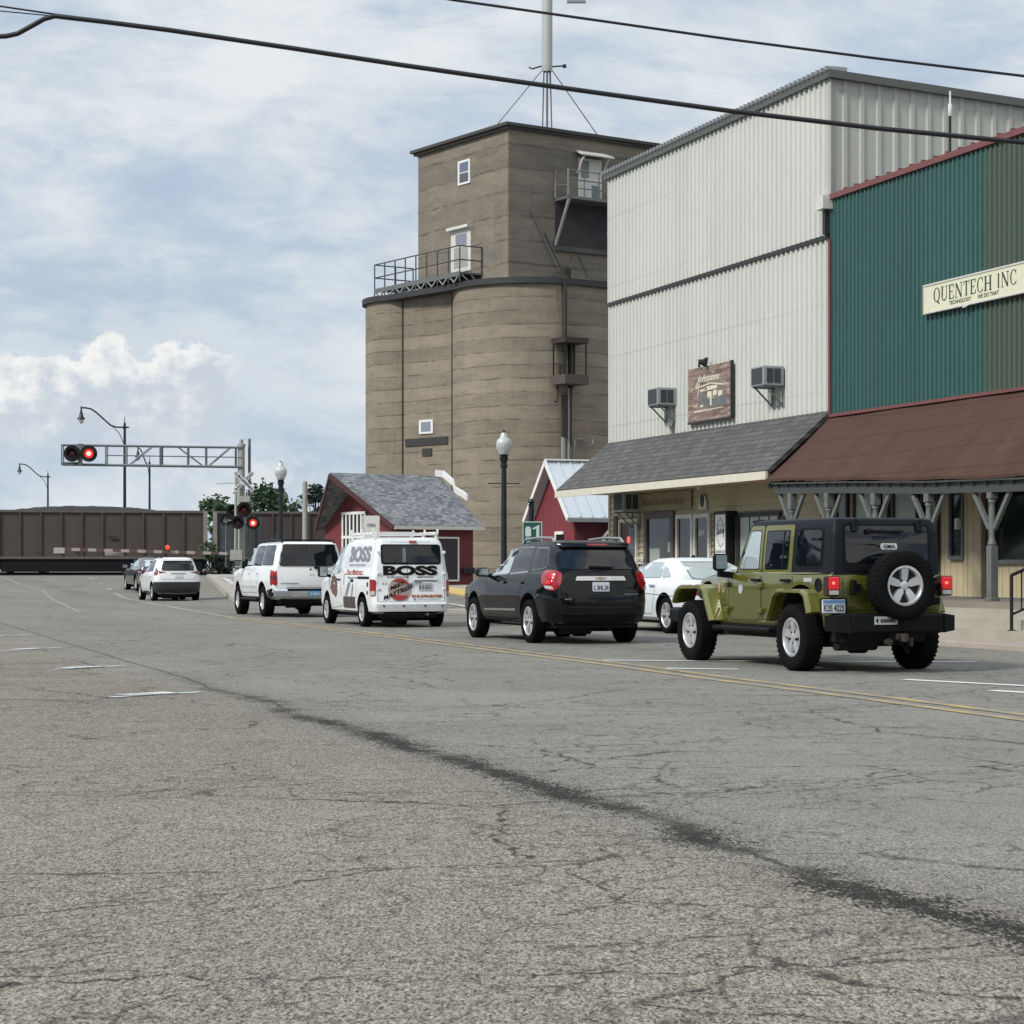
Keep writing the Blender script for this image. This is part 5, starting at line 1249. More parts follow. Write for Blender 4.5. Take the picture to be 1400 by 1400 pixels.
        for p in o.data.polygons: p.use_smooth = True
        o.data.set_sharp_from_angle(angle=math.radians(38))
        return o
def rounded(pts, r, n=4):
    """round the corners of a convex-ish polygon"""
    out = []; N = len(pts)
    for i in range(N):
        p0, p, p1 = V((*pts[i-1], 0)), V((*pts[i], 0)), V((*pts[(i+1) % N], 0))
        rr = r[i] if isinstance(r, (list, tuple)) else r
        a = p+(p0-p).normalized()*min(rr, (p0-p).length*.45); b = p+(p1-p).normalized()*min(rr, (p1-p).length*.45)
        for k in range(n+1):
            u = k/n; q = a*(1-u)**2+p*2*u*(1-u)+b*u*u; out.append((q.x, q.y))
    return out
def rect(x0, x1, z0, z1): return [(x0, z0), (x1, z0), (x1, z1), (x0, z1)]
def patch(mb, body, mode, pts, off=.004, r=.0, skirt=.02, rings=4):
    """a panel that follows the body surface"""
    if r: pts = rounded(pts, r)
    dense = []
    for i in range(len(pts)):
        a, b = pts[i], pts[(i+1) % len(pts)]; d = math.hypot(b[0]-a[0], b[1]-a[1]); n = max(1, int(d/.07))
        for k in range(n): dense.append((lerp(a[0], b[0], k/n), lerp(a[1], b[1], k/n)))
    cx = sum(p[0] for p in dense)/len(dense); cz = sum(p[1] for p in dense)/len(dense)
    R = [[body.P(mode, x, z, off-skirt) for x, z in dense]]
    for k in range(rings): u = 1-k/rings; R.append([body.P(mode, lerp(cx, x, u), lerp(cz, z, u), off) for x, z in dense])
    n = len(dense); mb.loft(R[:2], True, False, False); mb.loft(R[1:], True, False, True)
    o = len(mb.v); last = R[-1]; mb.add(last+[body.P(mode, cx, cz, off)], [(i, (i+1) % n, n) for i in range(n)], True)
def both(body, root, name, matl, pts, off=.004, r=.0, **kw):
    for md in ('L', 'R'):
        m = MB(); patch(m, body, md, pts, off, r, **kw); m.build(name, matl, root)
def body_text(mb, body, mode, txt, a0, a1, z0, z1, off=.010, bold=0, shear=0, rot=0):
    ca, cz = (a0+a1)/2, (z0+z1)/2
    def fn(u, v):
        x, z = lerp(a0, a1, u), lerp(z0, z1, v)
        if rot: dx, dz = abs(x-ca)*(1 if (u > .5) else -1), z-cz; z = z+dx*rot
        return body.P(mode, x, z, off)
    put_text(mb, txt, fn, bold, shear)
TYRE = mat('tyre_rubber', (.007, .007, .0075), .85, 0, .25, 12, spec=.08); ALLOY = mat('silver_alloy', (.62, .62, .62), .34, .65, .06, 8); BRAKE = mat('dark_brake_metal', (.012, .012, .012), .7)  # near-black metal for the discs behind the spokes
CARBLK = mat('black_car_plastic', (.006, .007, .008), .55, 0, .15, 8, spec=.14); TINT = mat('tinted_car_glass', (.004, .006, .009), .02, 0, .1, 2, spec=.65); CLEARG = mat('clear_car_glass', (.50, .57, .58), .03, .45, .15, 2, spec=.8)
REDL = mat('red_tail_lens', (.30, .008, .012), .12, 0, .1, 9, coat=.6); REDON = mat('lit_tail_lens', (.6, .02, .02), .15, emit=(1, .012, .015), es=.16); REDHOT = mat('lit_brake_core', (.9, .2, .1), .2, emit=(1, .25, .2), es=.8)
CLRL = mat('clear_lamp_lens', (.45, .44, .42), .1, 0, .1, 9, coat=.5); CHROME = mat('chrome', (.62, .63, .64), .10, 1.0, .03, 5); PLATE = mat('plate_white', (.56, .60, .63), .4, 0, .1, 20); UNDER = mat('underbody_black', (.008, .008, .008), .85)
def wheel(root, x, y, r, wdt, sg, rim_r, spokes=5, style='spoke', off=.0, tread=.4):
    """a tyre with an alloy rim; sg is the outer side"""
    e = bpy.data.objects.new('wheel', None); COL.objects.link(e); e.parent = root; e.empty_display_size = .1
    c = V((x, y, r)); ax = V((0, sg, 0)); h = wdt/2
    m = MB(); m.lathe([(rim_r-.01, -h*.9), (rim_r+.02, -h), (r-.05, -h*1.02), (r-.015, -h*.86), (r, -h*.6), (r, h*.6), (r-.015, h*.86), (r-.05, h*1.02), (rim_r+.025, h), (rim_r, h*.86), (rim_r-.02, h*.6), (rim_r-.02, -h*.6)], c, ax, 40)
    n = 40
    for k in range(n):                                   # shoulder blocks
        a = 2*math.pi*k/n; d = V((math.cos(a), 0, math.sin(a))); tg = V((-math.sin(a), 0, math.cos(a)))
        for q in (-.72, -.28, .28, .72): m.beam(c+d*(r-.004)+ax*h*(q-.17), c+d*(r-.004)+ax*h*(q+.17), r*.062, .008, d)
    m.build('tyre', TYRE, e)
    m = MB(); R = rim_r
    m.lathe([(R, h*.80), (R+.004, h*.88), (R-.018, h*.90), (R-.03, h*.78), (R-.03, -h*.5), (R, -h*.5)], c, ax, 40)
    m.lathe([(R*.26, h*.45), (R*.26, h*.66), (R*.20, h*.72), (R*.1, h*.74), (0, h*.74)], c, ax, 20)
    for k in range(spokes):
        a = 2*math.pi*(k+off)/spokes+math.pi/2; d = V((math.cos(a), 0, math.sin(a))); tg = V((-math.sin(a), 0, math.cos(a)))
        wi, wo = (R*.17, R*.255) if style == 'spoke' else (R*.08, R*.13)
        for q in ((0,) if style == 'spoke' else (-1, 1)):
            tq = tg*q*R*.13
            ring = []
            for rr, ww, hh in ((R*.2, wi, h*.68), (R*.6, lerp(wi, wo, .6), h*.76), (R*.985, wo, h*.80)):
                p = c+d*rr+tq*(rr/R)*1.5; ring.append([p-tg*ww+ax*(hh-.05), p-tg*ww*.85+ax*hh, p+tg*ww*.85+ax*hh, p+tg*ww+ax*(hh-.05)])
            m.loft(ring, True, True, False)
    m.build('rim', ALLOY, e)
    m = MB(); m.lathe([(R-.03, h*.30), (0, h*.30)], c, ax, 24)
    for k in range(5):
        a = 2*math.pi*(k+.5)/5+math.pi/2; p = c+V((math.cos(a), 0, math.sin(a)))*R*.30; m.lathe([(R*.075, h*.4), (R*.075, h*.70), (0, h*.70)], p, ax, 8)
    m.build('brake_disc', BRAKE, e)
    return e
def wheels(root, wb, tr, r, wdt, rim_r, **kw):
    for x in (0, wb):
        for sg in (1, -1): wheel(root, x, sg*(tr/2), r, wdt, sg, rim_r, **kw)
def place(root, pxL, pyL, ang, tr_half, s_shift=0.0, t_shift=0.0):
    """put the rear left tyre's foot on the pixel where it stands"""
    p = gnd(pxL, pyL); L = V((-math.cos(TH+ang), -math.sin(TH+ang), 0))
    o = p-L*tr_half; root.location = (o.x, o.y, gz(o.x, o.y)); root.rotation_euler = (0, 0, math.pi/2+TH+ang)
def underside(root, x0, x1, w, z0, z1, extra=True):
    m = MB(); m.box((x0, -w, z0), (x1, w, z1))
    m.tube((x0+.1, -.3, z0), (x1-.6, -.3, z0), .05, 8); m.lathe([(0, -.28), (.11, -.26), (.11, .26), (0, .28)], (x0+.25, .25, z0), (0, 1, 0), 12)
    m.tube((0, -w-.1, z0-.02), (0, w+.1, z0-.02), .06, 8); m.lathe([(0, -.16), (.13, -.1), (.13, .1), (0, .16)], (0, 0, z0-.03), (0, 1, 0), 12)
    m.build('chassis', UNDER, root)
def mirror(root, body_paint, x, y, z, w, h, glass=True, rectg=False, d=.13):
    for sg in (1, -1):
        m = MB(); c = V((x, sg*y, z))
        m.rbox((c.x-.02, c.y-w/2, z-h/2), (c.x+d, c.y+w/2, z+h/2), .03)
        m.beam((c.x+.06, c.y-sg*w*.3, z-h*.3), (c.x+.10, c.y-sg*(w/2+.12), z-h*.45), .05, .06); o = m.build('mirror', body_paint, root)
        m = MB(); m.box((c.x-.026, c.y-w/2+.022, z-h/2+.022), (c.x-.021, c.y+w/2-.022, z+h/2-.022)); m.build('mirror_glass', mat('mirror_face', (.30, .33, .33), .05, .9), o)
def handle(root, body, xs, z, matl):
    for x in xs:
        for md in ('L', 'R'):
            m = MB(); patch(m, body, md, rect(x-.11, x+.11, z-.016, z+.016), .035, .012, skirt=.05, rings=2); m.build('door_handle', matl, root)
def seam(mb, body, mode, pts, w=.008, off=.0025):
    P = [body.P(mode, a, z, off) for a, z in pts]
    out = {'L': V((0, 1, 0)), 'R': V((0, -1, 0)), 'B': V((-1, 0, 0)), 'F': V((1, 0, 0))}[mode]
    for p, q in zip(P, P[1:]):
        if (q-p).length > 1e-4: mb.beam(p, q, w, .004, out) if False else mb.add([p+(q-p).normalized().cross(out)*w/2, q+(q-p).normalized().cross(out)*w/2, q-(q-p).normalized().cross(out)*w/2, p-(q-p).normalized().cross(out)*w/2], [(0, 1, 2, 3)])
def dline(pts, n=5):
    out = []
    for a, b in zip(pts, pts[1:]):
        for k in range(n): out.append((lerp(a[0], b[0], k/n), lerp(a[1], b[1], k/n)))
    return out+[pts[-1]]
def plate(root, body, y, z, w=.305, h=.155, text=None, off=.02, top=None, mode='B'):
    m = MB(); patch(m, body, mode, rect(y-w/2, y+w/2, z-h/2, z+h/2), off, .012, skirt=.03, rings=2); p = m.build('licence_plate', PLATE, root)
    if top:
        m = MB(); patch(m, body, mode, rect(y-w/2+.01, y+w/2-.01, z+h*.17, z+h/2-.008), off+.002, 0, skirt=.002, rings=2); m.build('plate_band', top, p)
    if text:
        m = MB(); a, b = (y+w*.43, y-w*.43) if mode == 'B' else (y-w*.43, y+w*.43)
        put_text(m, text, lambda u, v: body.P(mode, lerp(a, b, u), z-h*.36+h*.52*v, off+.004), .02); m.build('plate_lettering', mat('plate_ink', (.03, .035, .05), .5), p)
    return p
def paint(name, c, metal=0.0, rough=.28, coat=1.0, flake=0.0, dirtk=.30, spec=.5):
    m, t, b = newmat(name); o = t.obj(); n = t.noise(o, 1.6, 4); f = t.noise(o, 420, 2)
    dirt = t.sep(o)[2].ss(.95, .25)*t.noise(o, 3.5, 6, .7).ss(.35, .75)*dirtk
    col = t.scalec(c, (n*.08+.96)*(f*flake*2+1-flake)); col = t.mix(dirt, col, (.16, .145, .12))
    t.link(col, b.inputs['Base Color']); b.inputs['Metallic'].default_value = metal; t.link(dirt*.6+rough, b.inputs['Roughness'])
    b.inputs['Coat Weight'].default_value = coat; b.inputs['Coat Roughness'].default_value = .035; b.inputs['Specular IOR Level'].default_value = spec; bump(t, b, t.noise(o, 2.4, 2), .03, .02)
    return m
PGREEN = paint('olive_green_paint', (.118, .120, .014), .35, .34, .9, .15); PGREEN2 = paint('light_olive_paint', (.155, .155, .026), .3, .4, .8, .12)
PBLACK = paint('glossy_black_paint', (.004, .0043, .005), 0, .08, .8, dirtk=.04, spec=.0); PWHITE = paint('glossy_white_paint', (.78, .79, .78), 0, .35, .8); PGREY = paint('dark_grey_metallic_paint', (.055, .052, .046), .5, .32, 1.0, .1)
PWHITE2 = paint('cool_white_paint', (.74, .77, .79), 0, .3, 1.0); HTOP = mat('charcoal_hardtop', (.008, .0105, .014), .5, 0, .1, 6, .12, 220, spec=.16); SEAMM = mat('panel_gap', (.012, .012, .012), .8); SILV = mat('silver_trim', (.40, .41, .41), .25, .8, .05, 6)
ILB = mat('plate_blue_band', (.10, .22, .42), .4, 0, .25, 20)
Q = 'cars waiting in line at the crossing'

# ================================================================== olive off-road car
def green_car():
    r = thing('off_road_car', 'olive green boxy off road car with black hardtop and rear spare wheel', 'car', (0, 0, 0)); wb = 2.95
    B = Body([dict(z=.50, xr=-.68, xf=3.36, w=.75, cr=.06, cf=.12, tf=.20, br=.01), dict(z=.55, xr=-.72, xf=3.42, w=.775, cr=.06, cf=.14, tf=.20, br=.015),
              dict(z=.95, xr=-.725, xf=3.44, w=.785, cr=.06, cf=.14, tf=.20, br=.015), dict(z=[(-.7, 1.14), (1.9, 1.145), (2.1, 1.13), (3.4, 1.05)], xr=-.72, xf=3.42, w=.782, cr=.06, cf=.14, tf=.20, br=.015),
              dict(z=[(-.7, 1.165), (1.9, 1.17), (2.2, 1.17), (3.3, 1.09)], xr=-.71, xf=3.38, w=.765, cr=.06, cf=.14, tf=.20, br=.015), dict(z=[(-.7, 1.168), (1.9, 1.172), (2.2, 1.215), (3.2, 1.13)], xr=-.66, xf=3.25, w=.62, cr=.06, cf=.12, tf=.14, br=.015)])
    b = B.build(PGREEN, UNDER, r, [(0, .50, .54, .42), (wb, .50, .56, .36)])
    m = MB()
    for md in ('L', 'R'):
        seam(m, B, md, dline([(1.06, 1.14), (1.06, .70), (1.10, .60), (1.2, .575), (1.9, .575), (1.98, .62), (2.0, 1.14)])); seam(m, B, md, dline([(1.03, 1.14), (1.03, .60), (.70, .58), (.56, .78)])); seam(m, B, md, dline([(.21, 1.14), (.21, 1.02)]))
    seam(m, B, 'B', dline([(.585, 1.15), (.585, .74), (-.60, .74), (-.60, 1.15)])); m.build('panel_seam', SEAMM, b)
    # hardtop
    G = Body([dict(z=1.166, xr=-.725, xf=1.95, w=.762, cr=.07, cf=.10, tf=.02, br=.015, bf=.04), dict(z=1.26, xr=-.722, xf=1.90, w=.758, cr=.07, cf=.10, tf=.02, br=.015, bf=.04), dict(z=1.60, xr=-.70, xf=1.70, w=.728, cr=.07, cf=.1, tf=.02, br=.015, bf=.04),
              dict(z=1.77, xr=-.68, xf=1.60, w=.708, cr=.07, cf=.1, tf=.02, br=.015, bf=.04), dict(z=1.815, xr=-.655, xf=1.54, w=.682, cr=.07, cf=.1, tf=.02, br=.015, bf=.04), dict(z=1.835, xr=-.60, xf=1.46, w=.62, cr=.07, cf=.1, tf=.02, br=.015)])
    g = G.build(HTOP, UNDER, r, name='hardtop')
    for md in ('L', 'R'):
        m = MB(); patch(m, G, md, [(-.70, 1.168), (1.90, 1.168), (1.90, 1.182), (-.70, 1.182)], .012, 0, skirt=.02, rings=2); m.build('belt_moulding', mat('pale_belt_strip', (.36, .36, .24), .4), r)
        for fr, gl in (([(1.065, 1.17), (1.80, 1.17), (1.455, 1.765), (1.065, 1.765)], [(1.13, 1.215), (1.71, 1.215), (1.43, 1.71), (1.13, 1.71)]), ([(.24, 1.17), (1.03, 1.17), (1.03, 1.765), (.24, 1.765)], [(.33, 1.215), (.97, 1.215), (.97, 1.70), (.33, 1.70)])):
            m = MB(); patch(m, G, md, fr, .010, .05); f = m.build('door_frame', PGREEN2, r)
            m = MB(); patch(m, G, md, gl, .0125, .04); m.build('window_seal', CARBLK, f)
            m = MB(); patch(m, G, md, [(lerp(sum(p[0] for p in gl)/4, x, .95), lerp(1.457, z, .95)) for x, z in gl], .015, .04); m.build('side_window', CLEARG if fr[1][0] > 1.5 else TINT, f)
        m = MB(); m.beam(G.P(md, .48, 1.22, .017), G.P(md, .48, 1.69, .017), .03, .006, (0, 1, 0)); m.build('window_bar', CARBLK, r)
        m = MB(); patch(m, G, md, rect(-.47, .17, 1.235, 1.715), .006, .09); f = m.build('rear_side_frame', CARBLK, r)
        m = MB(); patch(m, G, md, rect(-.44, .14, 1.265, 1.69), .010, .08); m.build('rear_side_window', TINT, f)
    m = MB(); patch(m, G, 'B', rect(-.575, .575, 1.20, 1.755), .010, .05); m.build('rear_frame', CARBLK, r)
    m = MB(); patch(m, G, 'B', rect(-.55, .55, 1.30, 1.735), .016, .05); rw = m.build('rear_window', TINT, r)
    m = MB()
    for y in (.43, -.43):
        m.rbox((-.74, y-.035, 1.66), (-.69, y+.035, 1.82), .012)
    m.split('window_hinge', HTOP, r)
    m = MB(); m.beam(G.P('B', .25, 1.67, .05), G.P('B', -.20, 1.665, .05), .03, .03); m.rbox((-.77, .22, 1.64), (-.70, .28, 1.70), .01); m.build('wiper', CARBLK, r)
    m = MB(); m.rbox((-.80, .02, 1.325), (-.715, .23, 1.375), .015); m.build('stop_lamp', CARBLK, r)
    m = MB(); patch(m, G, 'B', rounded(rect(-.13, .09, 1.455, 1.53), .03), .024, 0, rings=2); st = m.build('sticker', mat('white_sticker', (.55, .56, .56), .4), rw)
    m = MB(); body_text(m, G, 'B', 'GMA', .06, -.10, 1.47, 1.515, .030, .02); m.build('sticker_lettering', CARBLK, st)
    m = MB(); patch(m, G, 'F', [(-.62, 1.22), (.62, 1.22), (.58, 1.70), (-.58, 1.70)], .008, .05); m.build('windshield', CLEARG, r)
    m = MB(); m.rbox((1.45, -.63, 1.80), (1.62, .63, 1.85), .02); m.build('roof_front', HTOP, r)
    # flares
    def flare(path, yi, yo, lip, wx=0):
        for sg in (1, -1):
            rings = []
            for i, (x, z) in enumerate(path):
                x2, z2 = path[min(i+1, len(path)-1)]; x1, z1 = path[max(0, i-1)]; n = V((x-wx, 0, z-.40)).normalized()
                c = V((x, 0, z)); rings.append([c+V((0, sg*yi, 0)), c+V((0, sg*(yo-.05), 0))+V((0,0,0)), c+V((0, sg*yo, 0))-n*.025, c+V((0, sg*yo, 0))-n*lip, c+V((0, sg*(yo-.05), 0))-n*(lip+.01), c+V((0, sg*yi, 0))-n*.03])
            m = MB(); m.loft(rings, True, True, False); m.build('fender_flare', PGREEN2, r)
    flare([(.66, .60), (.55, .78), (.46, .93), (.36, .985), (-.30, .985), (-.40, .94), (-.50, .72)], .76, .935, .05)
    flare([(wb-.74, .56), (wb-.60, .80), (wb-.50, .97), (wb-.40, 1.02), (wb+.30, 1.01), (wb+.42, .95), (wb+.52, .80)], .60, .935, .06, wb)
    m = MB()
    for sg in (1, -1): m.rbox((.62, sg*.72, .44), (2.25, sg*.90, .50), .02); m.box((.6, sg*.70, .49), (2.2, sg*.78, .53)); m.box((.9, sg*.74, .502), (1.15, sg*.86, .508)); m.box((1.5, sg*.74, .502), (1.75, sg*.86, .508))
    m.build('side_step', CARBLK, r)
    m = MB(); m.rbox((-.99, -.62, .47), (-.73, .62, .705), .03)
    for sg in (1, -1): m.loft([[V((-.985+k*.03, sg*(.62+.19*k/2.2), .475+k*.012)), V((-.74, sg*(.62+.22*k/2.0), .475+k*.012)), V((-.74, sg*(.62+.22*k/2.0), .70-k*.012)), V((-.985+k*.03, sg*(.62+.19*k/2.2), .70-k*.012))] for k in (0, 1, 2)], True, True, False)
    bp = m.build('rear_bumper', CARBLK, r)
    m = MB(); m.box((-1.0, .02, .575), (-.99, .32, .67)); st = m.build('bumper_sticker', mat('pale_bumper_sticker', (.42, .43, .42), .5, 0, .3, 30), bp)
    m = MB(); 
    for k in range(9): m.box((-1.004, .055+k*.022, .60), (-1.0005, .068+k*.022, .64))
    m.prism([(-1.004, .31, .62), (-1.004, .28, .655), (-1.004, .28, .59)], (.003, 0, 0)); m.build('sticker_mark', CARBLK, st)
    m = MB(); m.box((-1.02, -.10, .40), (-.7, .02, .47)); m.lathe([(0, -.05), (.05, -.04), (.05, .04), (0, .05)], (-1.06, -.04, .42), (0, 0, 1), 10); m.box((-1.05, -.16, .32), (-.98, -.12, .42)); m.tube((-.9, .12, .37), (-1.0, .12, .37), .04, 10); m.build('tow_hitch', RUST, r)
    # tail lamps, plate
    for y in (.755, -.755):
        m = MB(); m.rbox((-.81, y-.085, .905), (-.70, y+.085, 1.145), .015); l = m.build('tail_lamp', mat('dark_lamp_housing', (.04, .01, .012), .4), r)
        m = MB(); m.rbox((-.822, y-.07, .985), (-.80, y+.07, 1.13), .008); m.build('red_lens', REDON, l)
        m = MB(); m.rbox((-.828, y-.01, 1.045), (-.82, y+.03, 1.075), .005); m.build('brake_glow', REDHOT, l)
        m = MB(); m.box((-.820, y-.06, .925), (-.808, y+.06, .975)); m.build('reverse_lens', CLRL, l)
    m = MB(); m.rbox((-.79, .59, .705), (-.77, .895, .87), .008); pl = m.build('licence_plate', PLATE, r)
    m = MB(); m.box((-.794, .60, .825), (-.7905, .885, .862)); m.build('plate_band', ILB, pl)
    m = MB(); put_text(m, 'K35 4225', lambda u, v: (-.795, lerp(.875, .61, u), lerp(.73, .81, v)), .02); m.build('plate_lettering', mat('plate_ink', (.03, .04, .06), .5), pl)
    m = MB(); m.box((-.775, .56, .70), (-.74, .90, .885)); m.build('plate_bracket', CARBLK, r)
    # spare wheel, tailgate handle, hinges, fuel cap
    sp = wheel(r, 0, 0, .405, .255, 1, .232); sp.name = 'spare_wheel'; sp.rotation_euler = (0, 0, math.pi/2)
    for ch in sp.children: pass
    sp.location = (-.985, -.03, 1.03-.405)
    m = MB(); m.lathe([(.16, -.25), (.10, 0)], (-.95, -.03, 1.03), (-1, 0, 0), 14); m.box((-.86, -.6, .93), (-.73, -.05, .98)); m.box((-.86, -.6, 1.08), (-.73, -.05, 1.12)); m.build('spare_carrier', CARBLK, r)
    m = MB(); m.rbox((-.78, .43, .92), (-.72, .50, 1.10), .015); m.box((-.77, .37, .95), (-.735, .44, 1.05)); m.build('tailgate_handle', CARBLK, r)
    m = MB(); m.rbox((-.765, -.70, .80), (-.72, -.50, .88), .012); m.rbox((-.765, -.70, 1.0), (-.72, -.50, 1.06), .012); m.split('tailgate_hinge', CARBLK, r)
    m = MB(); m.lathe([(.085, 0), (.08, .012), (.06, .006), (0, .004)], B.P('L', -.43, 1.035, 0), (0, 1, 0), 16); m.build('fuel_cap', CARBLK, r)
    handle(r, B, (1.16, .36), 1.085, CARBLK)
    m = MB()
    for sg in (1, -1):
        for x in (1.02, 2.0):
            for z in (.70, 1.02): m.rbox((x-.06, sg*.775, z-.035), (x+.05, sg*.83, z+.035), .01)
    m.split('door_hinge', PGREEN, r)
    for y in (1,):
        m = MB(); m.rbox((1.83, .86, 1.20), (1.92, 1.05, 1.42), .03); m.rbox((1.83, -1.05, 1.20), (1.92, -.86, 1.42), .03); m.beam((1.88, .76, 1.14), (1.88, .95, 1.16), .06, .08); m.beam((1.88, -.76, 1.14), (1.88, -.95, 1.16), .06, .08); m.beam((1.88, .95, 1.12), (1.88, .95, 1.21), .06, .06); m.beam((1.88, -.95, 1.12), (1.88, -.95, 1.21), .06, .06); o = m.build('mirror', CARBLK, r)
        m = MB(); 
        for sg in (1, -1): m.box((1.824, sg*.88, 1.22), (1.829, sg*1.03, 1.40))
        m.split('mirror_glass', mat('mirror_face', (.30, .33, .33), .05, .9), o)
    for x, z, rr, mt in ((2.17, 1.0, (.055, .085), 'cream_decal'), (1.62, .965, (.06, .06), 'silver_decal'), (2.17, .83, (.05, .02), 'dark_decal')):
        m = MB(); patch(m, B, 'L', [(x+rr[0]*math.cos(k*math.pi/8), z+rr[1]*math.sin(k*math.pi/8)) for k in range(16)], .006, 0, rings=2); d = m.build('decal', mat(mt, {'cream_decal': (.42, .36, .22), 'silver_decal': (.40, .42, .42), 'dark_decal': (.05, .055, .03)}[mt], .5), r)
        if mt == 'cream_decal':
            m = MB(); patch(m, B, 'L', [(x+.03*math.cos(k*math.pi/8), z+.055*math.sin(k*math.pi/8)) for k in range(16)], .010, 0, rings=2); m.build('decal_centre', PGREEN, d)
    m = MB(); patch(m, B, 'L', [(2.42, 1.04), (2.30, 1.04), (2.32, .92), (2.36, .90)], .006, 0, rings=2); m.build('decal', mat('pink_decal', (.45, .25, .2), .5), r)
    m = MB(); patch(m, B, 'L', rect(-.28, -.08, 1.07, 1.12), .008, .01, rings=2); m.build('badge', mat('silver_decal'), r)
    m = MB(); patch(m, B, 'L', rect(2.08, 2.28, .73, .77), .006, 0, rings=2); m.build('badge', mat('dark_decal'), r)
    m = MB(); m.rbox((3.40, -.85, .50), (3.75, .85, .70), .04); m.build('front_bumper', CARBLK, r)
    m = MB()
    for y in (.46, -.46): m.lathe([(.10, .0), (.09, .03), (0, .04)], (3.42, y, .90), (1, 0, 0), 16)
    m.split('headlight', CLRL, r)
    m = MB(); m.tube((2.45, -.70, 1.15), (2.3, -.72, 1.95), .006, 5); m.build('antenna', CARBLK, r)
    wheels(r, wb, 1.57, .405, .255, .232); underside(r, -.65, 3.3, .55, .36, .52); m = MB(); m.box((-.75, -.5, .40), (-.1, .5, .6)); m.build('fuel_tank', UNDER, r)
    return r
jp = green_car(); place(jp, 1093, 917, 0, .785)

# ================================================================== generic shapes
def levels(R, FX, W, z0, zs, zb, zr, cowl, rfx, rrx, wr, zh, cr=.28, cf=.40, br=.07, wb_=.06, deck=None, gx=None, slope=.03, zlow=None):
    """zs shoulder, zb belt, zr roof, zh bonnet front edge; rrx tail edge of the roof, gx tail of the glass base"""
    gx = -R+.10 if gx is None else gx; zlow = z0 if zlow is None else zlow
    hood = lambda zt, k=0.0: [(-R, zt+slope), (cowl-.25, zt+k), (cowl+.15, zt+k+.0), (FX, zh)]
    return [dict(z=z0, xr=-R+.22, xf=FX-.20, w=W-.14, cr=cr*.7, cf=cf, br=br), dict(z=z0+.06, xr=-R+.07, xf=FX-.06, w=W-.05, cr=cr, cf=cf, br=br), dict(z=z0+.20, xr=-R+.01, xf=FX, w=W-.015, cr=cr, cf=cf, br=br),
            dict(z=lerp(z0, zs, .62), xr=-R, xf=FX, w=W, cr=cr, cf=cf, br=br), dict(z=hood(zs), xr=-R+.02, xf=FX-.05, w=W-.005, cr=cr, cf=cf, br=br),
            dict(z=hood(zb-.03), xr=-R+.06, xf=FX-.16, w=W-.045, cr=cr, cf=cf, br=br) if deck is None else dict(z=[(-R, deck), (gx, zb-.02), (cowl, zb-.02), (FX, zh+.03)], xr=-R+.06, xf=FX-.16, w=W-.05, cr=cr, cf=cf, br=br),
            dict(z=[(-R, zb+slope), (cowl, zb+.02)] if deck is None else [(gx, zb), (cowl, zb+.02)], xr=gx, xf=cowl, w=W-.10, cr=cr*.9, cf=cf*.8, br=br, bf=.20),
            dict(z=lerp(zb, zr, .55), xr=lerp(gx, rrx, .50), xf=lerp(cowl, rfx, .52), w=lerp(W-.10, wr, .48), cr=cr*.8, cf=cf*.7, br=br, bf=.18),
            dict(z=zr-.055, xr=rrx, xf=rfx, w=wr, cr=cr*.7, cf=cf*.6, br=br, bf=.15), dict(z=zr-.02, xr=rrx+.05, xf=rfx-.12, w=wr-.06, cr=cr*.7, cf=cf*.6, br=br, bf=.12), dict(z=zr, xr=rrx+.25, xf=rfx-.4, w=wr-.22, cr=cr*.6, cf=cf*.5, br=br, bf=.1)]
def glazing(B, r, wins, rear, front, tint=TINT, front_tint=CLEARG, rcorner=.05, chrome=None):
    for i, w in enumerate(wins):
        for md in ('L', 'R'):
            cx = sum(p[0] for p in w)/len(w); cz = sum(p[1] for p in w)/len(w)
            m = MB(); patch(m, B, md, [(cx+(x-cx)*1.04, cz+(z-cz)*1.08) for x, z in w], .005, rcorner*1.2); f = m.build('window_frame', chrome or CARBLK, r)
            m = MB(); patch(m, B, md, w, .009, rcorner); m.build('side_window', front_tint if i == 0 else tint, f)
    m = MB(); patch(m, B, 'B', [(y*1.03, z+(.012 if k > 1 else -.012)) for k, (y, z) in enumerate(rear)], .006, rcorner*1.6); f = m.build('rear_window_seal', CARBLK, r)
    m = MB(); patch(m, B, 'B', rear, .010, rcorner*1.6, rings=6); m.build('rear_window', tint, f)
    m = MB(); patch(m, B, 'F', front, .008, .08, rings=6); m.build('windshield', CLEARG, r)
def lamps(B, r, q0, q1, shape, matl=REDL, parts=()):
    for sg in (1, -1):
        m = MB(); patch(m, B, 'W', [(sg*lerp(q0, q1, a), z) for a, z in shape], .012, .05, rings=4); l = m.build('tail_lamp', matl, r)
        for nm, mt, q in parts:
            m = MB(); patch(m, B, 'W', [(sg*lerp(q0, q1, a), z) for a, z in q], .018, .03, rings=2); m.build(nm, mt, l)
def headlights(B, r, z, W):
    for sg in (1, -1):
        m = MB(); patch(m, B, 'F', [(sg*y, zz) for y, zz in ((W-.32, z-.06), (W-.62, z-.05), (W-.62, z+.06), (W-.36, z+.07))], .01, .02); m.build('headlight', CLRL, r)
def rails(B, r, x0, x1, y, z0, matl, h=.055):
    for sg in (1, -1):
        m = MB(); m.path([(x0, sg*y, z0-.02), (x0+.12, sg*y, z0+h), ((x0+x1)/2, sg*y*.985, z0+h+.015), (x1-.15, sg*y*.96, z0+h-.01), (x1, sg*y*.95, z0-.05)], .022, 8)
        m.build('roof_rail', matl, r)

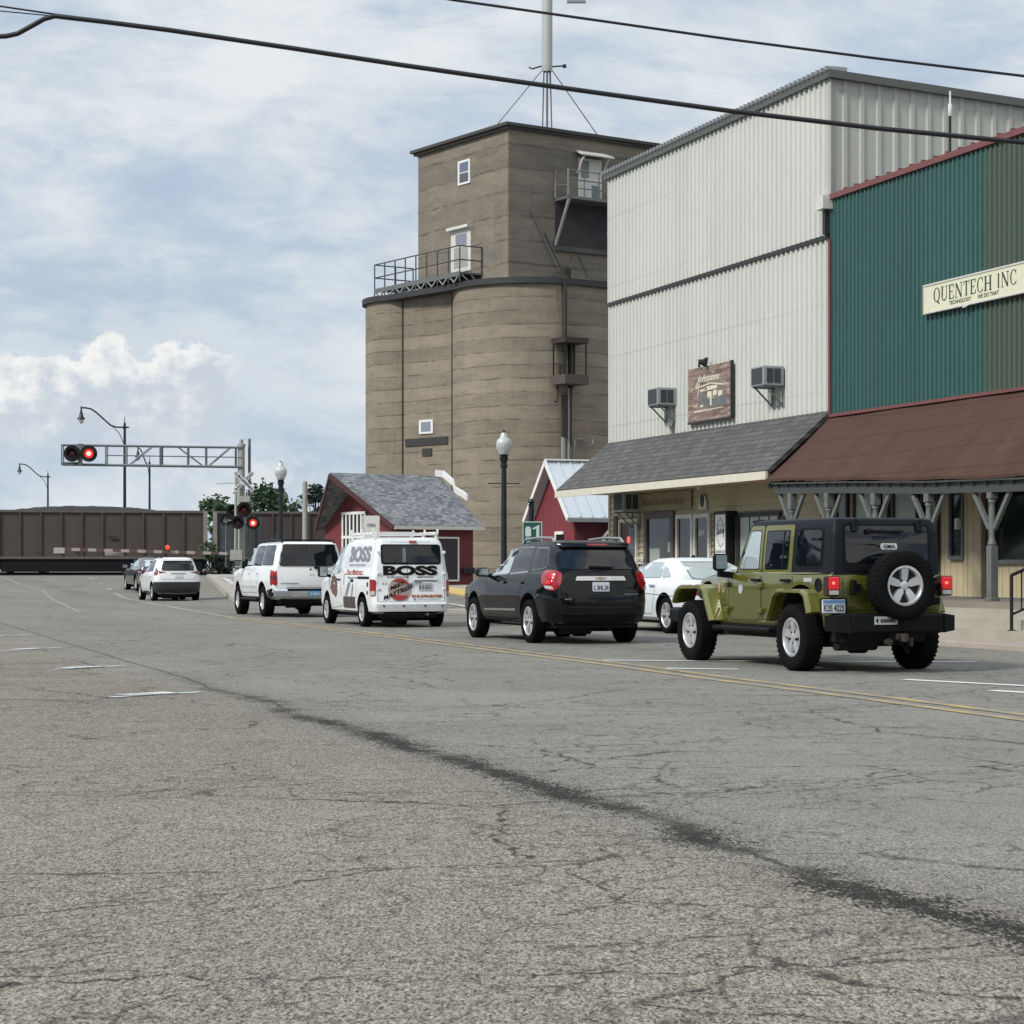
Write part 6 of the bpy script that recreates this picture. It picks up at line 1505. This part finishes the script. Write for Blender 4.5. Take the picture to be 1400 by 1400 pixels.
# ================================================================== black crossover
def black_suv():
    r = thing('crossover_suv', 'glossy black SUV with chrome tailgate bar in front of the red cottage', 'car', (0, 0, 0), 0, Q); wb = 2.857
    B = Body(levels(.97, 3.80, .92, .30, .92, 1.12, 1.685, 2.42, 1.30, -.70, .655, .86, cr=.34, gx=-.90, slope=.07))
    b = B.build(PBLACK, UNDER, r, [(0, .40, .43, .55), (wb, .40, .43, .55)])
    glazing(B, r, [[(1.12, 1.14), (2.02, 1.11), (1.42, 1.52), (1.12, 1.56)], [(.18, 1.17), (1.04, 1.14), (1.04, 1.56), (.30, 1.575)], [(-.56, 1.25), (.02, 1.20), (.14, 1.56), (-.38, 1.555)]], [(-.66, 1.215), (.66, 1.215), (.57, 1.59), (-.57, 1.59)], [(-.62, 1.18), (.62, 1.18), (.52, 1.60), (-.52, 1.60)], chrome=SILV)
    m = MB(); patch(m, B, 'B', rect(-.62, .62, 1.575, 1.635), .075, .03, skirt=.12); m.build('spoiler', PBLACK, r)
    m = MB(); patch(m, B, 'B', rect(-.18, .18, 1.60, 1.625), .08, .01, skirt=.03); m.build('stop_lamp', REDL, r)
    lamps(B, r, .62, 1.10, [(0.04, 1.16), (.30, 1.20), (.80, 1.20), (1.0, 1.10), (.95, .98), (.62, .88), (.30, .86), (.10, .98)], REDL, [('round_lens', REDON, [(.40+.13*math.cos(k*.7854), 1.10+.045*math.sin(k*.7854)) for k in range(8)]), ('reverse_lens', CLRL, [(.34, .885), (.66, .90), (.78, .95), (.40, .94)]), ('round_lens', REDON, [(.55+.11*math.cos(k*.7854), 1.00+.035*math.sin(k*.7854)) for k in range(8)])])
    m = MB(); patch(m, B, 'B', rounded([(-.44, 1.03), (.44, 1.03), (.41, 1.10), (-.41, 1.10)], .02), .03, 0, skirt=.05); cb = m.build('chrome_bar', CHROME, r)
    m = MB(); patch(m, B, 'B', [(-.09, 1.05), (-.03, 1.05), (-.03, 1.04), (.03, 1.04), (.03, 1.05), (.09, 1.05), (.09, 1.08), (.03, 1.08), (.03, 1.09), (-.03, 1.09), (-.03, 1.08), (-.09, 1.08)], .036, 0, rings=1); m.build('emblem', mat('gold_grey_emblem', (.32, .28, .18), .4), cb)
    m = MB(); patch(m, B, 'B', rounded([(-.42, .80), (.42, .80), (.46, 1.02), (-.46, 1.02)], .06), .004, 0); m.build('plate_recess', mat('satin_black', (.010, .010, .011), .45), r)
    plate(r, B, 0, .93, .29, .15, 'L 3HL 24', .016, None)
    m = MB(); body_text(m, B, 'B', 'AWD', .62, .50, .715, .745, .006, .01); body_text(m, B, 'B', 'EQUINOX', -.42, -.68, .79, .82, .006, .0); m.build('badge', SILV, r)
    m = MB(); seam(m, B, 'B', dline([(.70, 1.20), (.66, .78), (.50, .68), (-.50, .68), (-.66, .78), (-.70, 1.20)])); seam(m, B, 'B', dline([(.55, .60), (-.55, .60)]), .012)
    for md in ('L', 'R'):
        seam(m, B, md, dline([(1.08, 1.13), (1.08, .46), (1.9, .44), (2.12, .60), (2.10, 1.10)])); seam(m, B, md, dline([(1.05, .46), (.60, .46), (.48, .75), (.10, 1.14)]))
    m.build('panel_seam', SEAMM, b)
    both(B, r, 'sill_moulding', SILV, [(.60, .52), (2.2, .50), (2.2, .535), (.6, .56)], .012, .01); both(B, r, 'lower_cladding', CARBLK, [(.50, .33), (2.36, .33), (2.32, .40), (.54, .40)], .008, .01)
    m = MB(); patch(m, B, 'B', rect(-.78, .78, .36, .47), .014, .04); m.build('rear_valance', CARBLK, r)
    m = MB(); m.beam(B.P('B', .18, 1.25, .03), B.P('B', -.22, 1.235, .03), .02, .035); m.build('wiper', CARBLK, r)
    rails(B, r, -.45, 1.15, .60, 1.665, SILV); mirror(r, PBLACK, 1.92, 1.03, 1.16, .22, .16); handle(r, B, (1.22, .36), .99, PBLACK); headlights(B, r, .78, .92)
    wheels(r, wb, 1.60, .36, .23, .235, style='split'); underside(r, -.7, 3.4, .7, .26, .40)
    return r
bk = black_suv(); place(bk, 730, 879, 0, .80)

# ================================================================== white van
def white_van():
    r = thing('delivery_van', 'small white delivery van with big black rear lettering, red round emblem and roof rack', 'van', (0, 0, 0), 0, Q); wb = 2.925
    L = [dict(z=.28, xr=-.62, xf=3.70, w=.74, cr=.12, cf=.35, br=.03), dict(z=.33, xr=-.80, xf=3.85, w=.835, cr=.16, cf=.4, br=.04), dict(z=.48, xr=-.83, xf=3.92, w=.86, cr=.16, cf=.4, br=.04), dict(z=.54, xr=-.785, xf=3.92, w=.862, cr=.14, cf=.4, br=.03),
         dict(z=[(-.8, .98), (2.6, .96), (3.8, .86)], xr=-.775, xf=3.88, w=.865, cr=.14, cf=.42, br=.03), dict(z=[(-.8, 1.10), (2.8, 1.06), (3.8, .93)], xr=-.765, xf=3.74, w=.855, cr=.14, cf=.42, br=.03), dict(z=[(-.8, 1.16), (2.9, 1.14)], xr=-.76, xf=3.15, w=.83, cr=.14, cf=.40, br=.03, bf=.2),
         dict(z=1.50, xr=-.73, xf=2.55, w=.785, cr=.14, cf=.35, br=.03, bf=.2), dict(z=1.74, xr=-.69, xf=2.05, w=.73, cr=.13, cf=.3, br=.03, bf=.15), dict(z=1.82, xr=-.65, xf=1.85, w=.685, cr=.13, cf=.3, br=.03), dict(z=1.86, xr=-.52, xf=1.55, w=.58, cr=.12, cf=.3, br=.03)]
    B = Body(L); b = B.build(PWHITE, UNDER, r, [(0, .35, .385, .5), (wb, .35, .385, .5)])
    both(B, r, 'side_window', CLEARG, [(1.75, 1.12), (2.62, 1.08), (2.50, 1.30), (2.05, 1.68), (1.75, 1.70)], .008, .05); both(B, r, 'quarter_window', CLEARG, [(2.70, 1.05), (3.0, 1.03), (2.66, 1.27)], .008, .02)
    both(B, r, 'blank_window', mat('white_window_film', (.66, .68, .68), .25, 0, .04, 4, coat=.5), [(-.48, 1.25), (1.52, 1.22), (1.52, 1.70), (-.40, 1.70)], .004, .06)
    m = MB(); patch(m, B, 'B', rect(-.645, .64, 1.30, 1.715), .008, .07); f = m.build('rear_window_seal', CARBLK, r)
    m = MB(); patch(m, B, 'B', rect(-.61, .605, 1.335, 1.69), .012, .05); w_ = m.build('rear_window', TINT, f)
    m = MB(); patch(m, B, 'B', [(.19, 1.35), (.11, 1.35), (.115, 1.62), (.145, 1.655), (.18, 1.62)], .015, 0, rings=2); m.build('window_post', mat('grey_inside_post', (.16, .18, .19), .4), f)
    m = MB(); patch(m, B, 'F', [(-.68, 1.18), (.68, 1.18), (.56, 1.68), (-.56, 1.68)], .008, .08, rings=6); m.build('windshield', CLEARG, r)
    m = MB(); patch(m, B, 'B', rect(-.13, .03, 1.745, 1.79), .02, .012, skirt=.03); m.build('stop_lamp', REDL, r)
    lamps(B, r, .70, .96, [(.2, .985), (1.0, 1.0), (1.0, .70), (.7, .645), (.25, .645)], REDL, [('reverse_lens', CLRL, [(.28, .665), (.75, .67), (.85, .74), (.28, .76)])])
    ink = mat('black_vinyl', (.004, .004, .005), .6, spec=.2); gry = mat('grey_vinyl', (.20, .22, .24), .5); red = mat('red_vinyl', (.36, .045, .035), .5, 0, .3, 6); org = mat('orange_vinyl', (.55, .20, .06), .5); brn = mat('brown_picture_vinyl', (.13, .075, .06), .5, 0, .7, 9)
    m = MB(); body_text(m, B, 'B', 'BOSS', .605, -.565, 1.075, 1.275, .010, .055); m2 = m
    # slab serifs widen the letters
    m.build('large_lettering', ink, r)
    m = MB(); body_text(m, B, 'B', 'FURNITURE', .52, .06, 1.025, 1.055, .010, .02); m.build('small_lettering', ink, r); m = MB(); body_text(m, B, 'B', 'BEDDING', -.12, -.47, 1.025, 1.055, .010, .03); m.build('small_lettering', ink, r)
    m = MB(); patch(m, B, 'B', [(.26+.245*math.cos(k*math.pi/16), .785+.245*math.sin(k*math.pi/16)) for k in range(32)], .010, 0, rings=3); em = m.build('round_emblem', mat('pale_emblem_ring', (.42, .33, .30), .5), r)
    for a0, a1 in ((22, 130), (205, 325)):
        m = MB(); patch(m, B, 'B', [(.26-.225*math.cos(math.radians(lerp(a0, a1, k/14))), .785+.225*math.sin(math.radians(lerp(a0, a1, k/14)))) for k in range(15)], .014, 0, rings=2); m.build('emblem_segment', red, em)
    m = MB()
    def slant(txt, a0, a1, z0, z1, rot):
        put_text(m, txt, lambda u, v: B.P('B', lerp(a0, a1, u), lerp(z0, z1, v)+rot*(u-.5), .018), .035, .1)
    slant('MEET', .46, .16, .825, .905, .12); slant('MATTRESS', .60, -.02, .69, .785, .26); m.build('slanted_lettering', ink, em)
    m = MB(); slant('STORE', .14, -.22, .86, .94, .13); m.build('slanted_lettering', gry, em)
    m = MB(); slant('STORE', .148, -.212, .852, .932, .13) if False else body_text(m, B, 'B', '33', .64, .52, .885, .925, .010, .0); m.split('small_lettering', brn, r)
    m = MB(); body_text(m, B, 'B', '815.590.BOSS', .0, -.66, .625, .68, .010, .03); m.build('phone_lettering', org, r)
    m = MB(); body_text(m, B, 'B', '815.590.BOSS', .006, -.654, .619, .674, .0085, .045); m.build('phone_shadow', mat('dark_red_vinyl', (.14, .03, .03), .5), r)
    m = MB(); body_text(m, B, 'B', 'bossfurniturebedding.com', -.12, -.63, .57, .595, .010, .01); patch(m, B, 'B', [(-.06+.018*math.cos(k), .583+.018*math.sin(k)) for k in range(6)], .010, 0, rings=1); m.build('web_lettering', mat('navy_vinyl', (.02, .03, .08), .5), r)
    m = MB(); patch(m, B, 'B', rect(-.55, -.06, .975, 1.005), .018, .01); m.build('door_grip', PWHITE, r)
    m = MB(); patch(m, B, 'B', rect(-.54, -.06, .955, .972), .010, 0, rings=2); m.build('grip_shadow_gap', SEAMM, r)
    plate(r, B, -.29, .845, .30, .15, 'B 8 6521', .014, mat('pale_plate_band', (.42, .45, .48), .5))
    m = MB()
    for y in (.60, .18, -.28, -.66): m.lathe([(.02, 0), (.02, .008), (0, .01)], B.P('B', y, .445, .002), (-1, 0, 0), 8)
    m.split('parking_sensor', CARBLK, r)
    m = MB(); seam(m, B, 'B', dline([(.085, 1.30), (.085, .55)])); seam(m, B, 'B', dline([(.70, 1.76), (.72, .54), (-.72, .54), (-.70, 1.76), (.70, 1.76)]))
    for md in ('L', 'R'): seam(m, B, md, dline([(1.64, 1.72), (1.66, .40), (2.45, .36)])); seam(m, B, md, dline([(1.60, 1.72), (1.62, .42), (.55, .42), (.42, .74), (.40, 1.72)])); seam(m, B, md, dline([(-.55, 1.74), (-.6, .60)]))
    m.build('panel_seam', SEAMM, b)
    m = MB()
    for y in (.705, -.705):
        for z in (.80, 1.12, 1.55): m.rbox((-.78, y-.03, z-.03), (-.72, y+.03, z+.03), .008)
    m.split('door_hinge', PWHITE, r)
    # side lettering and pictures
    for md in ('L', 'R'):
        a0, a1 = (1.15, -.40) if md == 'L' else (-.40, 1.15)
        m = MB(); body_text(m, B, md, 'BOSS', a0, a1, 1.35, 1.68, .010, .05); m.build('large_lettering', gry, r)
        m = MB(); body_text(m, B, md, 'FURNITURE BEDDING', a0-.05*(1 if md == 'L' else -1), a1+.25*(1 if md == 'L' else -1), 1.265, 1.31, .010, .01); m.build('small_lettering', gry, r)
        m = MB(); body_text(m, B, md, 'Your Mattress', *((1.25, .02) if md == 'L' else (.02, 1.25)), 1.10, 1.20, .008, .01, .3); patch(m, B, md, [(1.40, 1.10), (-.1, 1.10), (-.1, 1.085), (1.40, 1.085)], .007, 0, rings=1); m.build('red_lettering', red, r)
        m = MB(); body_text(m, B, md, 'Superstore', *((1.1, .15) if md == 'L' else (.15, 1.1)), .98, 1.06, .008, .015, .3); patch(m, B, md, rect(1.36, 1.40, .86, 1.10), .007, 0, rings=1); m.build('grey_lettering', gry, r)
        m = MB(); patch(m, B, md, [(.62, .70), (1.5, .70), (1.35, .44), (.55, .44)] if False else rect(.50, 1.42, .38, .62), .008, .02); m.build('picture', mat('dark_brown_vinyl', (.06, .048, .042), .5, 0, .5, 8), r)
        m = MB(); patch(m, B, md, [(1.30, .62), (1.15, .62), (.85, .90), (.95, .96), (1.1, .86)], .006, .02); patch(m, B, md, [(.80, .62), (.72, .62), (.62, .86), (.70, .90)], .006, .01); m.build('picture', gry, r)
        for i, (x, z, a, b_) in enumerate(((2.28, 1.0, .16, .10), (2.05, .93, .12, .09), (2.38, .82, .16, .12), (2.12, .74, .18, .14), (2.02, .84, .08, .06))):
            m = MB(); patch(m, B, md, [(x+a*(1+.25*math.sin(k*2.3+i))*math.cos(k*math.pi/7), z+b_*(1+.3*math.cos(k*1.7+i))*math.sin(k*math.pi/7)) for k in range(14)], .007+.0006*i, 0, rings=2); m.build('picture', brn, r)
        m = MB(); patch(m, B, md, rect(.62, .82, .93, .99), .010, .01, rings=2); patch(m, B, md, rect(-.44, -.36, .84, .93), .009, 0, rings=1); patch(m, B, md, rect(-.42, -.35, .68, .75), .009, 0, rings=1); m.build('dark_mark', ink, r)
    both(B, r, 'slider_track', CARBLK, rect(-.50, .30, 1.0, 1.05), .012, .01)
    handle(r, B, (1.78,), .98, CARBLK)
    # roof rack and roof sign
    m = MB()
    for x in (-.35, .55, 1.4):
        m.beam((x, -.70, 1.935), (x, .70, 1.935), .05, .05)
        for y in (-.66, .66): m.rbox((x-.04, y-.03, 1.80), (x+.04, y+.03, 1.96), .01); m.rbox((x-.025, y*1.05-.02, 1.93), (x+.025, y*1.05+.02, 2.04), .01)
    m.beam((-.45, .60, 1.955), (1.5, .60, 1.955), .04, .05); m.beam((-.45, -.62, 1.955), (1.5, -.62, 1.955), .04, .05); m.beam((-.50, .68, 1.93), (-.50, -.15, 1.93), .05, .09); m.build('roof_rack', WHITEP, r)
    mirror(r, CARBLK, 2.55, 1.02, 1.15, .20, .25); headlights(B, r, .80, .86)
    m = MB(); patch(m, B, 'B', rect(-.70, .70, .285, .33), .01, 0); m.build('rear_valance', CARBLK, r)
    wheels(r, wb, 1.53, .315, .195, .20, spokes=6); underside(r, -.6, 3.5, .6, .20, .36)
    m = MB(); m.tube((-.75, -.35, .27), (-.4, -.35, .27), .03, 8); m.build('exhaust', STEEL, r)
    return r
vn = white_van(); place(vn, 500, 857, 0, .765)

# ================================================================== large white SUV
def white_suv():
    r = thing('large_suv', 'large white SUV with a black rear window and roof rack behind the van', 'car', (0, 0, 0), 0, Q); wb = 2.946
    B = Body(levels(1.10, 3.90, .99, .44, 1.08, 1.26, 1.88, 2.55, 1.75, -.98, .76, 1.10, cr=.20, cf=.30, br=.05, gx=-1.06, slope=.02))
    b = B.build(PWHITE, UNDER, r, [(0, .42, .47, .6), (wb, .42, .47, .6)])
    glazing(B, r, [[(1.28, 1.30), (2.28, 1.27), (1.82, 1.72), (1.28, 1.76)], [(.38, 1.30), (1.20, 1.30), (1.20, 1.76), (.38, 1.77)], [(-.74, 1.31), (.28, 1.31), (.28, 1.77), (-.68, 1.77)]], [(-.75, 1.285), (.75, 1.285), (.66, 1.80), (-.66, 1.80)], [(-.72, 1.30), (.72, 1.30), (.64, 1.78), (-.64, 1.78)], tint=TINT)
    lamps(B, r, .80, 1.06, [(.1, 1.17), (1, 1.17), (1, .79), (.1, .79)], REDL, [('reverse_lens', mat('smoky_lens', (.10, .03, .03), .2), [(.15, .93), (.95, .93), (.95, 1.02), (.15, 1.02)])])
    m = MB(); m.rbox((-1.26, -.93, .47), (-1.06, .93, .70), .04); bp = m.build('rear_bumper', CHROME, r)
    m = MB(); m.box((-1.265, -.60, .655), (-1.08, .60, .712)); m.build('step_pad', CARBLK, bp)
    m = MB(); m.rbox((-1.275, -.24, .52), (-1.262, .10, .66), .01); pl = m.build('licence_plate', mat('blue_plate', (.10, .26, .42), .4, 0, .35, 18), r)
    m = MB(); put_text(m, '2481', lambda u, v: (-1.278, lerp(.06, -.20, u), lerp(.55, .62, v)), .02); m.build('plate_lettering', PLATE, pl)
    m = MB(); seam(m, B, 'B', dline([(.83, 1.28), (.84, .74), (-.84, .74), (-.83, 1.28)]))
    for md in ('L', 'R'): seam(m, B, md, dline([(1.24, 1.26), (1.24, .60), (2.28, .58), (2.36, .8), (2.35, 1.24)])); seam(m, B, md, dline([(1.22, .60), (.60, .60), (.48, .9), (.32, 1.26)]))
    m.build('panel_seam', SEAMM, b)
    m = MB(); m.rbox((-1.13, -.42, 1.20), (-1.07, -.10, 1.26), .015); m.beam((-1.12, -.15, 1.25), (-1.10, -.55, 1.30), .02, .03); m.lathe([(.025, 0), (.02, .01), (0, .01)], B.P('B', -.02, 1.19, .01), (-1, 0, 0), 10); m.build('wiper', CARBLK, r)
    m = MB(); patch(m, B, 'B', rect(.30, .74, .83, .86), .008, 0, rings=1); body_text(m, B, 'B', 'OX', .02, -.12, 1.03, 1.08, .008, .0); m.build('badge', SILV, r)
    both(B, r, 'side_moulding', PWHITE2, [(.58, .74), (2.36, .74), (2.36, .80), (.58, .80)], .018, .01); m = MB()
    for sg in (1, -1): m.rbox((.55, sg*.84, .40), (2.4, sg*1.0, .46), .02)
    m.split('running_board', CARBLK, r)
    both(B, r, 'rear_corner_cladding', CARBLK, [(-.98, .50), (-.52, .50), (-.52, .66), (-.98, .72)], .010, .02)
    rails(B, r, -.9, 1.3, .66, 1.865, CARBLK, .05); m = MB(); m.beam((-.6, -.66, 1.92), (-.6, .66, 1.92), .04, .03); m.beam((.6, -.66, 1.925), (.6, .66, 1.925), .04, .03); m.split('cross_rail', CARBLK, r)
    mirror(r, CARBLK, 2.12, 1.12, 1.32, .24, .22); handle(r, B, (1.4, .5), 1.10, PWHITE); headlights(B, r, .98, .99)
    wheels(r, wb, 1.68, .385, .26, .215, spokes=6); underside(r, -.9, 3.5, .7, .34, .55)
    return r
wsu = white_suv(); place(wsu, 365, 843, 0, .84)

# ================================================================== white hatchback
def hatch():
    r = thing('white_hatchback', 'small white hatchback with a black lower bumper nearest the gate', 'car', (0, 0, 0), 0, Q); wb = 2.60
    B = Body(levels(.72, 3.40, .885, .26, .86, 1.04, 1.595, 2.35, 1.25, -.52, .62, .82, cr=.34, gx=-.66, slope=.06))
    b = B.build(PWHITE, UNDER, r, [(0, .34, .39, .55), (wb, .34, .39, .55)])
    glazing(B, r, [[(1.05, 1.08), (1.95, 1.05), (1.40, 1.44), (1.05, 1.48)], [(.20, 1.12), (.98, 1.08), (.98, 1.48), (.25, 1.49)]], [(-.60, 1.12), (.60, 1.12), (.54, 1.46), (-.54, 1.46)], [(-.60, 1.10), (.60, 1.10), (.50, 1.50), (-.50, 1.50)])
    m = MB(); patch(m, B, 'B', rect(-.58, .58, 1.475, 1.53), .07, .03, skirt=.12); m.build('spoiler', PWHITE, r)
    m = MB(); patch(m, B, 'B', rect(-.58, .58, 1.455, 1.485), .03, .01, skirt=.05); m.build('spoiler_underside', CARBLK, r)
    lamps(B, r, .44, 1.05, [(0, 1.055), (.5, 1.11), (.75, 1.22), (.9, 1.20), (.95, 1.03), (.8, .92), (.6, .96), (.3, 1.02)], mat('dark_red_lamp', (.10, .010, .014), .15, 0, .2, 9, coat=.7), [('red_lens', REDL, [(.45, 1.03), (.8, 1.13), (.85, 1.0), (.7, .97)])])
    m = MB(); patch(m, B, 'W', [(-1.10, .31), (0, .29), (1.10, .31), (1.14, .62), (.98, .70), (0, .70), (-.98, .70), (-1.14, .62)], .014, .03, rings=14); m.build('lower_bumper', mat('charcoal_bumper', (.022, .025, .028), .5), r)
    m = MB(); patch(m, B, 'B', rect(-.26, .26, .99, 1.02), .014, .01); m.build('handle_strip', mat('grey_strip', (.20, .21, .21), .35, .5), r); plate(r, B, -.02, .90, .29, .13, None, .012)
    m = MB(); seam(m, B, 'B', dline([(.66, .95), (.60, .80), (-.60, .80), (-.66, .95)]))
    for md in ('L', 'R'): seam(m, B, md, dline([(1.01, 1.06), (1.01, .40), (1.85, .38), (2.0, 1.03)])); seam(m, B, md, dline([(.98, .4), (.55, .42), (.15, 1.08)]))
    m.build('panel_seam', SEAMM, b)
    rails(B, r, -.35, 1.0, .55, 1.575, CARBLK, .035); mirror(r, CARBLK, 1.85, .99, 1.08, .2, .15); handle(r, B, (1.15, .32), .93, PWHITE); headlights(B, r, .74, .885)
    both(B, r, 'sill_cladding', CARBLK, [(.45, .28), (2.15, .28), (2.12, .36), (.48, .36)], .008, .01)
    wheels(r, wb, 1.52, .325, .21, .215); underside(r, -.5, 3.1, .62, .20, .34)
    return r
hb = hatch(); place(hb, 211, 821.5, 0, .76)

# ================================================================== sedans
def sedan(name, label, pnt, group, R, wb, FX, W, zr, zb, tyre, rim, deck, gx, rrx, rfx, cowl, dark=TINT, zs=.88):
    r = thing(name, label, 'car', (0, 0, 0), 0, group)
    B = Body(levels(R, FX, W, .24, zs, zb, zr, cowl, rfx, rrx, W-.31, .80, cr=.32, cf=.42, gx=gx, deck=deck, slope=.03))
    b = B.build(pnt, UNDER, r, [(0, .36, .415, .55), (wb, .36, .415, .55)]); k = lambda u: lerp(zb+.045, zr-.10, u)
    glazing(B, r, [[(1.28, k(0)), (2.05, k(-.05)), (1.52, k(.92)), (1.28, k(1))], [(.40, k(.04)), (1.22, k(0)), (1.22, k(1)), (.52, k(.98))], [(-.06, k(.06)), (.34, k(.05)), (.46, k(.92)), (.36, k(.86))]], [(-W+.34, zb+.03), (W-.34, zb+.03), (W-.42, zr-.09), (-W+.42, zr-.09)], [(-W+.30, zb+.05), (W-.30, zb+.05), (W-.42, zr-.10), (-W+.42, zr-.10)], tint=dark, front_tint=dark, chrome=SILV)
    lamps(B, r, W-.36, W+.02, [(.0, .74), (.1, .88), (.85, .90), (1, .82), (.8, .72)], REDL, [('reverse_lens', CLRL, [(.08, .75), (.3, .76), (.28, .82), (.1, .82)])])
    plate(r, B, 0, .74, .30, .15, None, .012); m = MB(); seam(m, B, 'B', dline([(W-.30, .99), (W-.36, .62), (-W+.36, .62), (-W+.30, .99)]))
    for md in ('L', 'R'): seam(m, B, md, dline([(1.25, zb), (1.25, .36), (2.0, .34), (2.12, .6), (2.1, zb-.03)])); seam(m, B, md, dline([(1.22, .36), (.60, .36), (.46, .7), (.36, zb)])); seam(m, B, md, dline([(-.6, .70), (.8, .74), (2.3, .72)], 9), .012)
    m.build('panel_seam', SEAMM, b); mirror(r, pnt, 1.98, W+.09, zb+.06, .2, .15); handle(r, B, (1.40, .55), .90, SILV if pnt is not PGREY else pnt); headlights(B, r, .72, W)
    wheels(r, wb, 2*W-.30, tyre, .22, rim, style='split'); underside(r, -R+.3, FX-.3, W-.3, .17, .32)
    m = MB(); m.lathe([(.05, 0), (.03, .05), (0, .06)], (rrx+.35, 0, zr-.01), (0, 0, 1), 8); m.build('roof_antenna', CARBLK, r)
    return r
tr = sedan('parked_sedan', 'white sedan parked beside the walk between the black SUV and the green car', PWHITE2, None, 1.20, 2.87, 3.92, .90, 1.43, 1.00, .345, .235, 1.02, -.66, .28, 1.50, 2.40, dark=CLEARG, zs=.87)
place(tr, 915, 866, 0, .78)
ds = sedan('dark_sedan', 'dark grey sedan first in line at the gate beside the white hatchback', PGREY, Q, 1.05, 2.80, 3.75, .92, 1.44, 1.0, .34, .225, 1.04, -.62, .15, 1.30, 2.35, dark=CLEARG)
place(ds, 189, 810.5, 0, .77)
# ------------------------------------------------------------------ the other side of the street, behind the viewer: it shows only as reflections
def tree_line():
    rr = random.Random(21); m = MB()
    spots = [(-19, t) for t in range(-20, 100, 9)]+[(s, -52-abs(s-6)*.1) for s in range(-18, 34, 9)]
    for s, t in spots:
        c = ST(s+rr.uniform(-2, 2), t+rr.uniform(-3, 3)); h = rr.uniform(5, 9.5) if t > -40 else rr.uniform(3.5, 6.5); w = rr.uniform(3, 4.5)
        m.path([c, c+V((0, 0, h*.6))], .18, 6, .08)
        for k in range(230):
            d = V((rr.gauss(0, 1), rr.gauss(0, 1), rr.gauss(0, 1))).normalized()*rr.random()**.4
            o = c+V((d.x*w, d.y*w, h*.62+d.z*h*.42)); u = V((rr.gauss(0, 1), rr.gauss(0, 1), rr.gauss(0, .7))).normalized()*.8; v = V((rr.gauss(0, 1), rr.gauss(0, 1), rr.gauss(0, 1))).normalized()*.55
            m.add([o-u, o+v, o+u, o-v], [(0, 1, 2, 3)])
    tag(m.build('tree_line', LF3, None, 0), 'row of trees across the street behind the viewer', 'trees', kind='stuff')
tree_line()
w.cycles.sampling_method = 'NONE'
scene.cycles.max_bounces = 6; scene.cycles.diffuse_bounces = 3; scene.cycles.glossy_bounces = 3; scene.cycles.transmission_bounces = 2
